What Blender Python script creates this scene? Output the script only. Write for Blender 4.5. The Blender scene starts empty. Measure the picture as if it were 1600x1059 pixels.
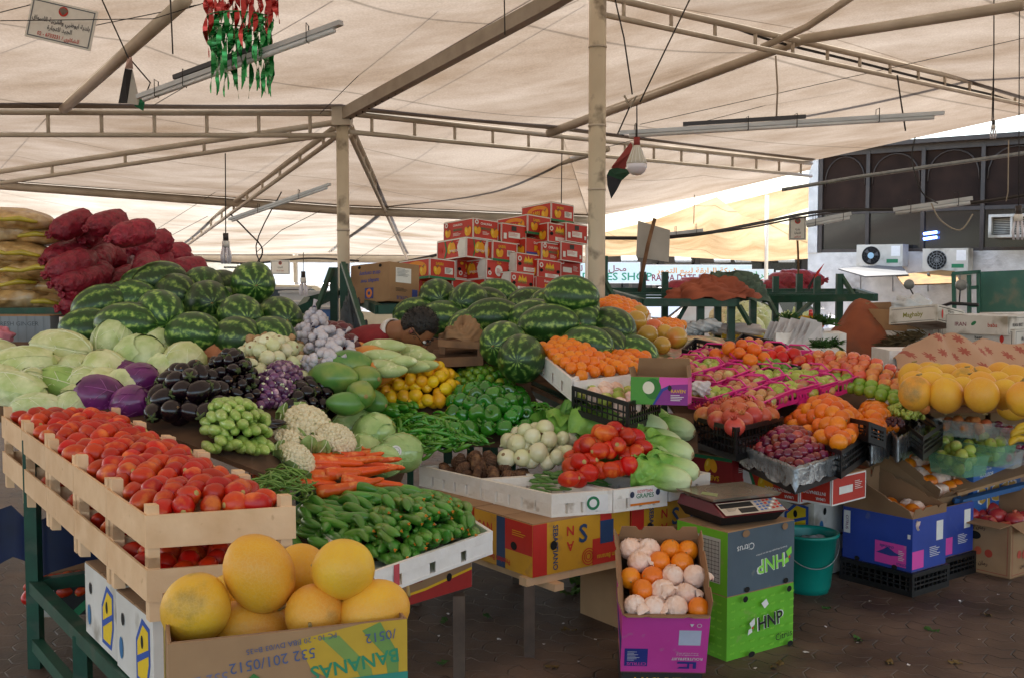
import bpy, math, random
from mathutils import Vector, Matrix, Euler
random.seed(7)
R = math.radians; PI = math.pi
SC = bpy.context.scene; COL = SC.collection
V = Vector
# ---------------------------------------------------------------- camera model
FPX, HC, CX, CY = 1700.0, 1.6, 800.0, 529.5
PIT = math.atan(99.5 / FPX)
FWD = V((0, math.cos(PIT), -math.sin(PIT))); UPV = V((0, math.sin(PIT), math.cos(PIT)))
def ray(px, py): return FWD + V((1, 0, 0)) * ((px - CX) / FPX) + UPV * ((CY - py) / FPX)
def P(px, py, d):
    r = ray(px, py); return V((0, 0, HC)) + r * (d / r.y)
def W(px, py, z):
    r = ray(px, py); return V((0, 0, HC)) + r * ((z - HC) / r.z)
PL = {'A': (-.13, .234), 'K': (.775, .047), 'M': (-1.2, .367), 'B': (.298, .112), 'C': (-.39, .22)}
def S(px, py, pl, dz=0):
    a, b = PL[pl]; a += dz
    r = ray(px, py); t = (a - HC) / (r.z - b * r.y); return V((0, 0, HC)) + r * t
def SAM(px, py, dz=0):
    w = min(1, max(0, (px - 380) / 200.)); w = w * w * (3 - 2 * w)
    return S(px, py, 'A', dz).lerp(S(px, py, 'M', dz), w)
# ---------------------------------------------------------------- materials
def lin(h):
    h = h.lstrip('#'); c = [int(h[i:i+2], 16) / 255. for i in (0, 2, 4)]
    return tuple((x / 12.92 if x <= .04045 else ((x + .055) / 1.055) ** 2.4) for x in c) + (1,)
MATS = {}
def node(nt, t, **kw):
    n = nt.nodes.new(t)
    for k, v in kw.items(): setattr(n, k, v)
    return n
def base_mat(name):
    m = bpy.data.materials.new(name); m.use_nodes = True
    nt = m.node_tree; b = nt.nodes['Principled BSDF']; MATS[name] = m
    return m, nt, b
def mat(name, c1, c2=None, rough=.6, scale=8, bump=0, bscale=None, coat=0, rnd=0.0, huer=0.0, metal=0, detail=4, alpha=1, trans=0, spec=.5, stain=None, stscale=3, coords='Object', contrast=.25, st0=.54, vb=0):
    if name in MATS: return MATS[name]
    m, nt, b = base_mat(name); L = nt.links.new
    c1 = lin(c1); c2 = lin(c2) if c2 else tuple(x * .8 for x in c1[:3]) + (1,)
    tc = node(nt, 'ShaderNodeTexCoord'); nz = node(nt, 'ShaderNodeTexNoise')
    nz.inputs['Scale'].default_value = scale; nz.inputs['Detail'].default_value = detail
    oi = node(nt, 'ShaderNodeObjectInfo')
    ad = node(nt, 'ShaderNodeVectorMath', operation='ADD'); sc = node(nt, 'ShaderNodeVectorMath', operation='SCALE')
    comb = node(nt, 'ShaderNodeCombineXYZ')
    for i in range(3): L(oi.outputs['Random'], comb.inputs[i])
    L(comb.outputs[0], sc.inputs[0]); sc.inputs['Scale'].default_value = 37.
    L(tc.outputs[coords], ad.inputs[0]); L(sc.outputs[0], ad.inputs[1]); L(ad.outputs[0], nz.inputs['Vector'])
    cr = node(nt, 'ShaderNodeValToRGB'); e = cr.color_ramp.elements
    e[0].position = .5 - contrast; e[0].color = c2; e[1].position = .5 + contrast; e[1].color = c1
    L(nz.outputs['Fac'], cr.inputs['Fac']); out = cr.outputs['Color']
    if stain:
        n2 = node(nt, 'ShaderNodeTexNoise'); n2.inputs['Scale'].default_value = stscale; n2.inputs['Detail'].default_value = 8
        L(ad.outputs[0], n2.inputs['Vector']); r2 = node(nt, 'ShaderNodeValToRGB')
        r2.color_ramp.elements[0].position = st0; r2.color_ramp.elements[1].position = st0 + .14
        L(n2.outputs['Fac'], r2.inputs['Fac']); mx = node(nt, 'ShaderNodeMix', data_type='RGBA')
        L(r2.outputs['Color'], mx.inputs[0]); L(out, mx.inputs[6]); mx.inputs[7].default_value = lin(stain); out = mx.outputs[2]
    if rnd or huer:
        hs = node(nt, 'ShaderNodeHueSaturation')
        mr = node(nt, 'ShaderNodeMapRange'); mr.inputs['To Min'].default_value = 1 - rnd; mr.inputs['To Max'].default_value = 1 + rnd
        L(oi.outputs['Random'], mr.inputs['Value']); L(mr.outputs[0], hs.inputs['Value'])
        mh = node(nt, 'ShaderNodeMath', operation='MULTIPLY'); mh.inputs[1].default_value = 7.31
        mf = node(nt, 'ShaderNodeMath', operation='FRACT'); L(oi.outputs['Random'], mh.inputs[0]); L(mh.outputs[0], mf.inputs[0])
        m2 = node(nt, 'ShaderNodeMapRange'); m2.inputs['To Min'].default_value = .5 - huer; m2.inputs['To Max'].default_value = .5 + huer
        L(mf.outputs[0], m2.inputs['Value']); L(m2.outputs[0], hs.inputs['Hue'])
        L(out, hs.inputs['Color']); out = hs.outputs['Color']
    L(out, b.inputs['Base Color'])
    b.inputs['Roughness'].default_value = rough; b.inputs['Metallic'].default_value = metal
    b.inputs['Specular IOR Level'].default_value = spec
    if coat: b.inputs['Coat Weight'].default_value = coat; b.inputs['Coat Roughness'].default_value = .15
    if trans: b.inputs['Transmission Weight'].default_value = trans
    if alpha < 1: b.inputs['Alpha'].default_value = alpha
    if bump:
        bn = node(nt, 'ShaderNodeTexNoise'); bn.inputs['Scale'].default_value = bscale or scale * 3; bn.inputs['Detail'].default_value = 5
        L(ad.outputs[0], bn.inputs['Vector'])
        bp = node(nt, 'ShaderNodeBump'); bp.inputs['Strength'].default_value = bump; bp.inputs['Distance'].default_value = .01
        L(bn.outputs['Fac'], bp.inputs['Height']); L(bp.outputs[0], b.inputs['Normal'])
        if vb:   # rounded lumps pressing through cloth or film
            vo = node(nt, 'ShaderNodeTexVoronoi', feature='SMOOTH_F1'); vo.inputs['Scale'].default_value = vb; L(ad.outputs[0], vo.inputs['Vector'])
            b2 = node(nt, 'ShaderNodeBump', invert=True); b2.inputs['Strength'].default_value = 1; b2.inputs['Distance'].default_value = .03
            L(vo.outputs['Distance'], b2.inputs['Height']); L(b2.outputs[0], bp.inputs['Normal'])
    return m
def flat(h, rough=.6):   # printed ink / simple paint, slight wear
    n = 'ink_' + h.lstrip('#')
    return mat(n, h, None, rough, scale=30, contrast=.5)
# ---------------------------------------------------------------- mesh builder
_txt = {}
def glyphs(s, bold=False):
    key = (s, bold)
    if key not in _txt:
        c = bpy.data.curves.new('t', 'FONT'); c.body = s; c.resolution_u = 2; c.align_x = 'CENTER'; c.align_y = 'CENTER'
        if bold: c.offset = .018
        o = bpy.data.objects.new('t', c); COL.objects.link(o)
        dg = bpy.context.evaluated_depsgraph_get(); dg.update()
        me = bpy.data.meshes.new_from_object(o.evaluated_get(dg))
        vs = [(v.co.x, v.co.y) for v in me.vertices]; fs = [tuple(p.vertices) for p in me.polygons]
        bpy.data.objects.remove(o); bpy.data.curves.remove(c); bpy.data.meshes.remove(me)
        _txt[key] = (vs, fs)
    return _txt[key]
AR = {'ا':(0xFE8D,0xFE8E,0,0),'أ':(0xFE83,0xFE84,0,0),'ب':(0xFE8F,0xFE90,0xFE91,0xFE92),'ت':(0xFE95,0xFE96,0xFE97,0xFE98),'ة':(0xFE93,0xFE94,0,0),'ج':(0xFE9D,0xFE9E,0xFE9F,0xFEA0),'ح':(0xFEA1,0xFEA2,0xFEA3,0xFEA4),'خ':(0xFEA5,0xFEA6,0xFEA7,0xFEA8),'د':(0xFEA9,0xFEAA,0,0),'ر':(0xFEAD,0xFEAE,0,0),'ز':(0xFEAF,0xFEB0,0,0),'س':(0xFEB1,0xFEB2,0xFEB3,0xFEB4),'ش':(0xFEB5,0xFEB6,0xFEB7,0xFEB8),'ص':(0xFEB9,0xFEBA,0xFEBB,0xFEBC),'ع':(0xFEC9,0xFECA,0xFECB,0xFECC),'ف':(0xFED1,0xFED2,0xFED3,0xFED4),'ق':(0xFED5,0xFED6,0xFED7,0xFED8),'ك':(0xFED9,0xFEDA,0xFEDB,0xFEDC),'ل':(0xFEDD,0xFEDE,0xFEDF,0xFEE0),'م':(0xFEE1,0xFEE2,0xFEE3,0xFEE4),'ن':(0xFEE5,0xFEE6,0xFEE7,0xFEE8),'ه':(0xFEE9,0xFEEA,0xFEEB,0xFEEC),'و':(0xFEED,0xFEEE,0,0),'ي':(0xFEF1,0xFEF2,0xFEF3,0xFEF4),'ى':(0xFEEF,0xFEF0,0,0),'ظ':(0xFEC5,0xFEC6,0xFEC7,0xFEC8),'ط':(0xFEC1,0xFEC2,0xFEC3,0xFEC4),'غ':(0xFECD,0xFECE,0xFECF,0xFED0)}
def arab(s):
    out = []
    for i, c in enumerate(s):
        if c not in AR: out.append(c); continue
        iso, fin, ini, med = AR[c]
        pj = i > 0 and s[i-1] in AR and AR[s[i-1]][2] != 0
        nj = i < len(s) - 1 and s[i+1] in AR and ini != 0
        out.append(chr(med if pj and nj else fin if pj else ini if nj else iso))
    return ''.join(reversed(out))
class G:
    def __init__(s): s.v = []; s.f = []; s.mi = []; s.sm = []; s.mats = []
    def m(s, mt):
        if mt not in s.mats: s.mats.append(mt)
        return s.mats.index(mt)
    def add(s, vs, fs, mt, smooth=False):
        b = len(s.v); s.v += [tuple(v) for v in vs]; k = s.m(mt)
        for f in fs: s.f.append(tuple(b + i for i in f)); s.mi.append(k); s.sm.append(smooth)
    def box(s, c, d, mt, M=None):
        x, y, z = d[0]/2, d[1]/2, d[2]/2; c = V(c)
        vs = [V((i*x, j*y, k*z)) for i in (-1, 1) for j in (-1, 1) for k in (-1, 1)]
        vs = [(M @ v if M else v) + c for v in vs]
        s.add(vs, [(0,1,3,2),(4,6,7,5),(0,4,5,1),(2,3,7,6),(0,2,6,4),(1,5,7,3)], mt)
    def hexa(s, b, t, mt):   # bottom 4 pts, top 4 pts (ccw seen from above)
        s.add(list(b) + list(t), [(3,2,1,0),(4,5,6,7),(0,1,5,4),(1,2,6,5),(2,3,7,6),(3,0,4,7)], mt)
    def bar(s, a, b, w, h, mt, up=V((0,0,1))):
        a, b = V(a), V(b); d = (b - a).normalized(); sx = d.cross(up)
        if sx.length < 1e-4: sx = d.cross(V((1,0,0)))
        sx.normalize(); u = sx.cross(d)
        sx *= w/2; u *= h/2
        s.hexa([a-sx-u, a+sx-u, b+sx-u, b-sx-u], [a-sx+u, a+sx+u, b+sx+u, b-sx+u], mt)
    def tube(s, pts, r, mt, n=8, caps=True, smooth=True, flatten=1):
        pts = [V(p) for p in pts]; rs = r if isinstance(r, (list, tuple)) else [r]*len(pts)
        vs = []; up = V((.13,.21,.97)); 
        for i, p in enumerate(pts):
            d = (pts[min(i+1, len(pts)-1)] - pts[max(i-1, 0)]).normalized()
            a = d.cross(up)
            if a.length < .05: a = d.cross(V((1,0,0)))
            a.normalize(); b = a.cross(d); up = b
            for k in range(n):
                t = 2*PI*k/n; vs.append(p + a*math.cos(t)*rs[i] + b*math.sin(t)*rs[i]*flatten)
        fs = [(i*n+k, i*n+(k+1)%n, (i+1)*n+(k+1)%n, (i+1)*n+k) for i in range(len(pts)-1) for k in range(n)]
        if caps: fs += [tuple(range(n))[::-1], tuple((len(pts)-1)*n + k for k in range(n))]
        s.add(vs, fs, mt, smooth)
    def lathe(s, prof, mt, n=16, fn=None, M=None, c=(0,0,0)):   # prof: [(r,z)...]
        vs = []; c = V(c)
        for j, (r, z) in enumerate(prof):
            for k in range(n):
                t = 2*PI*k/n; v = V((r*math.cos(t), r*math.sin(t), z))
                if fn: v = fn(v, t, j)
                if M: v = M @ v
                vs.append(v + c)
        m_ = len(prof)
        fs = [(i*n+k, i*n+(k+1)%n, (i+1)*n+(k+1)%n, (i+1)*n+k) for i in range(m_-1) for k in range(n)]
        if prof[0][0] > 1e-5: fs.append(tuple(range(n))[::-1])
        if prof[-1][0] > 1e-5: fs.append(tuple((m_-1)*n + k for k in range(n)))
        s.add(vs, fs, mt, True)
    def ball(s, c, r, mt, n=16, m_=10, fn=None, M=None):
        if isinstance(r, (int, float)): r = (r, r, r)
        prof = [(math.sin(PI*i/m_), -math.cos(PI*i/m_)) for i in range(m_+1)]
        prof[0] = (1e-6, -1); prof[-1] = (1e-6, 1)
        def f2(v, t, j):
            w = V((v.x*r[0], v.y*r[1], v.z*r[2])); return fn(w, V(v)) if fn else w
        s.lathe(prof, mt, n, f2, M, c)
    def poly(s, pts, mt): s.add(pts, [tuple(range(len(pts)))], mt)
    def decor(s, o, u, v, items, off=.0008):
        """marks laid on a face: o = face centre, u = right, v = up (unit)"""
        o, u, v = V(o), V(u).normalized(), V(v).normalized(); nrm = u.cross(v)
        for lay, it in enumerate(items):
            k = it[0]; oo = o + nrm * (off + .0004*lay)
            T = lambda a, b: oo + u*a + v*b
            if k == 'r': _, x0, y0, x1, y1, mt = it; s.poly([T(x0,y0), T(x1,y0), T(x1,y1), T(x0,y1)], mt)
            elif k == 'p': s.poly([T(a, b) for a, b in it[1]], it[2])
            elif k == 'e':
                _, cx, cy, rx, ry, mt = it[:6]; a0 = it[6] if len(it) > 6 else 0
                s.poly([T(cx + rx*math.cos(t)*math.cos(a0) - ry*math.sin(t)*math.sin(a0), cy + rx*math.cos(t)*math.sin(a0) + ry*math.sin(t)*math.cos(a0)) for t in [2*PI*i/20 for i in range(20)]], mt)
            elif k == 'ring':
                _, cx, cy, r0, r1, mt = it[:6]; n = 24
                vs = [T(cx + rr*math.cos(2*PI*i/n), cy + rr*math.sin(2*PI*i/n)) for rr in (r0, r1) for i in range(n)]
                s.add(vs, [(i, (i+1)%n, n+(i+1)%n, n+i) for i in range(n)], mt)
            elif k == 't':
                _, tx, cx, cy, h, mt = it[:6]; rot = R(it[6]) if len(it) > 6 else 0; sx = it[7] if len(it) > 7 else 1; bold = it[8] if len(it) > 8 else True
                vs, fs = glyphs(tx, bold); ca, sa = math.cos(rot), math.sin(rot)
                s.add([T(cx + (a*sx*ca - b*sa)*h, cy + (a*sx*sa + b*ca)*h) for a, b in vs], fs, mt)
    def mesh(s, name):
        me = bpy.data.meshes.new(name); me.from_pydata(s.v, [], s.f)
        for mt in s.mats: me.materials.append(mt)
        me.polygons.foreach_set('material_index', s.mi); me.polygons.foreach_set('use_smooth', s.sm); me.update()
        return me
    def build(s, name, parent=None, loc=None, rot=None):
        o = bpy.data.objects.new(name, s.mesh(name)); COL.objects.link(o)
        if parent: o.parent = parent
        if loc is not None: o.location = loc
        if rot is not None: o.rotation_euler = rot
        return o
def tag(o, label=None, cat=None, group=None, kind=None):
    if label: o['label'] = label
    if cat: o['category'] = cat
    if group: o['group'] = group
    if kind: o['kind'] = kind
    return o
def empty(name, loc=(0,0,0), rz=0, label=None, cat=None, group=None):
    o = bpy.data.objects.new(name, None); COL.objects.link(o); o.location = loc; o.rotation_euler = (0, 0, rz); o.empty_display_size = .05
    return tag(o, label, cat, group)
def inst(me, name, loc, rot=(0,0,0), sc=1, label=None, cat=None, group=None, parts=None):
    o = bpy.data.objects.new(name, me); COL.objects.link(o); o.location = loc; o.rotation_euler = rot
    o.scale = (sc, sc, sc) if isinstance(sc, (int, float)) else sc
    tag(o, label, cat, group)
    for pn, pm in (parts or []):
        q = bpy.data.objects.new(pn, pm); COL.objects.link(q); q.parent = o
    return o
def dup(root, loc, rz=None, label=None, group=None, rot=None):
    def cp(o, par=None):
        c = o.copy(); COL.objects.link(c); c.parent = par
        for ch in kids.get(o.name, []): cp(ch, c)
        return c
    kids = {}
    def walk(o):
        kids[o.name] = list(o.children)
        for ch in o.children: walk(ch)
    walk(root); r = cp(root); r.location = loc
    if rz is not None: r.rotation_euler = (0, 0, rz)
    if rot is not None: r.rotation_euler = rot
    if label: r['label'] = label
    if group: r['group'] = group
    return r
def U(a, b): return random.uniform(a, b)
def anyrot(): return (U(0, 2*PI), U(0, 2*PI), U(0, 2*PI))
def heap(me, name, label, cat, group, quad, spx, spy, r, h=0, layers=1, jit=.11, ori='any', yaw=0, yj=.3, ell=False, sc=(.88, 1.1), power=3, parts=None, tilt=.15, maxn=400, pitch=0, edge_low=True):
    """lays items in hex rows over the quad (near-left, near-right, far-right, far-left), heaped up in the middle"""
    q = [V(a) for a in quad]; Lx = (q[1]-q[0]).length*.5 + (q[2]-q[3]).length*.5; Ly = ((q[3]-q[0]).length + (q[2]-q[1]).length)/2
    out = []
    for lay in range(layers):
        nx = max(1, int(round(Lx/spx))); ny = max(1, int(round(Ly/spy)))
        for j in range(ny):
            for i in range(nx):
                s = (i + .5 + (.25 if (j+lay) % 2 else -.25) + U(-jit, jit))/nx; t = (j + .5 + U(-jit, jit) + (.3 if lay else 0))/ny
                if not (0 < s < 1 and 0 < t < 1): s = min(.98, max(.02, s)); t = min(.98, max(.02, t))
                a, b = abs(2*s-1), abs(2*t-1)
                if ell and a*a + b*b > 1: continue
                bump = h*(1 - a**power)*(1 - b**power) if not ell else h*(1 - (a*a+b*b)**(power/2))
                z = bump - lay*1.5*r
                if lay and z < -r*.3: continue
                p = (q[0]*(1-s)+q[1]*s)*(1-t) + (q[3]*(1-s)+q[2]*s)*t
                p = p + V((0, 0, r + max(z, 0) + U(-.12, .12)*r))
                k = U(*sc)
                if ori == 'any': rt = anyrot()
                elif ori == 'up': rt = (U(-tilt, tilt), U(-tilt, tilt), U(0, 2*PI))
                elif ori == 'side': rt = (U(-.5, .5), U(-.5, .5), yaw + U(-yj, yj))
                else: rt = (U(0, 2*PI) if ori == 'roll' else U(-.1, .1), pitch + U(-tilt, tilt), yaw + U(-yj, yj))
                if ori in ('any', 'roll', 'long', 'up', 'side'):
                    if ori == 'roll':
                        M = Matrix.Rotation(rt[2], 3, 'Z') @ Matrix.Rotation(rt[1], 3, 'Y') @ Matrix.Rotation(rt[0], 3, 'X'); rt = M.to_euler()
                out.append((p, rt, k))
    return [inst(me[n % len(me)] if isinstance(me, list) else me, name, p, rt, k, label, cat, group, parts) for n, (p, rt, k) in enumerate(out[:maxn])]
# ================================================================ SETTING
M_steel = mat('painted_steel', 'd3cabb', 'b5ab9b', .5, scale=4, bump=.1)
M_pole = mat('pole_paint', 'd8cdb6', 'bfb39c', .55, scale=2.5, stain='857a6a', stscale=7)
M_green = mat('green_steel', '114a35', '0b3828', .5, scale=14, stain='3b4a3c', stscale=9, rnd=.1)
M_galv = mat('galvanised', '9aa0a2', '74797c', .4, scale=20, metal=.5)
M_wood = mat('pale_wood', 'eac69c', 'd6ac7e', .7, scale=9, bump=.25, rnd=.1, stain='b98d62', stscale=24, st0=.66)
M_oldwood = mat('old_wood', '8a6647', '5d4330', .8, scale=10, bump=.35, rnd=.1)
M_card = mat('cardboard', 'a98660', '927050', .85, scale=6, bump=.08, rnd=.08)
M_cardin = mat('cardboard_inner', '9c7a58', '856548', .9, scale=5)
M_foam = mat('foam_white', 'f4f3f0', 'e2dfda', .6, scale=12, bump=.2, bscale=60)
M_foamold = mat('foam_dirty', 'efebe2', 'd8d0c2', .65, scale=9, bump=.25, bscale=60, stain='a3917a', stscale=11, st0=.62)
M_black = mat('black_plastic', '1a1a1c', '101011', .45, scale=10)
M_dark = flat('0d0c0b', .9)
M_red = flat('c92a1e'); M_white = flat('ecebe6'); M_yel = flat('eab818'); M_org = flat('e5801f'); M_grn = flat('1f7a4d'); M_blk = flat('141414')
M_wire = mat('wire_black', '231f1d', None, .6)
M_cord = mat('pale_cord', 'a79c8c', None, .7)

def weave(name, dif, tra, w=.5, streak=(1, 1, 1), gain=.36):
    m, nt, b = base_mat(name); L = nt.links.new; nt.nodes.remove(b)
    out = nt.nodes['Material Output']; tc = node(nt, 'ShaderNodeTexCoord'); mp = node(nt, 'ShaderNodeMapping')
    mp.inputs['Rotation'].default_value = (0, 0, R(38)); mp.inputs['Scale'].default_value = streak
    L(tc.outputs['Object'], mp.inputs[0]); nz = node(nt, 'ShaderNodeTexNoise'); nz.inputs['Scale'].default_value = .55; nz.inputs['Detail'].default_value = 9; nz.inputs['Roughness'].default_value = .62
    L(mp.outputs[0], nz.inputs['Vector']); n2 = node(nt, 'ShaderNodeTexNoise'); n2.inputs['Scale'].default_value = 60; n2.inputs['Detail'].default_value = 2
    L(tc.outputs['Object'], n2.inputs['Vector'])
    res = []
    for c in (dif, tra):
        r = node(nt, 'ShaderNodeValToRGB'); e = r.color_ramp.elements; e[0].position = .32; e[1].position = .68
        k = lin(c); k = tuple(x*(gain if c is tra else 1) for x in k[:3]) + (1,); e[1].color = k; e[0].color = (k[0]*.54, k[1]*.46, k[2]*.38) + (1,); L(nz.outputs['Fac'], r.inputs['Fac'])
        g = node(nt, 'ShaderNodeMapRange'); g.inputs['From Min'].default_value = .3; g.inputs['From Max'].default_value = .7
        g.inputs['To Min'].default_value = .9; g.inputs['To Max'].default_value = 1.08; L(n2.outputs['Fac'], g.inputs['Value'])
        mm = node(nt, 'ShaderNodeVectorMath', operation='SCALE'); L(r.outputs['Color'], mm.inputs[0]); L(g.outputs[0], mm.inputs['Scale']); res.append(mm.outputs[0])
    m3 = node(nt, 'ShaderNodeMapping'); m3.inputs['Rotation'].default_value = (0, 0, R(52)); L(tc.outputs['Object'], m3.inputs[0]); s3 = node(nt, 'ShaderNodeSeparateXYZ'); L(m3.outputs[0], s3.inputs[0])
    q1 = node(nt, 'ShaderNodeMath', operation='PINGPONG'); L(s3.outputs[0], q1.inputs[0]); q1.inputs[1].default_value = .8   # sewn strips of cloth
    q2 = node(nt, 'ShaderNodeMapRange'); q2.inputs['From Min'].default_value = .006; q2.inputs['From Max'].default_value = .02; q2.inputs['To Min'].default_value = .62; q2.inputs['To Max'].default_value = 1; L(q1.outputs[0], q2.inputs['Value'])
    for i in (0, 1):
        mm = node(nt, 'ShaderNodeVectorMath', operation='SCALE'); L(res[i], mm.inputs[0]); L(q2.outputs[0], mm.inputs['Scale']); res[i] = mm.outputs[0]
    d = node(nt, 'ShaderNodeBsdfDiffuse'); t = node(nt, 'ShaderNodeBsdfTranslucent'); mx = node(nt, 'ShaderNodeMixShader'); mx.inputs[0].default_value = w
    L(res[0], d.inputs[0]); L(res[1], t.inputs[0]); L(d.outputs[0], mx.inputs[1]); L(t.outputs[0], mx.inputs[2]); L(mx.outputs[0], out.inputs[0])
    return m
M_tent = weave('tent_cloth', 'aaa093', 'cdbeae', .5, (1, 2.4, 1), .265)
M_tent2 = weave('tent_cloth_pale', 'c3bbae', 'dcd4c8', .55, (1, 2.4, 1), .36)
M_sail = weave('sail_cloth', 'd2bc9a', 'dcc6a2', .5, (1, 3, 1), .36)

# ground of interlocking pavers ------------------------------------------------
m, nt, b = base_mat('pavers'); L = nt.links.new
tc = node(nt, 'ShaderNodeTexCoord'); mp = node(nt, 'ShaderNodeMapping'); mp.inputs['Rotation'].default_value = (0, 0, R(24))
L(tc.outputs['Object'], mp.inputs[0]); sx = node(nt, 'ShaderNodeSeparateXYZ'); L(mp.outputs[0], sx.inputs[0])
def mth(op, a, b_=None):
    n = node(nt, 'ShaderNodeMath', operation=op)
    for i, q in enumerate((a, b_)):
        if q is None: continue
        if isinstance(q, (int, float)): n.inputs[i].default_value = q
        else: L(q, n.inputs[i])
    return n.outputs[0]
wig = mth('MULTIPLY', mth('PINGPONG', sx.outputs[0], .055), .55)
yy = mth('ADD', sx.outputs[1], wig)
row = mth('FLOOR', mth('DIVIDE', yy, .115))
xo = mth('ADD', sx.outputs[0], mth('MULTIPLY', mth('MODULO', row, 2.), .11))
xo2 = mth('ADD', xo, mth('MULTIPLY', mth('PINGPONG', yy, .0575), .3))
fy = mth('ABSOLUTE', mth('SUBTRACT', mth('FRACT', mth('DIVIDE', yy, .115)), .5)); fx = mth('ABSOLUTE', mth('SUBTRACT', mth('FRACT', mth('DIVIDE', xo2, .22)), .5))
gr = mth('MAXIMUM', mth('MULTIPLY', mth('SUBTRACT', fy, .455), 22.), mth('MULTIPLY', mth('SUBTRACT', fx, .478), 45.))
nzg = node(nt, 'ShaderNodeTexNoise'); nzg.inputs['Scale'].default_value = 2.2; nzg.inputs['Detail'].default_value = 9; L(tc.outputs['Object'], nzg.inputs['Vector'])
groove = node(nt, 'ShaderNodeClamp'); L(gr, groove.inputs[0])
r1 = node(nt, 'ShaderNodeValToRGB'); r1.color_ramp.elements[0].color = lin('3d2d23'); r1.color_ramp.elements[1].color = lin('766050'); r1.color_ramp.elements[0].position = .35; r1.color_ramp.elements[1].position = .7
L(nzg.outputs['Fac'], r1.inputs['Fac']); mx = node(nt, 'ShaderNodeMix', data_type='RGBA'); L(groove.outputs[0], mx.inputs[0]); L(r1.outputs['Color'], mx.inputs[6])
nzj = node(nt, 'ShaderNodeTexNoise'); nzj.inputs['Scale'].default_value = 5; L(tc.outputs['Object'], nzj.inputs['Vector'])
rj = node(nt, 'ShaderNodeValToRGB'); rj.color_ramp.elements[0].color = lin('1a1411'); rj.color_ramp.elements[1].color = lin('84705f'); rj.color_ramp.elements[0].position = .42; rj.color_ramp.elements[1].position = .62
L(nzj.outputs['Fac'], rj.inputs['Fac']); L(rj.outputs['Color'], mx.inputs[7]); L(mx.outputs[2], b.inputs['Base Color'])
rr = node(nt, 'ShaderNodeMapRange'); rr.inputs['To Min'].default_value = .42; rr.inputs['To Max'].default_value = .85; L(nzg.outputs['Fac'], rr.inputs['Value']); L(rr.outputs[0], b.inputs['Roughness'])
nb = node(nt, 'ShaderNodeTexNoise'); nb.inputs['Scale'].default_value = 60; nb.inputs['Detail'].default_value = 6; L(tc.outputs['Object'], nb.inputs['Vector'])
hh = mth('SUBTRACT', mth('MULTIPLY', nb.outputs['Fac'], .25), groove.outputs[0]); bp = node(nt, 'ShaderNodeBump'); bp.inputs['Strength'].default_value = .8; bp.inputs['Distance'].default_value = .012
L(hh, bp.inputs['Height']); L(bp.outputs[0], b.inputs['Normal'])
M_pav = m
M_asph = mat('sunlit_asphalt', '8f8a82', '77726b', .9, scale=1.5, bump=.2, bscale=40)
g = G(); g.poly([(-60,-20,0),(60,-20,0),(60,24,0),(-60,24,0)], M_pav); tag(g.build('ground'), kind='structure', label='dark brown interlocking paving of the market floor')
g = G(); g.poly([(-400,24,-.004),(400,24,-.004),(400,600,-.004),(-400,600,-.004)], M_asph); tag(g.build('road'), kind='structure', label='pale sunlit road beyond the tents')

# canopy cloth ---------------------------------------------------------------------
def sheet(name, bot, top, mt, label, sag=.12, n=16, m_=14, kind=None, cat='canopy', group=None):
    def samp(pl, t):
        pl = [V(p) for p in pl]; k = t*(len(pl)-1); i = min(int(k), len(pl)-2); return pl[i].lerp(pl[i+1], k-i)
    vs = []
    for j in range(m_+1):
        for i in range(n+1):
            s, t = i/n, j/m_; p = samp(bot, s).lerp(samp(top, s), t)
            p.z -= sag*4*t*(1-t)*max(0, math.sin(PI*((s*(len(bot)-1)) % 1.0))); vs.append(p)
    fs = [(j*(n+1)+i, j*(n+1)+i+1, (j+1)*(n+1)+i+1, (j+1)*(n+1)+i) for j in range(m_) for i in range(n)]
    g = G(); g.add(vs, fs, mt, True); return tag(g.build(name), label, cat, group)
A0 = P(535, 172, 9.5); L0 = P(-700, 168, 8.8); L1 = P(100, 170, 9.2); Q1 = P(872, 204, 10.9); Q2 = P(1268, 252, 14); E3 = P(1600, 160, 12.6)
T0 = P(-600, -330, 5.2); T1 = P(640, -330, 5.4); T2 = P(1400, -330, 5.6)
B3 = P(925, -10, 7.8); X3 = P(1262, 48, 9.5); X3b = P(1600, 136, 12.5)
sheet('canopy_cloth', [L0, L1], [T0, T1], M_tent, 'beige canopy cloth panel above the notice board', .12)
sheet('canopy_cloth', [L1, A0], [T1, T2], M_tent, 'beige canopy cloth panel behind the red and green foil decoration', .12)
sheet('canopy_cloth', [A0, Q1, Q2], [B3 + V((0,0,.0)), X3, P(1650, 168, 12.6)], M_tent, 'beige canopy cloth panel between the two long roof trusses', .1, n=24)
sheet('canopy_cloth', [A0 + V((-.02,0,.002)), B3 + V((.02,0,.002))], [T2 + V((-.02,0,.002)), T2 + V((.03,0,.002))], M_tent, 'narrow beige canopy cloth gusset beside the wide roof rafter', 0)
sheet('canopy_cloth', [B3 + V((0,.01,.002)), X3 + V((0,.01,.002)), P(1650, 168, 12.6) + V((0,.01,.002)), P(1900, 215, 15)], [T2, P(1900, -280, 7), P(2300, -100, 9), P(2600, 60, 11)], M_tent, 'beige canopy cloth panel above the truss with black cable', .12, n=24)
back = lambda p, k: V((p.x*1.0 + k[0], k[1], k[2]))
BK = [V((-12,-5,4.3)), V((-4,-5,4.5)), V((4,-5,4.5)), V((14,-5,4.3))]
sheet('canopy_cloth', [T0 + V((0,.05,.01)), T1 + V((0,.05,.01)), T2 + V((0,.05,.01)), P(1900,-280,7) + V((0,.05,.01))], BK, M_tent, 'unseen beige canopy cloth added over the viewer to block sun', .1, n=24)  # out-of-view sheet added behind the camera to stop sun and cut front light
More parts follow.
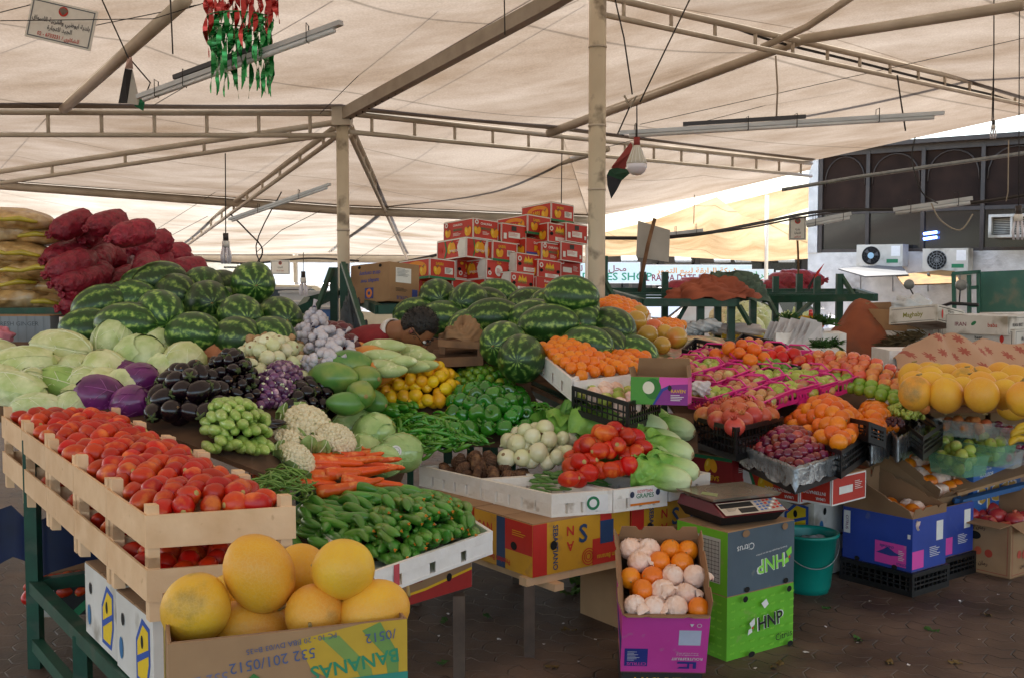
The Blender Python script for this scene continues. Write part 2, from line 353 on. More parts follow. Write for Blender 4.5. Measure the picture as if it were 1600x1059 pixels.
sheet('canopy_cloth', [P(1900,-280,7), P(2300,-100,9), P(2600,60,11)], [V((14,-5,4.3)), V((18,2,4.2)), V((20,10,4.0))], M_tent, 'unseen beige canopy cloth added over the side aisle to block sun', .1)  # out of view, carries the added sun cover on sideways
sheet('canopy_cloth', [L0, T0], [V((-14,10,3.4)), V((-12,-5,4.3))], M_tent, 'unseen beige canopy cloth added beyond the potato bags to block sun', .1)  # unseen side sheet, added to keep direct sun off the stalls
RT = [P(-700, 225, 13.6), P(0, 283, 14), P(530, 322, 14.3), P(920, 338, 14.5)]
sheet('canopy_cloth', RT, [L0 + V((0,-.12,.05)), L1 + V((0,-.12,.05)), A0 + V((0,-.12,.05)), Q1 + V((0,-.12,.05))], M_tent, 'orange tinted canopy cloth sloping down behind the horizontal truss', .1, n=24)
sheet('canopy_cloth', [P(920, 341, 15.5), P(1100, 306, 15.5), P(1266, 266, 15.5)], [Q1 + V((0,-.12,.04)), Q1.lerp(Q2, .5) + V((0,-.12,.04)), Q2 + V((0,-.12,.04))], M_tent, 'pale canopy cloth behind the lamp and the flag', .08)
EV = [P(-700, 400, 20), P(0, 398, 21), P(530, 398, 21), P(925, 402, 21)]
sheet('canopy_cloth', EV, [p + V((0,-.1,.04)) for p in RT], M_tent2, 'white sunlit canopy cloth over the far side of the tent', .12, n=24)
sheet('shade_sail', [P(925, 402, 24), P(1010, 399, 24), P(1100, 404, 24), P(1190, 409, 24), P(1290, 403, 24)], [P(925, 368, 22), P(1020, 345, 21), P(1120, 308, 21), P(1160, 338, 22), P(1290, 362, 23)], M_sail, 'sand coloured shade sail hanging in front of the shop signs', .15, cat='shade sail', n=24)
sheet('shade_sail', [P(1090, 372, 27), P(1180, 350, 27), P(1290, 318, 27)], [P(1060, 335, 26), P(1150, 315, 26), P(1290, 280, 26)], M_sail, 'narrow sand coloured sail strip near the white building', .08, cat='shade sail')
# trusses --------------------------------------------------------------------------
def truss(name, a, b, gap, n, label, r=.022, c=.028, r2=.016, gap2=None):
    a, b = V(a), V(b); g2 = gap if gap2 is None else gap2; t = empty(name, a, 0, label, 'roof truss')
    z = V((0,0,0)); d = b - a
    g = G(); g.tube([z, d], c, M_steel, 8); g.build('top_chord', t)
    g = G(); g.tube([V((0,0,-gap)), d + V((0,0,-g2))], r, M_steel, 8); g.build('bottom_chord', t)
    for i in range(n):
        s = (i + .5)/n; p = d*s; g = G(); g.tube([p, p + V((0,0,-(gap + (g2-gap)*s)))], r2, M_steel, 6); g.build('web_strut', t)
    return t
TR = V((0,0,-.03))
truss('roof_truss', P(-400, 168, 9.0) + TR, A0 + V((-.06,0,-.03)), .19, 11, 'long horizontal roof truss running level from the tall thin pole')
truss('roof_truss', A0 + V((.06,0,-.03)), Q2 + TR, .16, 15, 'roof truss from the thin pole behind the hanging lamp to the white building')
truss('roof_truss', P(935, -12, 7.8) + V((0,0,-.02)), P(1720, 170, 13.6) + TR, .13, 17, 'roof truss with a black cable along it above the long lamp tube')
truss('roof_truss', P(-420, 330, 13.4), P(524, 192, 9.7), .14, 9, 'roof truss slanting down behind the horizontal truss', gap2=.1)
truss('roof_truss', P(262, 392, 20.5), P(526, 198, 9.7), .16, 13, 'roof truss running down to the far eave beside the energy saving bulb', gap2=.09)
truss('roof_truss', P(636, 392, 20.5), P(548, 198, 9.7), .16, 13, 'steep roof truss running down towards the stacked red cartons', gap2=.09)
def pipe(name, pts, r, mt, label, cat, n=8, group=None):
    g = G(); g.tube(pts, r, mt, n); return tag(g.build(name), label, cat, group)
D = V((0,0,-.05))
pipe('roof_rafter', [L1 + V((0,0,.0)), P(290, 0, 6.9)], .045, M_steel, 'roof rafter tube behind the black and white flag', 'rafter')
g = G(); g.bar(A0 + D, P(850, 0, 7.25) + V((0,0,-.04)), .08, .10, mat('brown_steel', 'aba294', '938a7c', .55, scale=8)); g.bar(P(850,0,7.25) + V((0,0,-.04)), P(1240,-220,5.7), .08, .10, MATS['brown_steel'])
for i in range(26):
    p = (A0 + D).lerp(P(850, 0, 7.25), (i+.5)/26); g.ball(p + V((.05,-.05,-.05)), .008, M_wire, 6, 4)
tag(g.build('roof_rafter'), 'wide flat roof rafter with bolts rising from the thin pole', 'rafter')
pipe('roof_rafter', [Q1 + V((-.1,-.05,-.04)), P(1255, 62, 9.4), P(1600, 8, 8.2)], .045, M_steel, 'roof rafter tube crossing the truss with black cable', 'rafter')
pipe('roof_rafter', [P(1190, 75, 9.2), P(1262, 42, 9.0), P(1340, -10, 8.6)], .03, M_steel, 'short pale brace tube crossing above the rafter joint', 'rafter')
pipe('roof_rafter', [P(1150, 190, 11.6), P(1500, 108, 11.4), P(1620, 96, 11.4)], .035, M_steel, 'dim roof rafter tube above the long lamp tube', 'rafter')
pipe('roof_rafter', [P(610, 320, 14.2), P(780, 283, 12.9), P(950, 233, 11.5)], .035, M_steel, 'roof rafter tube rising from the far tube to the lamp truss', 'rafter')
pipe('roof_rafter', [P(515, 392, 20.5), P(610, 316, 14.2)], .035, M_steel, 'thin roof rafter tube under the steep truss', 'rafter')
pipe('roof_beam', [p + V((0,0,-.06)) for p in RT], .055, M_steel, 'long roof beam tube between the two tent bays', 'beam')
pipe('roof_beam', [P(-300, 404, 20.8), P(925, 406, 20.8)], .07, M_steel, 'eave beam tube at the far edge of the tent', 'beam')
pipe('roof_beam', [P(200, 388, 21.2), P(640, 388, 21.2)], .06, M_steel, 'second eave beam tube just above the hanging cables', 'beam')
# seams and tension wires in the cloth
def wire(pts, label, r=.006, mt=None, sag=0, name='roof_wire', cat='wire', group=None):
    pts = [V(p) for p in pts]
    if sag and len(pts) == 2:
        a, b_ = pts; pts = [a.lerp(b_, i/12.) + V((0,0,-sag*4*(i/12.)*(1-i/12.))) for i in range(13)]
    return pipe(name, pts, r, mt or M_wire, label, cat, 5, group)
wires = [((75,470,19),(325,338,14.2),'wire from behind the red sacks to the roof beam'), ((0,255,13),(80,178,9.6),'short wire at the end of the slanting truss'), ((180,400,20),(530,178,9.8),'wire running up behind the thin pole'),
 ((0,70,8),(310,8,7),'thin wire passing the notice board'), ((240,165,9),(520,0,7.3),'wire behind the slanted lamp tube'), ((500,178,9.4),(680,0,7.6),'wire beside the wide rafter'),
 ((600,178,9.8),(915,5,8.0),'dark wire below the wide rafter'), ((450,340,16),(700,190,10.6),'wire crossing the orange cloth'), ((520,430,20),(880,200,11),'wire rising to the thick pole'), ((820,200,10.8),(1180,60,9.5),'wire meeting the truss with cable'),
 ((940,300,14.5),(1100,230,12.8),'wire behind the glass bulb'), ((950,230,11),(1330,130,11),'wire above the long tube'), ((1000,195,10.5),(1600,60,10),'high thin wire over the tube')]
for (a, b_, lb) in wires: wire([P(*a), P(*b_)], 'thin dark ' + lb, .0032)
# poles ---------------------------------------------------------------------------
pt = empty('tent_pole', P(537, 430, 9.5) * 1, 0, 'thin cream steel pole beside the upside down citrus carton', 'pole'); pt.location.z = 0
g = G(); g.tube([(0,0,0),(0,0,A0.z-.02)], .054, M_pole, 16); g.build('shaft', pt); g = G(); g.box((0,0,A0.z-.06),(.16,.16,.16),M_steel); g.build('head_plate', pt)
g = G(); g.tube([(0,0,1.98),(0,0,2.0)], .057, M_steel, 16); g.build('collar', pt)
pt = empty('tent_pole', P(932, 430, 7.8) * 1, 0, 'thick cream steel pole with flaking paint near the watermelons', 'pole'); pt.location.z = 0
g = G(); g.tube([(0,0,0),(0,0,B3.z - .03)], .062, M_pole, 18); g.build('shaft', pt)
for z in (3.2, 2.65, 2.2):
    g = G(); g.tube([(0,0,z),(0,0,z+.014)], .066, M_steel, 18); g.build('collar', pt)
tp = P(462, 430, 21); tp.z = 0
pipe('tent_pole', [tp, tp + V((0,0,2.15))], .05, M_steel, 'slim grey post at the far eave of the tent', 'pole')
tp = P(919, 430, 17); tp.z = 0
pipe('tent_pole', [tp, tp + V((0,0,2.4))], .05, M_steel, 'slim grey post right behind the thick flaking pole', 'pole')
tp = P(1197, 430, 22); tp.z = 0
pipe('tent_pole', [tp, tp + V((0,0,3.2))], .04, M_steel, 'slim post holding the sand coloured sails', 'pole')
# building ------------------------------------------------------------------------
M_stucco = mat('rough_stucco', 'd9d8d2', 'b9b7b0', .95, scale=5, bump=.9, bscale=26, stain='8e8a82', stscale=1.6)
M_frame = mat('brown_aluminium', '3f342c', '2e2620', .45, scale=8)
M_glass = mat('dark_glass', '2b2826', '171615', .12, scale=1.2, spec=.7, detail=2)
C0 = P(1262, 430, 18.5); C1 = P(1600, 430, 16.5); wd = (C1 - C0); wd.z = 0; wd.normalize(); wn = V((-wd.y*-1, wd.x*-1, 0)); wn = V((wd.y, -wd.x, 0))
if wn.y > 0: wn = -wn
def BW(px, py, off=0):
    r = ray(px, py); o = V((0,0,HC)); c = C0 + wn*off; return o + r*((c - o).dot(wn)/r.dot(wn))
C0.z = 0
bl = empty('market_building', C0, 0, 'white rough walled market building with dark arched windows', 'building')
def bloc(p): return V(p) - C0
g = G(); ln = 9.0; th = wn*-6
def slab(g, s0, s1, z0, z1, o0, o1, mt):
    pts = [wd*s0 + wn*o1, wd*s1 + wn*o1, wd*s1 + wn*o0, wd*s0 + wn*o0]
    g.hexa([p + V((0,0,z0)) for p in pts], [p + V((0,0,z1)) for p in pts], mt)
zs = BW(1300, 395).z; zt = BW(1300, 240).z
slab(g, 0, ln, 0, zs, -.25, 0, M_stucco); slab(g, 0, .16, zs, zt, -.25, .02, M_stucco); slab(g, -.001, ln, zt, zt+.05, -.25, .001, M_frame); slab(g, 0, .25, 0, zt, -6, -.25, M_stucco); g.build('wall', bl)
g = G(); slab(g, 0, ln, zt+.05, zt+.12, -6.2, .15, M_frame); g.build('roof_slab', bl)
zm = BW(1300, 333).z
ss = [(BW(px, 400) - C0).dot(wd) for px in (1281, 1354, 1440, 1533, 1640, 1760, 1900)]
for i in range(len(ss)-1):
    fr = G(); a, b_ = ss[i], ss[i+1]
    slab(fr, a-.03, a+.03, zs, zt, -.08, .01, M_frame); slab(fr, a+.03, b_-.03, zm-.03, zm+.03, -.08, 0, M_frame); slab(fr, a+.03, b_-.03, zs, zs+.05, -.08, .0, M_frame); slab(fr, a+.03, b_-.03, zt-.05, zt, -.08, 0, M_frame)
    c = (a+b_)/2; hw = (b_-a)/2-.06; arc = [wd*(c + hw*math.cos(PI*k/12)) + wn*-.03 + V((0,0, zm + (zt-zm)*.45 + (zt-zm)*.48*math.sin(PI*k/12)**.8)) for k in range(13)]
    fr.tube(arc, .012, M_frame, 5)
    f = fr.build('window_frame', bl)
    gl = G(); slab(gl, a+.03, b_-.03, zs+.05, zm-.03, -.06, -.04, M_glass); slab(gl, a+.03, b_-.03, zm+.03, zt-.05, -.06, -.045, mat('brown_panel', '35261e', '221914', .9, scale=3, spec=.15)); gl.build('pane', f)
M_neon = bpy.data.materials.new('blue_lamp'); M_neon.use_nodes = True; nb_ = M_neon.node_tree.nodes['Principled BSDF']; nb_.inputs['Emission Color'].default_value = (.12,.25,1,1); nb_.inputs['Emission Strength'].default_value = 3
for k, py in enumerate((365, 373)):
    g = G(); g.tube([BW(1443, py+1, .03), BW(1464, py-2, .03)], .022, M_neon, 6); tag(g.build('lamp_tube'), ['upper', 'lower'][k] + ' one of two blue glowing tubes behind the office window', 'lamp')
M_ac = mat('ac_enamel', 'c9c5b8', 'b3aea0', .5, scale=6, stain='8d8777', stscale=4)
def ac(px0, px1, py0, py1, off, label, grille):
    a = BW(px0, py1, off); b_ = BW(px1, py1, off); t_ = BW(px0, py0, off); w = (b_-a).length; h = t_.z - a.z; o = empty('air_conditioner', a + wn*-.3, math.atan2(wd.y, wd.x), label, 'air conditioner')
    g = G(); g.box((w/2, -.15, h/2), (w, .3, h), M_ac); g.decor((w*.78, -.3, h*.25), (1,0,0), (0,0,1), [('r',-.09,-.03,.09,.03,M_grn)]); g.decor((w*.85, -.3, h*.7), (1,0,0), (0,0,1), [('r',-.07,-.08,.07,.08,M_white)]); g.build('casing', o)
    g = G(); rr_ = h*.42; cx = w*.32
    g.decor((cx, -.302, h*.5), (1,0,0), (0,0,1), [('e',0,0,rr_,rr_,M_dark)])
    for k in range(1, 5): g.decor((cx, -.305, h*.5), (1,0,0), (0,0,1), [('ring',0,0,rr_*k/4-.006,rr_*k/4,M_galv if grille else M_wire)])
    for k in range(12): g.bar((cx, -.306, h*.5), (cx+rr_*math.cos(k*PI/6), -.306, h*.5+rr_*math.sin(k*PI/6)), .008, .004, M_galv if grille else M_wire)
    g.build('fan_grille', o)
    if not grille:
        g = G(); 
        for k in range(3):
            t = k*2*PI/3; g.hexa([(cx,-.308,h*.5),(cx+rr_*.8*math.cos(t),-.308,h*.5+rr_*.8*math.sin(t)),(cx+rr_*.8*math.cos(t+.5),-.308,h*.5+rr_*.8*math.sin(t+.5)),(cx+.01,-.308,h*.5)], [(cx,-.312,h*.5),(cx+rr_*.8*math.cos(t),-.312,h*.5+rr_*.8*math.sin(t)),(cx+rr_*.8*math.cos(t+.5),-.312,h*.5+rr_*.8*math.sin(t+.5)),(cx+.01,-.312,h*.5)], mat('fan_grey','4b4b4c','3a3a3b',.5))
        g.decor((cx, -.314, h*.5), (1,0,0), (0,0,1), [('e',0,0,.05,.05,flat('9fc3d4'))]); g.build('fan_blades', o)
    return o
ac(1338, 1410, 383, 417, .38, 'cream outdoor air conditioner with open black fan and pale hub', False)
ac(1441, 1512, 389, 425, .35, 'cream outdoor air conditioner with grille over its fan', True)
def ws_panel(name, pts, mt, label, cat, th=.02):
    g = G(); n_ = (V(pts[1])-V(pts[0])).cross(V(pts[3])-V(pts[0])).normalized()*th; g.hexa([V(p) - n_ for p in pts], pts, mt); return tag(g.build(name), label, cat)
ws_panel('shade_board', [BW(1310,420,.9), BW(1352,432,1.1), BW(1420,429,.9), BW(1405,412,.1)], flat('4a4b4c'), 'grey metal sheet lying under the open fan unit', 'board')
ws_panel('flattened_cardboard', [BW(1400,430,.9), BW(1412,445,1.2), BW(1500,442,1.0), BW(1490,420,.2)], mat('yellow_card', '7d5c26', '4f3618', .8, scale=9), 'yellow brown flattened banana cartons under the grilled unit', 'cardboard')
g = G()
for px in (1345, 1395, 1450, 1500): g.bar(BW(px, 428, 0), BW(px, 428, .8), .03, .03, M_galv); g.bar(BW(px, 455, 0), BW(px, 430, .6), .02, .02, M_galv)
tag(g.build('wall_bracket'), 'steel brackets carrying the two outdoor units', 'bracket')
# window air conditioner
a = BW(1545, 372, .35); o = empty('window_unit', a, math.atan2(wd.y, wd.x), 'cream window air conditioner sticking out of the dark window', 'air conditioner')
w, h = (BW(1625, 372, .35) - a).length, BW(1545, 336, .35).z - a.z
g = G(); g.box((w/2, .2, .02), (w, .5, .04), M_ac); g.box((w/2,.2,h-.02), (w,.5,.04), M_ac); g.box((.02,.2,h/2),(.04,.5,h-.08),M_ac); g.box((w-.02,.2,h/2),(.04,.5,h-.08),M_ac); g.box((w*.45,.2,h/2),(.03,.49,h-.08),M_ac); g.build('casing', o)
g = G(); g.box((w/2, .25, h/2), (w-.08, .3, h-.08), M_frame)
for k in range(9): g.box((w/2, .08, .07+k*(h-.14)/8), (w-.09, .02, .012), M_ac)
g.build('coil_grille', o)
# green gate and frame by the wall
M_gate = mat('green_gate', '2c5a46', '1f4535', .6, scale=3, stain='5a5a44', stscale=3)
o = empty('metal_gate', (0,0,0), 0, 'green painted metal gate with an open tube frame beside it', 'gate')
g = G(); pts = [BW(1530,520,1.6), BW(1700,520,1.6), BW(1700,418,1.6), BW(1530,425,1.6)]; g.hexa(pts, [p + wn*.04 for p in pts], M_gate); g.build('gate_panel', o)
g = G()
for a, b_ in (((1492,520),(1490,428)),((1515,520),(1514,430)),((1530,520),(1529,425)),((1488,428),(1532,425)),((1515,450),(1530,449)),((1515,478),(1530,477))): g.bar(BW(*a, 1.8), BW(*b_, 1.8), .05, .05, M_green)
g.build('gate_frame', o)
# perforated steel rail and cables over the building
pipe('steel_rail', [P(1222, 297, 12.4), P(1340, 277, 12.0), P(1640, 234, 11.2)], .022, M_galv, 'perforated pale steel rail crossing before the arched windows', 'rail')
for k, (pts, lb) in enumerate([([(560,425,15),(800,378,12),(1045,371,10),(1180,350,11),(1290,330,12),(1450,326,12),(1620,303,11)], 'thick bundle of black cables strung past the big pole to the building'),
    ([(1040,372,10),(1160,358,11),(1300,333,12),(1480,322,12),(1640,300,11)], 'second black cable running along the cable bundle'),
    ([(280,402,20),(380,412,19),(480,404,19),(560,408,18)], 'tangled cables hanging along the far eave'),
    ([(1070,15,8.6),(1200,62,9.3),(1330,95,10),(1470,130,11),(1600,160,12.4)], 'black cable lying along the lower chord of a truss'),
    ([(440,300,12),(400,385,12),(425,440,12)], 'thin dark cable hanging in a bend near the thin pole'),
    ([(360,335,9),(385,360,9),(410,390,9),(395,415,9),(350,418,9)], 'loose black flex curling below the energy saving bulb'),
    ([(1430,215,9),(1425,250,9),(1440,300,9),(1465,318,9.2)], 'thin wire dangling in front of the arched windows'),
    ([(1455,318,9.2),(1470,345,9.2),(1500,360,9.2),(1520,335,9.2)], 'pale flex looping under the broken lamp housing')]):
    P3 = [P(*p) for p in pts]; sm = []
    for i in range(len(P3)-1):
        p0, p1, p2, p3 = P3[max(i-1,0)], P3[i], P3[i+1], P3[min(i+2,len(P3)-1)]
        for s in range(5):
            t = s/5.; sm.append(.5*((2*p1) + (p2-p0)*t + (2*p0-5*p1+4*p2-p3)*t*t + (3*p1-p0-3*p2+p3)*t**3))
    sm.append(P3[-1]); pipe('electric_cable', sm, [.018,.010,.018,.012,.007,.007,.006,.006][k], M_wire if k != 7 else M_cord, lb, 'cable', 6)
# shop row far behind ----------------------------------------------------------------
M_sign = flat('cfe0e2', .4); M_fac = mat('grey_facade', '6f6a66', '504c49', .8, scale=1)
sb = empty('shop_row', P(1000, 430, 32) * 1, 0, 'grey shop row with columns behind the sign boards', 'building'); sb.location.z = 0
g = G(); g.box((0,3,1.2),(34,5,2.4),M_fac); g.build('wall', sb); g = G(); g.box((0,1.6,2.48),(35,6,.14),M_fac); g.build('roof', sb)
for k in range(26):
    g = G(); g.box((-13+k*1.05,.2,1.19),(.16,.16,2.38),flat('332f2d')); g.build('column', sb)
for k in range(8):
    g = G(); g.box((-9+k*2.6,.42,1.0),(2.0,.06,1.9),M_glass); g.build('shop_window', sb)
def signboard(px0, px1, py0, py1, d, rows, label):
    a, b_ = P(px0, py1, d), P(px1, py0, d); w, h = b_.x-a.x, b_.z-a.z; g = G(); g.box((0,0,0),(w,.12,h),M_white); it = [('r',-w/2+.02,-h/2+.02,w/2-.02,h/2-.02,M_sign)]
    for tx, cx, cy, hh, c, sx in rows: it.append(('t', tx, cx*w/2, cy*h/2, hh*h, flat(c), 0, sx))
    g.decor((0,-.06,0),(1,0,0),(0,0,1),it,.004); return tag(g.build('shop_sign', None, ((a.x+b_.x)/2, d, (a.z+b_.z)/2)), label, 'sign')
signboard(838, 1000, 410, 443, 28, [(arab('محل المينا للتمور'), .1, .38, .38, '7b1f3a', 1.2), ('AL MINA DATES SHOP', .06, -.4, .5, '2b8a6b', 1.15)], 'long pale shop sign with green dates shop lettering')
signboard(1004, 1174, 414, 446, 28, [(arab('شركة الرايقة لبيع التمور'), 0, .4, .36, 'd9912a', 1.2), ('AL RAIQA DATE FRUIT TRADING', 0, -.3, .44, '7b1f3a', .85)], 'pale shop sign with orange and dark red date fruit lettering')
signboard(1150, 1208, 421, 450, 26, [(arab('عنبر لتجارة'), 0, .4, .42, '2f9a55', 1.2), ('FRUITS TRADING', -.1, -.4, .38, 'c93a2a', .8)], 'small shop sign with green script above red trading lettering')
signboard(1213, 1275, 423, 450, 26, [(arab('عامر للتجارة'), 0, .35, .36, '555a66', 1.1), ('Al Zamami Tradg', 0, -.45, .32, '2f7f86', .9)], 'small shop sign with grey script above teal lettering')
for k, px in enumerate((983, 1067, 1128, 1160, 1228)):
    g = G(); c = P(px, 405, 25); g.hexa([c + V(v) for v in ((-.18,-.1,-.08),(.18,-.1,-.08),(.18,.1,0),(-.18,.1,0))], [c + V(v) for v in ((-.18,-.1,-.03),(.18,-.1,-.03),(.18,.1,.08),(-.18,.1,.08))], M_galv); g.bar(c + V((0,.1,.05)), c + V((0,.8,.2)), .03, .03, M_galv)
    tag(g.build('flood_lamp'), 'small grey flood lamp above the shop signs', 'lamp', 'flood lamps above the shop signs')
# tree, truck and cars beyond the tent -----------------------------------------------
M_leaf = mat('tree_leaf', '5c9a4a', '2f6a35', .6, scale=2, huer=.02)
tr = empty('leafy_tree', P(420, 430, 42) * 1, 0, 'bright green tree far behind the pile of watermelons', 'tree'); tr.location.z = 0
g = G(); g.tube([(0,0,0),(.05,0,1.2),(.2,.1,2.3)], [.16,.12,.05], M_oldwood, 8)
for k in range(5): a = k*1.3; g.tube([(.05,0,1.1),(.5*math.cos(a),.5*math.sin(a),1.8),(.9*math.cos(a),.9*math.sin(a),2.4)], [.06,.04,.015], M_oldwood, 5)
g.build('trunk', tr); g = G()
cl = [(V((U(-1,1),U(-1,1),U(-.8,.8)))) for _ in range(26)]
for c in cl:
    for k in range(90):
        p = V((0,0,1.75)) + V((c.x*1.0, c.y*1.0, c.z*.9)) + V((random.gauss(0,.22),random.gauss(0,.22),random.gauss(0,.2))); q = Euler(anyrot()).to_matrix(); s = U(.06,.12)
        g.add([p + q@V((-s,0,0)), p + q@V((0,-s*.5,0)), p + q@V((s,0,0)), p + q@V((0,s*.5,.02))], [(0,1,2,3)], M_leaf)
g.build('crown', tr)
def vehicle(name, loc, rz, body, label, cat, L_=4.3, Wd=1.75, van=False):
    o = empty(name, loc, rz, label, cat); g = G()
    prof = [(-2.1,.35),(2.1,.35),(2.15,.75),(1.9,.92),(1.0,1.0),(.35,1.42),(-1.0,1.45),(-1.6,1.05),(-2.1,.95)] if not van else [(-2.3,.4),(2.3,.4),(2.3,1.0),(1.9,1.15),(1.5,1.95),(-2.3,2.0)]
    n = len(prof); vs = []
    for y, k in ((-Wd/2, .86), (-Wd/2+.08, 1), (Wd/2-.08, 1), (Wd/2, .86)):
        for x, z in prof: vs.append((x*(.985 if k < 1 else 1), y if z < 1.02 else y*.84, .4+(z-.4)*(.99 if k < 1 else 1)))
    g.add(vs, [(j*n+i, j*n+(i+1)%n, (j+1)*n+(i+1)%n, (j+1)*n+i) for j in range(3) for i in range(n)] + [tuple(range(n))[::-1], tuple(3*n+i for i in range(n))], body); g.build('body', o)
    g = G(); ww = Wd/2*.85
    if van: g.poly([(1.93,-ww,1.2),(1.93,ww,1.2),(1.57,ww*.95,1.85),(1.57,-ww*.95,1.85)], M_glass)
    else: g.poly([(.99,-ww,1.03),(.99,ww,1.03),(.42,ww*.93,1.4),(.42,-ww*.93,1.4)], M_glass); g.poly([(-1.56,ww*.95,1.12),(-1.56,-ww*.95,1.12),(-1.07,-ww*.9,1.42),(-1.07,ww*.9,1.42)], M_glass)
    g.build('windscreen', o)
    for sy in (-1, 1):
        g = G(); yy_ = sy*(Wd/2*.86+.02)
        g.poly([(.85,yy_,1.06),(.3,yy_*.98,1.36),(-.95,yy_*.98,1.38),(-1.4,yy_,1.08)][::sy], M_glass); g.build('side_window', o)
        for x in (-1.35, 1.35):
            w_ = empty('wheel', (x, sy*(Wd/2-.08), .33)); w_.parent = o; Mx = Matrix.Rotation(PI/2, 3, 'X')
            g = G(); g.lathe([(.18,-.1),(.33,-.1),(.33,.1),(.18,.1)], M_black, 20, None, Mx); g.build('tyre', w_); g = G(); g.lathe([(.01,-.09),(.18,-.09),(.18,.09),(.01,.09)], M_galv, 16, None, Mx); g.build('rim', w_)
    for sy in (-1, 1):
        g = G(); g.ball((2.08, sy*.6, .74), (.08,.16,.08), M_white, 8, 6); g.build('headlight', o)
    return o
M_carw = mat('car_white', 'e6e6e4', 'd8d8d6', .25, coat=.6); M_cars = mat('car_silver', 'b9bcc0', 'a5a8ab', .3, coat=.5, metal=.3); M_carb = mat('car_beige', 'cfc5ae', 'bfb49c', .3, coat=.5)
c = P(1000, 430, 15.5); vehicle('parked_car', (c.x+.9, 15.5, 0), R(200), M_carw, 'white parked car seen under the empty green shelf', 'car')
c = P(480, 430, 27); vehicle('parked_van', (c.x, 27, 0), R(185), M_carw, 'white van parked in the sun behind the thin pole', 'van', van=True)
c = P(390, 430, 33); vehicle('parked_car', (c.x, 33, 0), R(-70), M_cars, 'silver car parked below the bright green tree', 'car')
c = P(560, 430, 30); vehicle('parked_car', (c.x+1.5, 30, 0), R(10), M_carb, 'beige car parked beyond the pale van', 'car')
for px, dd, rz, mt_, nm_, lb, vn in ((300,24,8,M_carw,'parked_car','white car parked behind the onion sacks and watermelons',False),(345,29,172,M_carb,'parked_van','beige van parked beyond the far watermelons',True),(520,22,95,M_cars,'parked_car','silver car seen end on between the thin pole and garlic',False),(470,19.5,4,M_carb,'parked_car','beige car close behind the slim far post',False),(700,27,12,M_carw,'parked_van','white van hidden behind the red carton stack',True)):
    c = P(px, 430, dd); vehicle(nm_, (c.x, dd, 0), R(rz), mt_, lb, 'van' if vn else 'car', van=vn)
for k, (px, py, dd, w, h, cc) in enumerate(((468,498,11,.5,.3,'dfe2e4'),(500,503,10.5,.45,.25,'4a76b8'),(478,478,12,.5,.28,'c9ccd0'),(520,486,12.5,.5,.35,'b8413a'),(455,485,13,.4,.5,'3b4a58'))):
    c = P(px, py, dd); g = G(); g.box((0,0,0),(w,.35,h),flat(cc)); g.box((0,0,h/2+.012),(w+.03,.38,.024),flat('c4c6c8')); g.box((0,-.18,h*.1),(w*.5,.012,h*.25),M_white); tag(g.build('storage_box',None,c),['white','blue','pale grey','red','dark slate'][k] + ' storage box beyond the gap beside the thin pole','box')
    g = G(); zt2 = c.z - h/2 - .003; g.box((0,0,zt2/2),(w*.9,.3,zt2),M_oldwood); tag(g.build('box_stand',None,(c.x,c.y,0)),'wooden stand carrying the ' + ['white','blue','pale grey','red','dark slate'][k] + ' storage box','stand')
# buildings far off on the other side
o = empty('distant_warehouse', P(420, 430, 70) * 1, 0, 'long pale warehouse far beyond the parked van', 'building'); o.location.z = 0
g = G(); g.box((0,0,1.7),(60,8,3.4),mat('pale_render','cfc9bd','bdb6a9',.9,scale=.6)); g.build('wall', o); g = G(); g.box((0,0,3.5),(61,9,.25),M_galv); g.build('roof', o)
for k in range(12):
    g = G(); g.box((-26+k*4.6,-4.03,1.4),(2.6,.1,2.4),M_fac); g.build('roller_door', o)
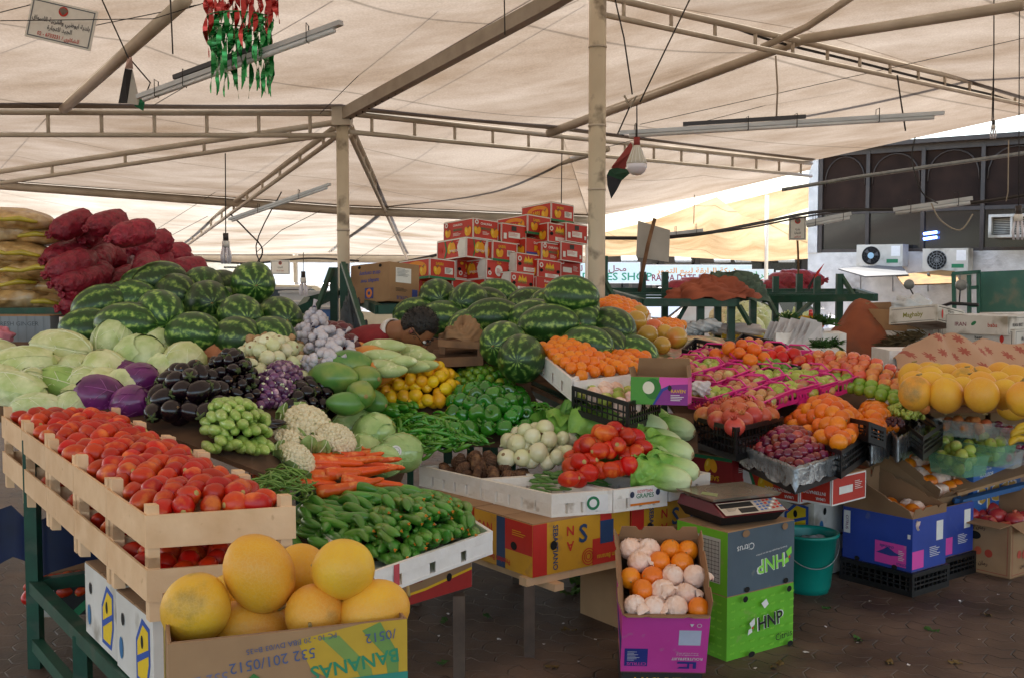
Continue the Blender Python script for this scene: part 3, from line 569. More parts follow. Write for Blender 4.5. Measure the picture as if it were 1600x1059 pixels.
# ================================================================ CARTONS, CRATES, TRAYS
def face_decor(g, w, d, h, F=None, Lf=None, Rf=None, T=None, Bk=None):
    X, Y, Z = V((1,0,0)), V((0,1,0)), V((0,0,1))
    if F: g.decor((0,-d/2,h/2), X, Z, F)
    if Lf: g.decor((-w/2,0,h/2), -Y, Z, Lf)
    if Rf: g.decor((w/2,0,h/2), Y, Z, Rf)
    if Bk: g.decor((0,d/2,h/2), -X, Z, Bk)
    if T: g.decor((0,0,h), X, Y, T)
def place(corner, yaw, w, d):
    c = V(corner); return c + V((math.cos(yaw)*w/2 - math.sin(yaw)*d/2, math.sin(yaw)*w/2 + math.cos(yaw)*d/2, 0))
def carton(name, label, cat, w, d, h, loc, rot, side=None, F=None, Lf=None, Rf=None, T=None, Bk=None, group=None, openf=None, lid=None, rim=0, inner=None, sides=None, notch=False):
    """a carton with its origin at the base centre; openf = {side: (flap length, angle outward from upright)}"""
    side = side or M_card; o = empty(name, loc, 0, label, cat, group); o.rotation_euler = rot if isinstance(rot, (tuple, list, Euler)) else (0, 0, rot)
    g = G(); t = .005; sd = sides or {}
    if openf is None:
        x, y = w/2, d/2
        g.add([(-x,-y,0),(x,-y,0),(x,y,0),(-x,y,0),(-x,-y,h),(x,-y,h),(x,y,h),(-x,y,h)], [(3,2,1,0)], side)
        b = len(g.v) - 8
        for f, k in (((0,1,5,4),'F'),((1,2,6,5),'R'),((2,3,7,6),'B'),((3,0,4,7),'L'),((4,5,6,7),'T')):
            g.f.append(tuple(b+i for i in f)); g.mi.append(g.m(sd.get(k, M_card if k == 'T' else side))); g.sm.append(False)
        face_decor(g, w, d, h, F, Lf, Rf, T, Bk); g.build('body', o)
        g = G(); g.box((0,-d/4-.001,h+.002),(w-.004,d/2-.006,.004), lid or M_card); g.box((0,d/4+.001,h+.0023),(w-.004,d/2-.006,.004), lid or M_card); g.build('lid_flap', o)
    else:
        g.box((0,0,t/2),(w,d,t), M_cardin)
        for k, c, s_ in (('F',(0,-d/2+t/2,h/2),(w,t,h)),('B',(0,d/2-t/2,h/2),(w,t,h)),('L',(-w/2+t/2,0,h/2),(t,d-2*t,h)),('R',(w/2-t/2,0,h/2),(t,d-2*t,h))): 
            g.box(c, s_, sd.get(k, side)); 
        for c, s_ in (((0,-d/2+t+.001,h/2),(w-2*t,.002,h)),((0,d/2-t-.001,h/2),(w-2*t,.002,h)),((-w/2+t+.001,0,h/2),(.002,d-2*t,h)),((w/2-t-.001,0,h/2),(.002,d-2*t,h))): g.box((c[0],c[1],c[2]+.002), s_, M_cardin)
        face_decor(g, w, d, h, F, Lf, Rf, T, Bk); g.build('body', o)
        for k, (lt, ang) in openf.items():
            la, lb_ = lt if isinstance(lt, tuple) else (lt, lt*(.92+.08*random.random())); ln_ = min(la, lb_)
            a = R(ang); g = G(); u = {'F':(0,-1),'B':(0,1),'L':(-1,0),'R':(1,0)}[k]; wd_ = w if k in 'FB' else d
            hinge = V((u[0]*(w/2-.003), u[1]*(d/2-.003), h)); dirv = V((u[0]*math.sin(a), u[1]*math.sin(a), math.cos(a))); al = V((-u[1], u[0], 0)); nn = dirv.cross(al).normalized()*.002
            p = [hinge - al*wd_/2, hinge + al*wd_/2, hinge + al*(wd_/2 - .012) + dirv*lb_, hinge + al*(-wd_/2 + .012) + dirv*la]
            # half-round finger cut-outs along the free edge of the flap
            top = []; n_ = 26
            for i in range(n_ + 1):
                s = i/n_; q = p[3].lerp(p[2], s); cut = max((1 - ((s - c_)/.055)**2)**.5 if abs(s - c_) < .055 else 0 for c_ in (.25, .75)) if notch else 0
                top.append(q - dirv*cut*ln_*.32)
            ring = [p[0], p[1]] + top[::-1]; m_ = len(ring)
            g.add([q - nn for q in ring] + [q + nn for q in ring], [tuple(range(m_))[::-1], tuple(m_+i for i in range(m_))] + [(i,(i+1)%m_,m_+(i+1)%m_,m_+i) for i in range(m_)], M_cardin if k != 'x' else side)
            g.build('flap', o)
    return o
def pin(FL, FR, BL):   # affine frame of a container from three corners of its top rim
    FL, FR, BL = V(FL), V(FR), V(BL); ex, ey = FR-FL, BL-FL
    return lambda a, b, z: FL + ex*a + ey*b + V((0,0,z)), ex.length, ey.length
def cell(T, a0, a1, b0, b1, z0, z1): 
    q = [(a0,b0),(a1,b0),(a1,b1),(a0,b1)]; return [T(a,b,z0) for a,b in q], [T(a,b,z1) for a,b in q]
def foam_tray(label, FL, FR, BL, h=.1, mt=None, group='white foam trays', decor=None, t=.02, thing=True, nb=(5,5)):
    mt = mt or M_foamold; FL = V(FL); T0, lx, ly = pin(V((0,0,0)), V(FR)-FL, V(BL)-FL); tx, ty = t/lx, t/ly
    o = empty('foam_tray', FL, 0, label, 'tray', group); g = G()
    g.hexa(*cell(T0,0,1,0,1,-h,-h+.012), mt); zr = -h*.42
    for c in ((0,1,0,ty),(0,1,1-ty,1),(0,tx,ty,1-ty),(1-tx,1,ty,1-ty)): g.hexa(*cell(T0,*c,zr,0), mt)
    g.build('rim', o); g = G()
    def blocks(n, fx):
        for i in range(n):
            e = .09/n; a0, a1 = i/n + (e if i else 0), (i+1)/n - (e if i < n-1 else 0); g.hexa(*cell(T0, *fx(a0, a1), -h+.012, zr), mt)
    blocks(nb[0], lambda a, b: (a, b, .004, ty-.004)); blocks(nb[0], lambda a, b: (a, b, 1-ty+.004, 1-.004))
    blocks(nb[1], lambda a, b: (.003, tx-.003, ty+a*(1-2*ty), ty+b*(1-2*ty))); blocks(nb[1], lambda a, b: (1-tx+.003, 1-.003, ty+a*(1-2*ty), ty+b*(1-2*ty)))
    g.build('wall_blocks', o)
    if decor:
        g = G(); ex = (T0(1,0,0)).normalized(); g.decor(T0(.5,0,-h*.5) , ex, (0,0,1), decor, .0025); g.build('sticker', o)
    return o
def wood_crate(label, FL, FR, BR, BL, h=.115, up=.035, group='wooden tomato crates', low=.04):
    FL = V(FL); q = [V((0,0,0)), V(FR)-FL, V(BR)-FL, V(BL)-FL]
    def T(a, b, z): return (q[0]*(1-a)+q[1]*a)*(1-b) + (q[3]*(1-a)+q[2]*a)*b + V((0,0,z))
    o = empty('wooden_crate', FL, 0, label, 'crate', group); lx, ly = q[1].length, q[3].length; tx, ty = .008/lx, .008/ly; px_, py_ = .032/lx, .032/ly
    for c in ((0,1,0,ty),(0,1,1-ty,1),(0,tx,ty,1-ty),(1-tx,1,ty,1-ty)):
        g = G(); g.hexa(*cell(T,*c,-h+.02,U(-.004,.002)), M_wood); g.build('side_slat', o)
    for a0, b0 in ((tx,ty),(1-tx-px_,ty),(1-tx-px_,1-ty-py_),(tx,1-ty-py_)):
        g = G(); g.hexa(*cell(T,a0,a0+px_,b0,b0+py_,-h-low,up*U(.75,1.25)), M_wood); g.build('corner_post', o)
    g = G()
    for i in range(5): g.hexa(*cell(T,tx+.01,1-tx-.01,.04+i*.19,.04+i*.19+.15,-h+.02,-h+.026), M_wood)
    g.build('bottom_slats', o)
    return o, T
def plastic_crate(label, FL, FR, BL, h=.16, mt=None, group='black plastic produce crates', rows=3, name='plastic_crate'):
    mt = mt or M_black; FL = V(FL); T, lx, ly = pin(V((0,0,0)), V(FR)-FL, V(BL)-FL); o = empty(name, FL, 0, label, 'crate', group)
    tx, ty = .012/lx, .012/ly; g = G(); g.hexa(*cell(T,0,1,0,1,-h,-h+.008), mt)
    for z0, z1 in ((-.022,0),(-h+.008,-h+.03)):
        for c in ((0,1,0,ty),(0,1,1-ty,1),(0,tx,ty,1-ty),(1-tx,1,ty,1-ty)): g.hexa(*cell(T,*c,z0,z1), mt)
    for k in range(1, rows):
        z = -.022 - (h-.052)*k/rows
        for c in ((.01,.99,.002,ty*.7),(.01,.99,1-ty*.7,1-.002),(.002,tx*.7,ty,1-ty),(1-tx*.7,1-.002,ty,1-ty)): g.hexa(*cell(T,*c,z-.006,z+.002), mt)
    for n_, fx in ((max(4,int(lx/.035)), 0), (max(4,int(ly/.035)), 1)):
        for i in range(n_+1):
            s = i/n_; w_ = .006 if 0 < i < n_ else .02
            for e in (0, 1):
                if fx == 0: a = min(1-w_/lx, max(0, s - w_/lx/2)); c = (a, a + w_/lx, .001 if not e else 1-ty*.8, ty*.8 if not e else 1-.001)
                else: a = min(1-w_/ly, max(0, s - w_/ly/2)); c = (.001 if not e else 1-tx*.8, tx*.8 if not e else 1-.001, a, a + w_/ly)
                g.hexa(*cell(T,*c,-h+.03,-.022), mt)
    g.build('lattice', o); return o
# ---- printed designs ------------------------------------------------------------------
C_ = flat
def holes(w, z=0, n=2, r=.018): return [('e', -w*.3, z, r, r*.75, M_dark), ('e', w*.3, z, r, r*.75, M_dark)] if n == 2 else [('e', 0, z, r*1.6, r*.8, M_dark)]
def mango(cx, cy, s, f=1): return [('e', cx-s*.28, cy, s*.36, s*.6, M_yel, .3*f), ('e', cx+s*.28, cy, s*.36, s*.58, flat('f0a51c'), -.3*f), ('e', cx-s*.34, cy+s*.15, s*.1, s*.25, flat('f7d65a'), .3*f), ('p', [(cx-s*.1,cy+s*.55),(cx+s*.3,cy+s*.85),(cx+s*.1,cy+s*.5)], M_grn)]
def border(w, h, mt, e=.008, in_=0): a, b = w/2-in_, h/2-in_; return [('r',-a,-b,a,-b+e,mt),('r',-a,b-e,a,b,mt),('r',-a,-b+e,-a+e,b-e,mt),('r',a-e,-b+e,a,b-e,mt)]
def tiny(cx, cy, w, n, mt, rnd_=True, st=.009): return [('r', cx-w/2, cy-i*st, cx-w/2+w*(.6+.4*((i*37)%10)/10.), cy-i*st+.003, mt) for i in range(n)]
def sabri(w, h, r=0): 
    k = -1 if r else 1; return border(w,h,M_white,.007) + [('e', w*.05, k*h*.05, w*.36, h*.36, flat('e8901c')), ('e', w*.05, k*h*-.08, w*.3, h*.3, M_red)] + mango(w*.3, -k*h*.12, h*.4) + [('t','SABRI',-w*.02,k*h*.0,h*.3,M_yel,r), ('r',-w/2,-k*h/2,w/2,-k*h/2+k*h*.12,M_grn)]
def sabri2(w, h): return border(w,h,M_white,.007) + [('t','SABRI',-w*.12,h*.24,h*.2,M_yel), ('r',w*.08,-h*.22,w*.4,h*.1,M_white), ('r',-w/2,-h/2,w/2,-h*.38,M_grn)] + mango(-w*.22,-h*.1,h*.36) + tiny(w*.24,h*.04,w*.26,4,M_blk)
def khyber(w, h): return border(w,h,M_white,.006) + mango(-w*.34,-h*.1,h*.34) + mango(w*.34,-h*.14,h*.4) + [('t','CHAUNSA',0,h*.26,h*.16,M_white),('t','MANGO',.0,h*.02,h*.18,M_grn),('ring',-w*.38,h*.32,h*.06,h*.12,M_white)] + tiny(.0,-h*.15,w*.3,3,M_white)
def afsar(w, h): return border(w,h,M_white,.005) + [('p',[(-w*.2,h*.05),(-w*.12,h*.36),(-w*.03,h*.2),(0,h*.42),(w*.06,h*.2),(w*.16,h*.34),(w*.2,h*.05)],M_yel),('t','AFSAR',0,h*.02,h*.22,flat('8b8f4a')),('ring',-w*.36,h*.22,h*.07,h*.13,M_white),('r',-w*.2,-h*.4,w*.4,-h*.2,M_white)] + tiny(w*.1,-h*.24,w*.4,3,M_red,st=.008) + holes(w*1.2,-h*.05)
def kt(w, h): return border(w,h,M_white,.008) + [('t','KT',0,h*.16,h*.36,M_yel),('e',-w*.28,h*.3,h*.11,h*.07,M_yel),('t','KASHIF TRADERS',w*.04,-h*.18,h*.08,M_white),('ring',-w*.32,-h*.2,h*.06,h*.12,M_white)] + tiny(w*.05,-h*.3,w*.5,2,M_white) + holes(w*1.25,.0)
def ovalw(w, h): return border(w,h,M_white,.008) + [('e',0,-h*.05,w*.15,h*.28,M_white),('t',arab('شركة'),0,h*.34,h*.14,M_yel),('ring',-w*.36,-h*.2,h*.05,h*.11,M_white)] + tiny(0,h*.04,w*.18,5,M_red,st=.008) + holes(w*1.3,h*.0,2,.013)
def dummuj(w, h): return [('t','Dummuj',0,h*.3,h*.17,M_white),('r',-w*.15,-h*.12,w*.15,h*.16,M_yel)] + tiny(0,h*.1,w*.22,4,M_red,st=.01) + [('r',-w/2,-h/2,w/2,-h*.2,flat('27429a'))] + [('t','5 5 5',0,-h*.35,h*.16,M_white)]
def tradec(w, h): return border(w,h,M_white,.006) + [('r',-w*.1,h*.16,w*.1,h*.4,flat('31302c')),('r',-w*.22,-h*.22,w*.24,h*.08,M_white)] + tiny(0,h*.03,w*.4,3,M_red,st=.01) + [('r',-w*.42,-h*.3,-w*.3,h*.0,M_white),('r',w*.34,-h*.3,w*.42,-h*.1,M_white)]
def umar(w, h, r=180): return border(w,h,M_white,.009) + [('p',[(w*.5-.01,-h*.5+.01),(w*.5-.01,h*.5-.01),(w*.28,h*.5-.01),(w*.2,h*.1),(w*.26,-h*.5+.01)] if r == 0 else [(-w*.5+.01,h*.5-.01),(-w*.5+.01,-h*.5+.01),(-w*.24,-h*.5+.01),(-w*.18,-h*.05),(-w*.24,h*.5-.01)],M_white),('p',[(-w*.24,-h*.5+.01),(-w*.18,-h*.05),(-w*.24,h*.5-.01),(-w*.2,h*.5-.01),(-w*.13,-h*.05),(-w*.2,-h*.5+.01)],M_grn),('ring',-w*.36,-h*.0,h*.1,h*.16,M_red),('t','W',-w*.36,0,h*.14,M_red,180)] + mango(w*.02,h*.05,h*.5,-1) + [('t','UMAR',w*.36,-h*.3,h*.14,M_white,180),('t','INTERNATIONAL',w*.22,-h*.1,h*.16,M_white,180),('t','Produce of Pakistan',w*.3,h*.34,h*.06,M_white,180)]
def redplain(w, h): return border(w,h,M_white,.007) + [('r',-w*.3,-h*.15,w*.1,h*.12,M_white)] + tiny(w*.28,h*.2,w*.25,5,M_white)
def banana_fig(w, h): return [('p',[(w*.05,-h*.42),(w*.05,h*.1),(w*.22,h*.42),(w*.42,h*.36),(w*.42,-h*.1),(w*.34,-h*.42)],flat('1f4fa8')),('p',[(w*.09,-h*.36),(w*.09,h*.08),(w*.24,h*.34),(w*.38,h*.3),(w*.38,-h*.1),(w*.31,-h*.36)],flat('ecc70f')),('p',[(w*.06,-h*.12),(w*.4,h*.1),(w*.4,h*.02),(w*.08,-h*.2)],flat('1f4fa8')),('e',w*.22,h*.12,.012,.02,M_dark),('e',-w*.36,-h*.2,.02,.035,flat('2c6ea0')),('e',-w*.3,h*.2,.015,.02,M_dark)]
M_cred = mat('carton_red', 'c63424', 'b22a1d', .55, scale=6, bump=.05); M_cyel = mat('carton_yellow', 'd9a320', 'c08a1a', .6, scale=5, bump=.15, stain='a5763a', stscale=9, st0=.6)
M_cpink = mat('carton_pink', 'e04fae', 'd0439e', .5, scale=5, bump=.15, stain='b98aa0', stscale=16, st0=.64); M_cslate = mat('carton_slate', '50606c', '44525d', .55, scale=5, bump=.15, stain='7f8078', stscale=14, st0=.63); M_cgreen = mat('carton_green', '6dbb2c', '5ba522', .5, scale=5, bump=.15, stain='8f9a5a', stscale=12, st0=.62)
M_cblue = mat('carton_blue', '2a47a5', '223b8c', .5, scale=5, bump=.15, stain='5a648a', stscale=14, st0=.64); M_cwhite = mat('carton_white', 'd9d6cf', 'c3bfb6', .6, scale=6, stain='8f8676', stscale=5); M_cgrey = mat('carton_grey', '8c959c', '7c858c', .7, scale=5)
# ================================================================ TABLES AND FRAMES
def frame_leg(g, top, foot, w=.04, mt=None): g.bar(foot, top, w, w, mt or M_green)
# --- island front: banana cartons on trestles
YI = R(37); e1 = V((math.cos(YI), math.sin(YI), 0)); e2 = V((-math.sin(YI), math.cos(YI), 0))
cS = W(832, 820, .567); cS.z = .345
def san(w, h): return [('r',-w*.5,-h*.5,-w*.36,h*.5,M_red),('r',w*.1,-h*.5,w*.5,h*.02,M_red),('r',w*.18,h*.02,w*.3,h*.5,M_red),('r',w*.18,-h*.1,w*.32,h*.36,flat('23406b')),('t','SEBASTIANO',-w*.28,0,h*.17,flat('23406b'),-90,.9),('t','A',-w*.13,-h*.02,h*.26,M_red,180),('t','N',-w*.13,h*.26,h*.26,M_red),('t','S',.0,h*.16,h*.5,flat('23406b')),('ring',.03,-h*.3,h*.05,h*.07,M_red),('ring',.03,-h*.3,h*.1,h*.12,M_red),('ring',.03,-h*.3,h*.15,h*.17,M_red),('e',-w*.3,h*.05,.018,.02,M_dark),('t','Premium Bananas',w*.3,-h*.35,h*.14,M_cyel,180,.8)]
def san2(w, h): return [('r',-w*.1,-h*.5,w*.05,h*.5,flat('23406b')),('r',w*.05,-h*.1,w*.5,h*.5,M_red),('t','SAN',-w*.3,h*.2,h*.26,M_red),('t','Premium Bananas',-w*.1,-h*.35,h*.16,M_red,180,.8),('e',w*.2,.0,.022,.018,M_dark),('ring',-w*.3,-h*.1,h*.1,h*.14,M_org)] + tiny(w*.3,h*.3,w*.25,3,M_yel)
for k, off in enumerate((0, .56)):
    carton('banana_carton', ['yellow and red banana carton at the corner of the foam tray stall', 'second yellow banana carton behind the pink citrus carton'][k], 'carton', .55, .42, .222, place(cS + e1*off + V((0,0,.0005*k)), YI, .55, .42), (0,0,YI), M_cyel, F=san(.55,.22), Lf=san2(.42,.22), group='banana cartons')
carton('banana_carton', 'yellow banana carton tucked in behind the cucumber tray', 'carton', .55, .42, .222, place(cS + e2*.43 + V((0,0,.0012)), YI, .55, .42), (0,0,YI), M_cyel, F=san(.55,.22), Lf=san2(.42,.22), group='banana cartons')
g = G(); t_ = empty('trestle_table', V((cS.x, cS.y, 0)), 0, 'low wooden trestle under the banana cartons and foam trays', 'table')
for a, b_ in ((.0,.0),(.62,.0),(1.1,.0),(.0,.9),(.62,.9),(1.1,.9)):
    p = e1*(a) + e2*(b_+.02) + V((.0,.03,0)); g = G(); g.bar(p, p + V((0,0,.31)), .045, .045, mat('worn_leg','6f5d4f','4d4038',.7,scale=12,metal=.2)); g.build('leg', t_)
g = G()
for b_ in (.04, .5, .95): g.bar(e2*b_ + V((0,0,.325)) - e1*.02, e2*b_ + e1*1.25 + V((0,0,.325)), .05, .035, M_wood)
for b_ in (.12, .7, 1.05): g.bar(e1*b_ + V((0,0,.292)) - e2*.03, e1*b_ + e2*1.0 + V((0,0,.292)), .05, .03, M_wood)
g.build('beam', t_)
# --- cucumber stand: flat carton on a trestle
cE = W(737, 868, .51)
fl = W(560, 895, .60)
g = G(); t_ = empty('trestle_table', V((cE.x, cE.y, 0)), 0, 'low wooden trestle under the cucumber tray and the maroon carton', 'table'); dE = (W(600,905,.45) - W(737,868,.45)); dE.z = 0; dE.normalize(); nE = V((dE.y*-1, dE.x, 0)); 
if nE.y < 0: nE = -nE
for a, b_ in ((.04,.03),(.62,.03),(.04,.75),(.6,.75)):
    p = dE*a + nE*b_; g = G(); g.bar(p, p + V((0,0,.36)), .045, .045, MATS['worn_leg']); g.build('leg', t_)
g = G(); g.bar(nE*.1 + V((0,0,.375)) - dE*.06, nE*.1 + dE*.7 + V((0,0,.375)), .04, .028, M_wood); g.bar(nE*.6 + V((0,0,.375)) - dE*.06, nE*.6 + dE*.7 + V((0,0,.375)), .04, .028, M_wood); g.build('beam', t_)
yE = math.atan2(-dE.y, -dE.x)
def estrella(w, h): return [('p',[(-w*.5,-h*.5),(w*.5,-h*.5),(w*.5,h*.05),(w*.1,-h*.2),(-w*.5,-h*.3)],flat('a92a25')),('p',[(w*.5,h*.05),(w*.1,-h*.2),(-w*.5,-h*.3),(-w*.5,-h*.24),(w*.1,-h*.12),(w*.5,h*.13)],M_yel),('r',-w*.5,h*.1,w*.08,h*.5,flat('8f2320')),('t','LA ESTRELLA',-w*.12,h*.28,h*.24,M_org),('e',w*.3,-h*.0,.014,.016,M_dark)]
carton('fruit_carton', 'maroon and orange carton wrapped in film under the cucumber tray', 'carton', .62, .72, .125, place(V((cE.x,cE.y,.39)) + dE*.62, yE, .62, .72), (0,0,yE), M_card, F=estrella(.62,.125), Rf=redplain(.72,.125))
# --- sloping boards ------------------------------------------------------------------
def grid_board(name, fn, nx, ny, th, mt, label, cat='display board'):
    vs = []; 
    for j in range(ny+1):
        for i in range(nx+1): vs.append(fn(i/nx, j/ny))
    n = len(vs); fs = [(j*(nx+1)+i, j*(nx+1)+i+1, (j+1)*(nx+1)+i+1, (j+1)*(nx+1)+i) for j in range(ny) for i in range(nx)]
    vs2 = [v - V((0,0,th)) for v in vs]; g = G(); g.add(vs + vs2, fs + [tuple(n+k for k in f[::-1]) for f in fs], mt)
    bd = [i for i in range(nx)] + [(nx) + j*(nx+1) for j in range(ny)] + [ny*(nx+1)+nx-i for i in range(nx)] + [(ny-j)*(nx+1) for j in range(ny)]
    g.add(vs + vs2, [(bd[k], n+bd[k], n+bd[(k+1)%len(bd)], bd[(k+1)%len(bd)]) for k in range(len(bd))], mt)
    return tag(g.build(name), label, cat)
def ybot(px): return 652 if px < 190 else min(758, 652 + (px-190)*.39) if px < 630 else 690
M_liner = mat('paper_liner', '6b4f38', '4a3627', .9, scale=7)
grid_board('display_board', lambda a, b: SAM(-90 + 920*a, ybot(-90+920*a)*(1-b) + 534*b, -.012), 40, 8, .02, M_liner, 'cardboard covered sloping board under cabbages, aubergines and chillies')
grid_board('display_board', lambda a, b: S(690 + 400*a, (690+ 10*a)*(1-b) + (645 if a > .35 else 610)*b, 'M', -.014), 20, 6, .02, M_liner, 'cardboard covered sloping board under the lettuces and white onions')
def frame_table(label, pts, h=.05, legs=None, mt=None, w=.05):
    """steel edge beams through pts (closed), legs to the ground"""
    o = empty('stall_frame', V((pts[0].x, pts[0].y, 0)), 0, label, 'stall'); b = V(o.location); g = G(); n = len(pts)
    for i in range(n): g.bar(pts[i]-b, pts[(i+1)%n]-b, w, h, mt or M_green)
    g.build('edge_beam', o)
    for p in (legs or pts):
        g = G(); g.bar(V((p.x,p.y,0))-b, p - V((0,0,.03)) - b, .045, .045, mt or M_green); g.build('leg', o)
    return o
# back of the island
b0, b1, b2, b3 = SAM(-60,545,-.06), SAM(470,540,-.06), S(800,578,'M',-.06), S(700,735,'M',-.06)
frame_table('green steel frame carrying the cabbage and pepper display', [SAM(-60,640,-.12), b0, b1, b2, S(700,690,'M',-.16), SAM(470,720,-.2)])
# table B: watermelons
TB = [S(905,640,'B',-.03), S(735,562,'B',-.03), S(640,520,'B',-.03), S(960,498,'B',-.03), S(1010,585,'B',-.03)]
frame_table('green edged table sloping under the front watermelons', TB, .07)
grid_board('display_board', lambda a, b: (S(905,638,'B').lerp(S(1010,585,'B'), a)).lerp(S(735,560,'B').lerp(S(960,498,'B'), a), b) , 6, 6, .02, M_oldwood, 'old plank board under the middle heap of watermelons')
grid_board('display_board', lambda a, b: (S(735,560,'B').lerp(S(960,498,'B'), a)).lerp(S(600,515,'B',.02).lerp(S(900,478,'B',.02), a), b) , 6, 6, .02, M_oldwood, 'old plank board behind the middle heap of watermelons')
# table C: fruit
q7 = [S(1170,715,'C',-.25), S(1060,575,'C',-.12), S(985,520,'C',-.12), S(1180,540,'C',-.2), S(1380,630,'C',-.25)]; frame_table('green steel frame under the apple and orange display', q7, .05, legs=[q7[0]+V((.1,.35,0)), q7[1], q7[2], q7[3]], w=.03)
grid_board('display_board', lambda a, b: (S(1100,705,'C',-.16).lerp(S(1420,670,'C',-.12), a)).lerp(S(965,520,'C',-.02).lerp(S(1250,540,'C',-.02), a), b), 10, 10, .02, M_liner, 'board under the punnets, oranges and pomegranates')
# foliage patterned oilcloth by the pomelos
M_oil = mat('oilcloth', '59683a', 'a8552f', .35, scale=9, coat=.3, contrast=.08, stain='cfc08a', stscale=13)
grid_board('patterned_oilcloth', lambda a, b: (S(975,566,'C',.012).lerp(S(1200,600,'C',.012), a)).lerp(S(960,515,'C',.012).lerp(S(1130,528,'C',.012), a), b) + V((0,0,.012*math.sin(a*17)*math.sin(b*9))), 20, 12, .004, M_oil, 'glossy fruit patterned oilcloth in front of the pomelos', 'cloth')
# table for the melons at far right
mz = 1.0
TD = [P(1398,640,5.9), P(1720,640,5.8), P(1720,600,6.7), P(1402,600,6.7)]
frame_table('wooden frame under the heap of yellow melons', TD, .03, legs=TD[2:], mt=M_oldwood, w=.03)
grid_board('display_board', lambda a, b: TD[0].lerp(TD[1], a).lerp(TD[3].lerp(TD[2], a), b) + V((0,0,.035)), 6, 4, .02, M_liner, 'board under the heap of yellow melons')
# high green shelves --------------------------------------------------------------------
def shelf(label, pts, uprights, braces, group='high green shelves'):
    o = empty('display_shelf', V((pts[0].x, pts[0].y, 0)), 0, label, 'shelf', group); b = V(o.location)
    for i in range(len(pts)):
        g = G(); g.bar(pts[i]-b, pts[(i+1)%len(pts)]-b, .05, .06, M_green); g.build('edge_beam', o)
    g = G(); n = 4
    for k in range(1, n): g.bar(pts[0].lerp(pts[3], k/n)-b, pts[1].lerp(pts[2], k/n)-b, .05, .02, M_green)
    g.build('deck_bars', o)
    for p, z0, z1 in uprights: g = G(); g.bar(V((p.x,p.y,z0))-b, V((p.x,p.y,z1))-b, .055, .055, M_green, V((0,1,0))); g.build('upright', o)
    for p, q in braces: g = G(); g.bar(p-b, q-b, .03, .03, M_green); g.build('brace', o)
    return o
def ZP(px, py, d): return P(px, py, d)
s1 = [P(592,484,7.1), P(760,481,7.1), P(760,462,8.3), P(536,456,8.3)]
shelf('green shelf under the citrus carton and red mango cartons', s1, [(P(522,430,7.9),0,P(522,418,7.9).z),(P(538,430,7.6),0,P(538,412,7.6).z),(P(760,430,7.3),0,1.37)], [(P(518,420,7.85),P(490,498,7.6)),(P(536,412,7.5),P(571,520,6.9))])
s1b = [P(470,484,7.9), P(520,462,7.9), P(536,456,9), P(480,470,9)]
shelf('short green shelf wing behind the garlic bags', s1b, [(P(472,430,8.0),0,1.36)], [])
s2 = [P(1005,473,8.3), P(1150,473,8.3), P(1150,456,9.6), P(944,455,9.6)]
shelf('empty green shelf with rust red cloth on its end', s2, [(P(944,430,8.6),0,1.75),(P(1004,430,9.4),0,P(1004,425,9.4).z),(P(1039,430,9.4),0,P(1039,425,9.4).z),(P(1095,430,8.4),0,1.36),(P(1122,430,9),0,1.36),(P(1143,430,8.4),0,1.36)], [(P(940,430,8.2),P(965,476,8.0)),(P(1072,478,8.5),P(1058,503,8.5)),(P(1155,478,8.3),P(1172,507,8.2))])
s3 = [P(1195,468,9.4), P(1367,465,8.8), P(1340,456,10.6), P(1150,456,10.8)]
shelf('long green shelf standing in front of the white wall', s3, [(P(1177,430,9.2),0,P(1177,430,9.2).z),(P(1212,430,10.4),0,P(1212,432,10.4).z),(P(1249,430,10.4),0,P(1249,428,10.4).z),(P(1277,430,10),0,P(1277,432,10).z),(P(1312,430,9.6),0,P(1312,428,9.6).z)], [(P(1180,430,9.2),P(1215,495,8.9)),(P(1272,468,9.4),P(1240,498,9.2)),(P(1315,432,9.6),P(1342,475,9.4))])
s4 = [P(-150,490,6.6), P(128,488,6.6), P(118,477,7.6), P(-150,477,7.6)]
shelf('green shelf under the potato bags and red onion sacks', s4, [(P(118,430,6.8),0,1.33),(P(-60,430,6.8),0,1.33)], [])
# ================================================================ PRODUCE SHAPES
def mk(fn, name):
    g = G(); fn(g); return g.mesh(name)
def lump(amp, f=3, ph=0):
    return lambda w, u: w*(1 + amp*(math.sin(u.x*f*2.1+ph) * math.cos(u.y*f*1.7+ph*2) + .6*math.sin(u.z*f*2.9+ph*.7)))
m, nt, b = base_mat('watermelon'); L = nt.links.new
tc = node(nt,'ShaderNodeTexCoord'); oi = node(nt,'ShaderNodeObjectInfo'); nz = node(nt,'ShaderNodeTexNoise'); nz.inputs['Scale'].default_value = 16; nz.inputs['Detail'].default_value = 6
cb = node(nt,'ShaderNodeCombineXYZ'); [L(oi.outputs['Random'], cb.inputs[i]) for i in range(3)]
va = node(nt,'ShaderNodeVectorMath',operation='MULTIPLY_ADD'); L(cb.outputs[0], va.inputs[0]); va.inputs[1].default_value = (31,31,31); L(tc.outputs['Object'], va.inputs[2]); L(va.outputs[0], nz.inputs['Vector'])
sx = node(nt,'ShaderNodeSeparateXYZ'); L(tc.outputs['Object'], sx.inputs[0])
def mth(op, a, b_=None, nt=nt):
    n = node(nt, 'ShaderNodeMath', operation=op)
    for i, q in enumerate((a, b_)):
        if q is None: continue
        if isinstance(q, (int, float)): n.inputs[i].default_value = q
        else: nt.links.new(q, n.inputs[i])
    return n.outputs[0]
ang = mth('ARCTAN2', sx.outputs[1], sx.outputs[2])
w_ = mth('SINE', mth('ADD', mth('MULTIPLY', ang, 10.), mth('MULTIPLY', mth('SUBTRACT', nz.outputs['Fac'], .5), 7.)))
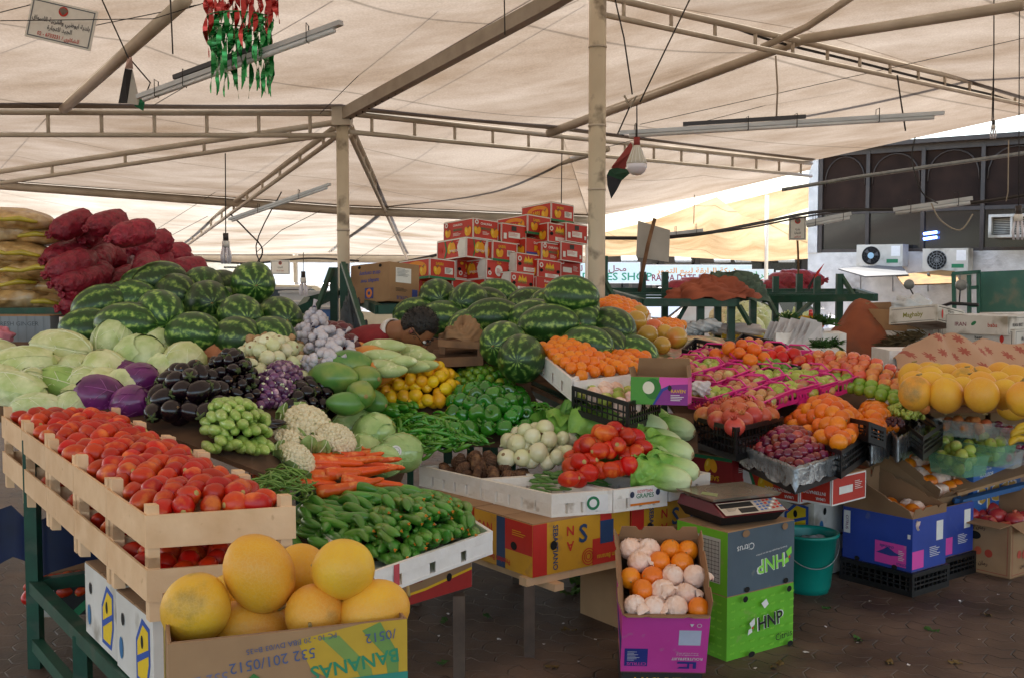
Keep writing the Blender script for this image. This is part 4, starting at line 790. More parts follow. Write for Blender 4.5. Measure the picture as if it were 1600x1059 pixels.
n3 = node(nt,'ShaderNodeTexNoise'); n3.inputs['Scale'].default_value = 45; n3.inputs['Detail'].default_value = 4; L(va.outputs[0], n3.inputs['Vector'])
w2 = mth('ADD', w_, mth('MULTIPLY', mth('SUBTRACT', n3.outputs['Fac'], .5), 5.5))
cr = node(nt,'ShaderNodeValToRGB'); e = cr.color_ramp.elements; e[0].position = .32; e[0].color = lin('1d3b16'); e[1].position = 1.0; e[1].color = lin('86a04a'); q = cr.color_ramp.elements.new(.6); q.color = lin('315524')
mr = node(nt,'ShaderNodeMapRange'); mr.inputs['From Min'].default_value = -1.6; mr.inputs['From Max'].default_value = 1.8; L(w2, mr.inputs['Value']); L(mr.outputs[0], cr.inputs['Fac'])
hs = node(nt,'ShaderNodeHueSaturation'); mv = node(nt,'ShaderNodeMapRange'); mv.inputs['To Min'].default_value = .75; mv.inputs['To Max'].default_value = 1.7; L(oi.outputs['Random'], mv.inputs['Value']); L(mv.outputs[0], hs.inputs['Value']); L(cr.outputs[0], hs.inputs['Color']); L(hs.outputs[0], b.inputs['Base Color'])
b.inputs['Roughness'].default_value = .36
M_wm = m
M_stem = mat('dry_stem','b09a62','857142',.8,scale=20)
def wm(rx, ry):
    def f(g):
        g.ball((0,0,0), (rx,ry,ry), M_wm, 26, 18, lambda w,u: V((w.x, w.y*(1+.015*math.sin(5*math.atan2(u.y,u.z))), w.z)), None)
    g = G(); prof = [(math.sin(PI*i/20)*ry, -math.cos(PI*i/20)*rx) for i in range(21)]; prof[0] = (.004, -rx*.985); prof[-1] = (.004, rx*.985)
    g.lathe(prof, M_wm, 28, lambda v,t,j: V((v.z, v.x*(1+.02*math.sin(5*t)), v.y*(1+.02*math.cos(4*t))))); g.tube([(rx*.97,0,0),(rx*1.03,.004,.006)], [.006,.004], M_stem, 6); return g.mesh('watermelon')
ME_wm = [wm(.165,.125), wm(.150,.13), wm(.182,.122)]
M_tom = mat('tomato_skin','d2300a','aa1e06',.38,scale=10,rnd=.2,huer=.007,coat=0,stain='e0702c',stscale=16)
M_scar = mat('stem_scar','c9b06a','9a8448',.8,scale=60)
def tom(rx, rr, lob, ph):
    g = G(); n = 12; prof = [(math.sin(PI*i/n), -math.cos(PI*i/n)) for i in range(n+1)]; prof[0] = (1e-5,-.97); prof[-1] = (1e-5,.93)
    g.lathe([(r*rr, z*rx) for r,z in prof], M_tom, 18, lambda v,t,j: V((v.z, v.x*(1+lob*math.cos(4*t+ph)), v.y*(1+lob*math.cos(3*t))*(1+.06*math.sin(v.z/rx*2+ph))))); 
    g.ball((rx*.93,0,0), (.0035,.009,.009), M_scar, 8, 4); return g.mesh('tomato')
ME_tom = [tom(.044,.030,.06,0), tom(.038,.031,.07,1), tom(.046,.030,.05,2), tom(.036,.033,.06,3)]
M_cab = mat('cabbage_leaf','e2e6b6','b6c67c',.45,scale=12,rnd=.1,huer=.02,bump=.8,bscale=22,contrast=.16,stain='b9c48a',stscale=14,st0=.6)
M_cab2 = mat('cabbage_leaf_dark','a9c46c','7ba048',.5,scale=11,rnd=.08,bump=.35,bscale=14)
M_pcab = mat('purple_cabbage_leaf','7c2a72','4c1a4d',.32,scale=14,rnd=.12,bump=.3,bscale=20,coat=.2)
M_vein = mat('cabbage_vein','edf0d2','d3dcae',.6,scale=20); M_pvein = mat('purple_vein','a4649c','8a4a84',.5,scale=20)
def cabbage(rx, rr, mt, vt, leaves=6, seed=1):
    rn = random.Random(seed); g = G(); g.ball((0,0,0),(rx,rr,rr*.95),mt,22,14,lump(.03,2,seed))
    for k in range(leaves):   # overlapping wrapper leaves with raised ribs, growing from the stalk end
        a0 = k*2.4 + rn.uniform(-.3,.3); wd = rn.uniform(.75,1.05); lf = 1.008 + .008*k; vs = []; nu, nv = 10, 8; off = rn.uniform(2.2,2.75)
        for j in range(nv+1):
            th = .08 + off*j/nv
            for i in range(nu+1):
                s = (i/nu*2-1); ph = a0 + s*wd*min(1, .35+1.1*math.sin(min(th,2.2)/2.2*PI*.62)); k2 = lf*(1 + .012*math.sin(7*s+j) + (.014 if j == nv or abs(s) > .99 else 0)*1)
                vs.append(V((-math.cos(th)*rx*k2, math.sin(th)*math.cos(ph)*rr*k2, math.sin(th)*math.sin(ph)*rr*.95*k2)))
        g.add(vs, [(j*(nu+1)+i, j*(nu+1)+i+1, (j+1)*(nu+1)+i+1, (j+1)*(nu+1)+i) for j in range(nv) for i in range(nu)], mt, True)
        g.tube([v*1.008 for v in [vs[j*(nu+1)+nu//2] for j in range(nv)]], [.0042*(1-.1*j)*rr/.1 for j in range(nv)], vt, 5)
        for sd in (-1,1):
            for q in (2,4): g.tube([vs[q*(nu+1)+nu//2]*1.004, vs[(q+1)*(nu+1)+nu//2+sd*2]*1.006, vs[min(nv,q+2)*(nu+1)+nu//2+sd*4]*1.004], [.0024,.0018,.0008], vt, 4)
    g.tube([(-rx*.98,0,0),(-rx*1.07,0,0)], rr*.17, vt, 8); return g.mesh('cabbage')
ME_cab = [cabbage(.115,.115,M_cab,M_vein,6,1), cabbage(.12,.11,M_cab,M_vein,6,2)]; ME_cabl = [cabbage(.17,.105,M_cab,M_vein,7,3), cabbage(.155,.10,M_cab2,M_vein,7,4)]
ME_pcab = [cabbage(.115,.1,M_pcab,M_pvein,5,5)]
M_aub = mat('aubergine_skin','190a15','0d050b',.2,scale=6,coat=.12,spec=.45); M_aubcap = mat('aubergine_cap','5b6a35','3a4522',.7,scale=20); M_aubend = mat('aubergine_scar','8a6b4a',None,.8)
def aub(rx, rr):
    g = G(); g.ball((0,0,0),(rr,rr*.96,rx),M_aub,18,12,lambda w,u: V((w.x*(1-.12*u.z), w.y*(1-.12*u.z), w.z)))
    for k in range(5): a = k*1.257; g.tube([(0,0,rx*.99),(rr*.35*math.cos(a),rr*.35*math.sin(a),rx*.95),(rr*.6*math.cos(a),rr*.6*math.sin(a),rx*.8)],[.007,.006,.002],M_aubcap,5)
    g.tube([(0,0,rx*.98),(.004,.002,rx*1.2)],[.006,.005],M_aubcap,6); g.ball((0,0,-rx*.985),(.006,.006,.003),M_aubend,6,4); return g.mesh('aubergine')
ME_aub = [aub(.055,.042), aub(.05,.045)]; ME_aubs = [aub(.036,.027), aub(.03,.026)]
M_sau = mat('small_purple_skin','74406e','4e2450',.3,scale=30,rnd=.25,huer=.02,coat=.3,stain='c8a6b8',stscale=22)
ME_sau = [mk(lambda g: (g.ball((0,0,0),(.02,.02,.024),M_sau,12,8), g.ball((0,0,.023),(.008,.008,.003),M_vein,6,4)), 'small_aubergine')]
M_on = mat('white_onion_skin','e9e2c4','c3cc8e',.3,scale=7,rnd=.08,huer=.02,coat=.3,spec=.6); M_root = mat('onion_root','a08560','7a6244',.9,scale=40)
def onion(r):
    g = G(); pr = [(.2,-.98),(.55,-.85),(.86,-.5),(1,-.05),(.93,.35),(.7,.68),(.4,.88),(.16,1.0),(.1,1.14),(.05,1.2)]; g.lathe([(a*r,z*r*.92) for a,z in pr], M_on, 18); g.ball((0,0,-r*.9),(r*.2,r*.2,r*.06),M_root,8,4); return g.mesh('white_onion')
ME_on = [onion(.042), onion(.037)]
M_rib = mat('pumpkin_skin','cf8a62','a86a48',.7,scale=14,bump=.3,bscale=20,stain='8a5a3a',stscale=9)
M_gar = mat('garlic_skin','dcd8dc','aca6b2',.6,scale=12,bump=.2,contrast=.3); M_net = mat('net_tie','3a3450',None,.6)
def garlic_bag(seed):
    rn = random.Random(seed); g = G()
    for k in range(52):
        a = rn.uniform(0,2*PI); z = rn.uniform(-1,1); r_ = (1-z*z)**.5; p = V((r_*math.cos(a)*.08, r_*math.sin(a)*.08, z*.125)); p *= rn.uniform(.82,1)
        g.ball(p, .027, M_gar, 10, 6, lambda w,u: w*(1+.06*math.cos(6*math.atan2(u.y,u.x)))); g.tube([p*1.12, p*1.24],[.006,.002],M_gar,5)
    g.tube([(0,0,.13),(0,.004,.17),(.01,.01,.2)],[.02,.008,.015],M_gar,6); g.tube([(0,-.01,.15),(.0,.02,.158)],.012,M_net,6); return g.mesh('garlic_bag')
M_ging = mat('ginger_skin','c4a077','9c7a54',.8,scale=20,bump=.3,rnd=.1)
def ginger(seed):
    rn = random.Random(seed); g = G(); p = V((-.04,0,0)); 
    for k in range(5):
        g.ball(p, (.02*rn.uniform(.8,1.1),.016,.015), M_ging, 10, 7, lump(.08,4,k), Euler((0,0,rn.uniform(-.8,.8))).to_matrix())
        if k in (1,2,3): g.ball(p + V((rn.uniform(-.005,.01),.022*rn.choice((-1,1)),.005)), (.014,.017,.012), M_ging, 8, 6)
        p = p + V((.022,rn.uniform(-.008,.008),rn.uniform(-.004,.006)))
    return g.mesh('ginger_root')
ME_ging = [ginger(1), ginger(2)]
M_taro = mat('taro_skin','6b4a33','4a3223',.9,scale=30,bump=.9,bscale=60,rnd=.15,stain='86623f',stscale=30)
def taro(rx, r, s):
    g = G(); g.ball((0,0,0),(rx,r,r),M_taro,14,10,lump(.07,4,s)); 
    for k in range(5): x = -rx*.7 + k*rx*.35; rr = r*(1-(x/rx)**2)**.5; g.tube([(x,rr*1.02*math.cos(t),rr*1.02*math.sin(t)) for t in [i*PI/4 for i in range(9)]], .0014, M_oldwood, 4, caps=False)
    return g.mesh('taro_root')
ME_taro = [taro(.045,.026,1), taro(.035,.03,2), taro(.055,.024,3)]
M_pap = mat('papaya_skin','6b9a46','3f7434',.35,scale=4,rnd=.1,coat=.2,stain='8fa04a',stscale=6); M_papo = mat('papaya_ripe','e2733a','cf9a3e',.4,scale=5,rnd=.08)
def papaya(mt):
    g = G(); pr = [(1e-5,-1),(.3,-.93),(.72,-.6),(.95,-.2),(1,.1),(.86,.5),(.55,.82),(.22,.97),(1e-5,.99)]; g.lathe([(a*.075,z*.125) for a,z in pr], mt, 20, lambda v,t,j: V((v.x*(1+.03*math.cos(5*t)),v.y*(1+.03*math.cos(5*t)),v.z)), Matrix.Rotation(PI/2,3,'Y')); g.ball((.123,0,0),(.004,.012,.012),M_stem,8,4); return g.mesh('papaya')
ME_pap = papaya(M_pap); ME_papo = papaya(M_papo)
M_cour = mat('marrow_skin','c6d29a','a8bc76',.4,scale=16,rnd=.08,stain='dfe4b8',stscale=30)
def long_veg(name, pts, rs, mt, n=12, tipm=None, tip=None, stem=None):
    g = G(); g.tube(pts, rs, mt, n)
    if tip: g.ball(pts[0], tip, tipm, 8, 5)
    if stem: g.tube([pts[-1], V(pts[-1]) + V(stem)], [rs[-1]*.7, rs[-1]*.5], M_stem, 6)
    return g.mesh(name)
def taper(Ln, r, bend=0, n=9, a=.35, b_=.35, wob=0):
    pts, rs = [], []
    for i in range(n+1):
        s = i/n; x = (s-.5)*Ln; pts.append((x, bend*math.cos((s-.5)*PI), wob*math.sin(s*5))); 
        e = min(1, (max(s,.0)/a)**.5 if s < a else 1); f = min(1, (max(1-s,.0)/b_)**.5 if s > 1-b_ else 1); rs.append(max(.0006, r*min(e, f)))
    return pts, rs
ME_cour = [long_veg('marrow', *taper(.24,.036,.012,12), M_cour, 14, stem=(.012,0,0))]
M_zuc = mat('small_marrow_skin','a9c565','8caa4c',.35,scale=30,rnd=.1,coat=.2,stain='c3d488',stscale=60)
ME_zuc = [long_veg('small_marrow', *taper(.13,.021,.004,12), M_zuc, 12, M_stem, (.004,.009,.009), (.01,0,0)), long_veg('small_marrow', *taper(.12,.022,.0,12), M_zuc, 12, M_stem, (.004,.007,.007))]
M_lem = mat('lemon_skin','f8cf22','eab01a',.35,scale=9,rnd=.08,huer=.018,bump=.15,bscale=120,coat=.15)
def citrus(r, mt, nub=.12, name='lemon'):
    g = G(); g.ball((0,0,0),(r,r,r*1.06),mt,16,12,lambda w,u: V((w.x,w.y,w.z*(1+nub*max(0,abs(u.z)-.86)/.14)))); g.ball((0,0,-r*(1.06+nub*.9)),(r*.1,r*.1,r*.04),M_stem,6,4); return g.mesh(name)
ME_lem = citrus(.033,M_lem)
M_lime = mat('lime_skin','6c9a2e','4f7f24',.3,scale=10,rnd=.15,huer=.03,coat=.2,stain='a0a83a',stscale=18); ME_lime = citrus(.024,M_lime,.08,'lime')
M_ora = mat('orange_skin','f28a12','e0720c',.35,scale=7,rnd=.06,huer=.008,bump=.25,bscale=110,coat=.15); ME_ora = citrus(.041,M_ora,0,'orange'); ME_man = citrus(.034,M_ora,0,'mandarin')
M_ora2 = mat('orange_skin_deep','ea7a1c','d8641a',.35,scale=7,rnd=.08,huer=.01,bump=.25,bscale=110)
ME_ora2 = mk(lambda g: (g.ball((0,0,0),(.042,.042,.034),M_ora2,16,12), g.ball((0,0,.033),(.006,.006,.003),M_stem,6,4)), 'orange')
M_pep = mat('green_pepper_skin','3a8c22','236316',.16,scale=6,rnd=.18,huer=.012,coat=.5,spec=.6); M_pstem = mat('pepper_stem','6d9a3c','4f7a2c',.5,scale=20)
def pepper(s, n4=4):
    g = G(); pr = [(1e-5,-.86),(.35,-.95),(.62,-.86),(.86,-.5),(.98,0),(1,.42),(.85,.78),(.5,.9),(.16,.78),(1e-5,.72)]
    g.lathe([(a*.04*s,z*.042*s) for a,z in pr], M_pep, 24, lambda v,t,j: V((v.x*(1+.12*abs(math.cos(n4*t/2))-.06),v.y*(1+.12*abs(math.cos(n4*t/2))-.06)*(1.0),v.z+.004*s*math.cos(n4*t)*(j < 3))))
    g.tube([(0,0,.03*s),(.002,.003,.045*s),(.01,.004,.058*s)],[.007,.005,.005],M_pstem,6); return g.mesh('green_pepper')
ME_pep = [pepper(1,4), pepper(1.05,3), pepper(.95,4)]
M_chi = mat('chilli_skin','5fa032','3d7c22',.2,scale=14,rnd=.2,huer=.02,coat=.4)
def chilli(Ln, r, bend, w): g = G(); p, rs = taper(Ln, r, bend, 10, .7, .12, w); g.tube(p, rs, M_chi, 8); q = V(p[-1]); g.tube([q, q + V((.012,-.002,.003)), q + V((.024,-.006,.008))],[.003,.002,.002],M_pstem,5); return g.mesh('green_chilli')
ME_chi = [chilli(.13,.009,.03,.006), chilli(.14,.0095,-.025,.004), chilli(.11,.010,.018,-.004), chilli(.12,.009,.04,.008)]
ME_chib = [long_veg('green_chilli', *taper(.15,.017,.018,10,.5,.15), M_chi, 10, stem=(.015,.002,0))]
M_bean = mat('bean_skin','7fa24a','5f8738',.4,scale=20,rnd=.15); ME_bean = [long_veg('green_bean', *taper(.14,.0042,.022,9,.15,.15,.006), M_bean, 6), long_veg('green_bean', *taper(.12,.004,-.03,9,.15,.15,.004), M_bean, 6)]
M_okr = mat('okra_skin','5e8a3a','426b2a',.45,scale=20,rnd=.15); ME_okr = [long_veg('okra_pod', *taper(.1,.009,.006,8,.9,.1), M_okr, 6, stem=(.012,0,0))]
M_car = mat('carrot_skin','ea5f12','d24e0e',.4,scale=22,rnd=.08,huer=.006,bump=.3,bscale=60,stain='f39a54',stscale=30)
def carrot(Ln, r, bend): g = G(); p, rs = taper(Ln, r, bend, 14, 1.0, .05); rs = [r*(.32+.68*(i/14.)**.8) if i < 14 else r*.75 for i in range(15)]; rs[0] = r*.12; g.tube(p, [x*(1+.03*math.sin(i*2.3)) for i,x in enumerate(rs)], M_car, 12); q = V(p[-1]); g.tube([q, q + V((.006,0,.001))],[r*.35,r*.3],M_aubcap,7); return g.mesh('carrot')
ME_car = [carrot(.21,.026,.004), carrot(.19,.028,.0), carrot(.23,.025,-.006)]
M_cuc = mat('cucumber_skin','5f9e3a','3c7a2a',.3,scale=7,rnd=.2,huer=.012,coat=.25,bump=.2,bscale=40,stain='6f9440',stscale=9); M_flow = mat('dried_flower','e0922c','c8701c',.8)
def cuc(Ln, r, bend, fl=False):
    g = G(); p, rs = taper(Ln, r, bend, 12, .22, .28); g.tube(p, rs, M_cuc, 12)
    if fl: q = V(p[0]); [g.tube([q, q + V((-.009,.005*math.cos(a),.005*math.sin(a)))],[.004,.002],M_flow,5) for a in (0,2,4)]
    g.ball(p[-1],(.003,.005,.005),M_pstem,6,4); return g.mesh('cucumber')
ME_cuc = [cuc(.15,.0175,.004), cuc(.14,.019,.012,True), cuc(.16,.018,.035), cuc(.145,.018,-.006,True)]
# cauliflower, lettuce, iceberg
M_curd = mat('cauliflower_curd','f2e8c8','dccfa6',.8,scale=30,bump=.8,bscale=90); M_cleaf = mat('cauliflower_leaf','a9bd72','6f934a',.55,scale=14,bump=.3)
def leaf(g, base, dirv, up, Ln, wd, mt, curl=.3, rib=None, nu=6, nv=8, ruf=.05, seed=0, cup=.22):
    base, dirv, up = V(base), V(dirv).normalized(), V(up).normalized(); sd = dirv.cross(up).normalized(); up = sd.cross(dirv); vs = []; rn = random.Random(seed); ph = rn.uniform(0,6)
    for j in range(nv+1):
        t = j/nv; c = base + dirv*Ln*math.sin(t*1.3)/math.sin(1.3) + up*(Ln*curl*(t**2)); ww = wd*(.28+1.0*math.sin(min(1,t*1.05)*PI*.78)**1.1)*(1 if t < 1 else .7)
        for i in range(nu+1):
            s = i/nu*2-1; vs.append(c + sd*ww*s*.5 + up*(-cup*ww*s*s + ruf*wd*abs(s)*math.sin(t*13+ph+s*3)))
    g.add(vs, [(j*(nu+1)+i, j*(nu+1)+i+1, (j+1)*(nu+1)+i+1, (j+1)*(nu+1)+i) for j in range(nv) for i in range(nu)], mt, True)
    if rib:
        mid = [vs[j*(nu+1)+nu//2] for j in range(nv+1)]; g.tube([p + up*.001 for p in mid], [wd*.055*(1-j/(nv+1))+.0008 for j in range(nv+1)], rib, 6)
def cauli(seed):
    rn = random.Random(seed); g = G(); g.ball((0,0,0),(.078,.078,.05),M_curd,14,8); lf = G()
    for k in range(130):
        a = k*2.39996; z = 1-k/130.*.98; r_ = (1-z*z)**.5; p = V((r_*math.cos(a)*.085,r_*math.sin(a)*.085,z*.062-.002)); rr = rn.uniform(.009,.015)
        g.ball(p,(rr,rr,rr),M_curd,8,5)
    for k in range(9): a = k*.7; leaf(lf,(.03*math.cos(a),.03*math.sin(a),-.045),(math.cos(a),math.sin(a),.25),(-math.cos(a)*.2,-math.sin(a)*.2,1),.1,.075,M_cleaf,.45,M_vein,5,6,.1,k)
    lf.tube([(0,0,-.03),(0,0,-.07)],[.03,.022],M_vein,8)
    return g.mesh('cauliflower'), lf.mesh('leaf')
CAU = [cauli(1), cauli(2)]
M_let = mat('lettuce_leaf','8db84e','5f9838',.5,scale=14,rnd=.1,bump=.9,bscale=22,contrast=.2); M_letl = mat('lettuce_heart','e3e8c0','c6d898',.45,scale=8,rnd=.06,bump=.25,bscale=30)
nt_ = M_let.node_tree; b_ = nt_.nodes['Principled BSDF']; lk_ = b_.inputs['Base Color'].links[0]; src_ = lk_.from_socket; sp_ = nt_.nodes.new('ShaderNodeSeparateXYZ'); tc_ = nt_.nodes.new('ShaderNodeTexCoord'); nt_.links.new(tc_.outputs['Object'], sp_.inputs[0])
mr_ = nt_.nodes.new('ShaderNodeMapRange'); mr_.inputs['From Min'].default_value = .0; mr_.inputs['From Max'].default_value = .17; nt_.links.new(sp_.outputs[0], mr_.inputs['Value']); mx_ = nt_.nodes.new('ShaderNodeMix'); mx_.data_type = 'RGBA'; nt_.links.new(mr_.outputs[0], mx_.inputs[0]); nt_.links.new(src_, mx_.inputs[6]); mx_.inputs[7].default_value = lin('dfe6bb'); nt_.links.new(mx_.outputs[2], b_.inputs['Base Color']); M_cut = mat('cut_stalk','cfc49a','a68a5c',.8,scale=40,contrast=.1)
def romaine(Ln, w, seed):   # lies along x with the cut stalk at +x
    rn = random.Random(seed); g = G(); ph = rn.uniform(0,6); pr = [(.30,.5),(.42,.485),(.62,.44),(.82,.36),(.96,.24),(1,.08),(.97,-.08),(.88,-.22),(.74,-.33),(.5,-.42)]
    prs = [(pr[k][0]*(1-q)+pr[k+1][0]*q, pr[k][1]*(1-q)+pr[k+1][1]*q) for k in range(9) for q in (0,.5)] + [pr[-1]]
    g.lathe([(r*w, z*Ln) for r,z in prs], M_let, 40, lambda v,t,j: V((v.z + (.03*Ln*math.sin(5*t+ph) if j > 15 else 0), v.x*(1+.07*abs(math.sin(3.5*t+v.z*7+ph))), v.y*(1+.07*abs(math.sin(3.5*t+v.z*7+ph)))))); g.tube([(Ln*.5,0,0),(Ln*.512,0,0)],[w*.31,w*.28],M_cut,14); g.ball((Ln*.513,0,0),(.003,w*.12,w*.12),M_root,6,4)
    for k in range(11):
        a = k*2.4 + ph; u = V((0,math.cos(a),math.sin(a))); far = k > 6
        leaf(g, V((Ln*(.40 if not far else .1),0,0)) + u*w*(.72 if not far else .85), V((-1, u.y*(.12 if far else .16), u.z*(.12 if far else .16))), u, Ln*rn.uniform(.62,.8)*(1 if not far else .8), w*(1.5 if not far else 1.9), M_let, -.05 if not far else .06, None, 8, 12, .05 if not far else .13, seed*20+k, .5 if not far else .2)
    return g.mesh('romaine_lettuce')
ME_let = [romaine(.29,.064,1), romaine(.26,.06,2), romaine(.31,.066,3)]
M_wrap = mat('film_wrapped_iceberg','bcd48c','84ac5c',.2,scale=9,coat=.8,spec=.6,bump=1.0,bscale=24,rnd=.06)
ME_ice = cabbage(.098,.09,M_wrap,M_wrap,7,9)
# fruit
M_pom = mat('pomegranate_skin','d46a45','b2392f',.4,scale=4,rnd=.1,huer=.012,stain='d9a05a',stscale=5,coat=.15)
def pomeg(r=.048):
    g = G(); g.ball((0,0,0),(r,r,r*.93),M_pom,16,12,lump(.015,2,1)); c = G()
    for k in range(6): a = k*PI/3; c.tube([(r*.18*math.cos(a),r*.18*math.sin(a),r*.88),(r*.24*math.cos(a),r*.24*math.sin(a),r*1.12),(r*.4*math.cos(a),r*.4*math.sin(a),r*1.28)],[r*.12,r*.1,r*.02],M_pom,5)
    return g.mesh('pomegranate'), c.mesh('crown')
POM = pomeg()
M_plum = mat('plum_skin','8a2034','5e1630',.25,scale=5,rnd=.25,huer=.03,coat=.3,stain='c05a48',stscale=7); ME_plum = mk(lambda g: g.ball((0,0,0),(.027,.027,.026),M_plum,14,10,lambda w,u: w*(1-.08*max(0,u.z-.8)*5)), 'plum')
M_app = mat('apple_skin','de8a50','c9583c',.3,scale=12,rnd=.1,huer=.02,coat=.2,stain='e6b45e',stscale=10); M_appg = mat('green_apple_skin','8fb43e','6f9c30',.3,scale=5,rnd=.1,huer=.015,coat=.3)
def apple(mt, r=.036):
    g = G(); pr = [(1e-5,-.72),(.25,-.84),(.6,-.8),(.9,-.4),(1,.1),(.9,.55),(.6,.82),(.3,.84),(.1,.7),(1e-5,.62)]; g.lathe([(a*r,z*r) for a,z in pr], mt, 16); g.tube([(0,0,r*.6),(.002,0,r*1.0)],.0015,M_stem,4); return g.mesh('apple')
ME_app = apple(M_app); ME_appg = apple(M_appg); M_gua = mat('guava_skin','b5c256','93a63e',.4,scale=8,rnd=.1,huer=.012,stain='d6cf8a',stscale=26); ME_gua = mk(lambda g: (g.ball((0,0,0),(.034,.034,.037),M_gua,14,10,lump(.03,2)), g.ball((0,0,-.036),(.006,.006,.003),M_stem,6,4)),'guava')
M_pea = mat('peach_skin','e09a4e','d2703c',.6,scale=5,rnd=.1,stain='c04a3a',stscale=5); ME_pea = mk(lambda g: g.ball((0,0,0),(.034,.034,.032),M_pea,14,10,lambda w,u: w*(1-.05*(abs(math.atan2(u.y,u.x)) < .25))),'peach')
M_kiwi = mat('kiwi_skin','8a6a44','65492c',.9,scale=20,bump=.4,rnd=.1); ME_kiwi = mk(lambda g: g.ball((0,0,0),(.034,.024,.024),M_kiwi,12,9),'kiwi')
M_mel = mat('yellow_melon_skin','e8b62a','d8952c',.5,scale=5,rnd=.05,huer=.012,bump=.16,bscale=110,stain='94793c',stscale=8,st0=.6,contrast=.16)
nt_ = M_mel.node_tree; b_ = nt_.nodes['Principled BSDF']; src_ = b_.inputs['Base Color'].links[0].from_socket; tc_ = nt_.nodes.new('ShaderNodeTexCoord'); vo_ = nt_.nodes.new('ShaderNodeTexVoronoi'); vo_.feature = 'DISTANCE_TO_EDGE'; vo_.inputs['Scale'].default_value = 120; nz_ = nt_.nodes.new('ShaderNodeTexNoise'); nz_.inputs['Scale'].default_value = 30; ad_ = nt_.nodes.new('ShaderNodeVectorMath'); ad_.operation = 'MULTIPLY_ADD'; ad_.inputs[1].default_value = (.02,.02,.02); nt_.links.new(tc_.outputs['Object'], nz_.inputs['Vector']); nt_.links.new(nz_.outputs['Color'], ad_.inputs[0]); nt_.links.new(tc_.outputs['Object'], ad_.inputs[2]); nt_.links.new(ad_.outputs[0], vo_.inputs['Vector'])
mr_ = nt_.nodes.new('ShaderNodeMapRange'); mr_.inputs['From Min'].default_value = .0; mr_.inputs['From Max'].default_value = .12; mr_.inputs['To Min'].default_value = .28; mr_.inputs['To Max'].default_value = 0; nt_.links.new(vo_.outputs['Distance'], mr_.inputs['Value']); mx_ = nt_.nodes.new('ShaderNodeMix'); mx_.data_type = 'RGBA'; nt_.links.new(mr_.outputs[0], mx_.inputs[0]); nt_.links.new(src_, mx_.inputs[6]); mx_.inputs[7].default_value = lin('dcb76a'); nt_.links.new(mx_.outputs[2], b_.inputs['Base Color'])
def melon(rx, r):
    g = G(); g.ball((0,0,0),(rx,r,r),M_mel,28,20,lump(.012,2,rx*50)); g.tube([(rx*.98,0,0),(rx*1.05,.006,.004),(rx*1.1,.02,.01)],[.009,.005,.004],M_stem,6); return g.mesh('yellow_melon')
ME_mel = [melon(.09,.073), melon(.076,.07), melon(.1,.072)]
M_pml = mat('pomelo_skin','d6a63c','b08c34',.3,scale=3,rnd=.1,coat=.4,stain='d86a3a',stscale=3)
ME_pml = mk(lambda g: g.ball((0,0,0),(.068,.068,.07),M_pml,20,14),'pomelo')
M_tis = mat('tissue_paper','f6e4d8','eebf9f',.6,scale=16,bump=1,bscale=45,rnd=.06)
def wrapped(seed):
    rn = random.Random(seed); g = G(); g.ball((0,0,0),(.043,.042,.040),M_tis,30,18,lambda w,u: w*(1+.03*math.sin(7*math.atan2(u.y,u.x)+5*u.z+seed)+.03*math.sin(13*u.x+9*u.z+seed)+.03*abs(math.sin(11*u.y+seed))+.12*max(0,u.x-.75)))
    for k in range(1):
        a = seed + k*2.1 + rn.uniform(-.4,.4); leaf(g,(.030*math.cos(a),.030*math.sin(a),.027),(math.cos(a),math.sin(a),-.35),(math.cos(a)*.5,math.sin(a)*.5,1),.045,.055,M_tis,-.25,None,6,5,.16,seed*9+k)
    return g.mesh('wrapped_orange')
ME_tis = [wrapped(1), wrapped(2), wrapped(3)]
M_ban = mat('banana_skin','e6c02a','c9a11c',.45,scale=7,stain='8a6a24',stscale=12)
def banana(): 
    p = [V((math.sin(t)*.11, math.cos(t)*.11-.11, 0)) for t in [(-.75+1.5*i/10) for i in range(11)]]; g = G(); g.tube(p, [.004,.012,.017,.018,.0185,.0185,.018,.017,.013,.006,.005], M_ban, 8); return g.mesh('banana')
ME_ban = banana()
M_grape = mat('grape_skin','b3c45e','98ab44',.25,scale=20,rnd=.1,coat=.3); M_graped = mat('dark_grape_skin','5a2a30','3a1a22',.3,scale=20)
def grapes(mt, n, rx, ry, rz, seed):
    rn = random.Random(seed); g = G()
    for k in range(n):
        a = rn.uniform(0,6.28); z = rn.uniform(-.2,1); r_ = (1-z*z)**.5*rn.uniform(.8,1); g.ball((rx*r_*math.cos(a), ry*r_*math.sin(a), rz*z), (.0095,.0095,.012), mt, 8, 6)
    g.tube([(0,0,rz*.9),(.01,0,rz*1.25)],.002,M_stem,5); return g.mesh('grape_bunch')
# ================================================================ FILLING THE STALLS
def QS(pts, fn): return [fn(*p) for p in pts]
ax = lambda px, py, pl: S(px, py, pl)
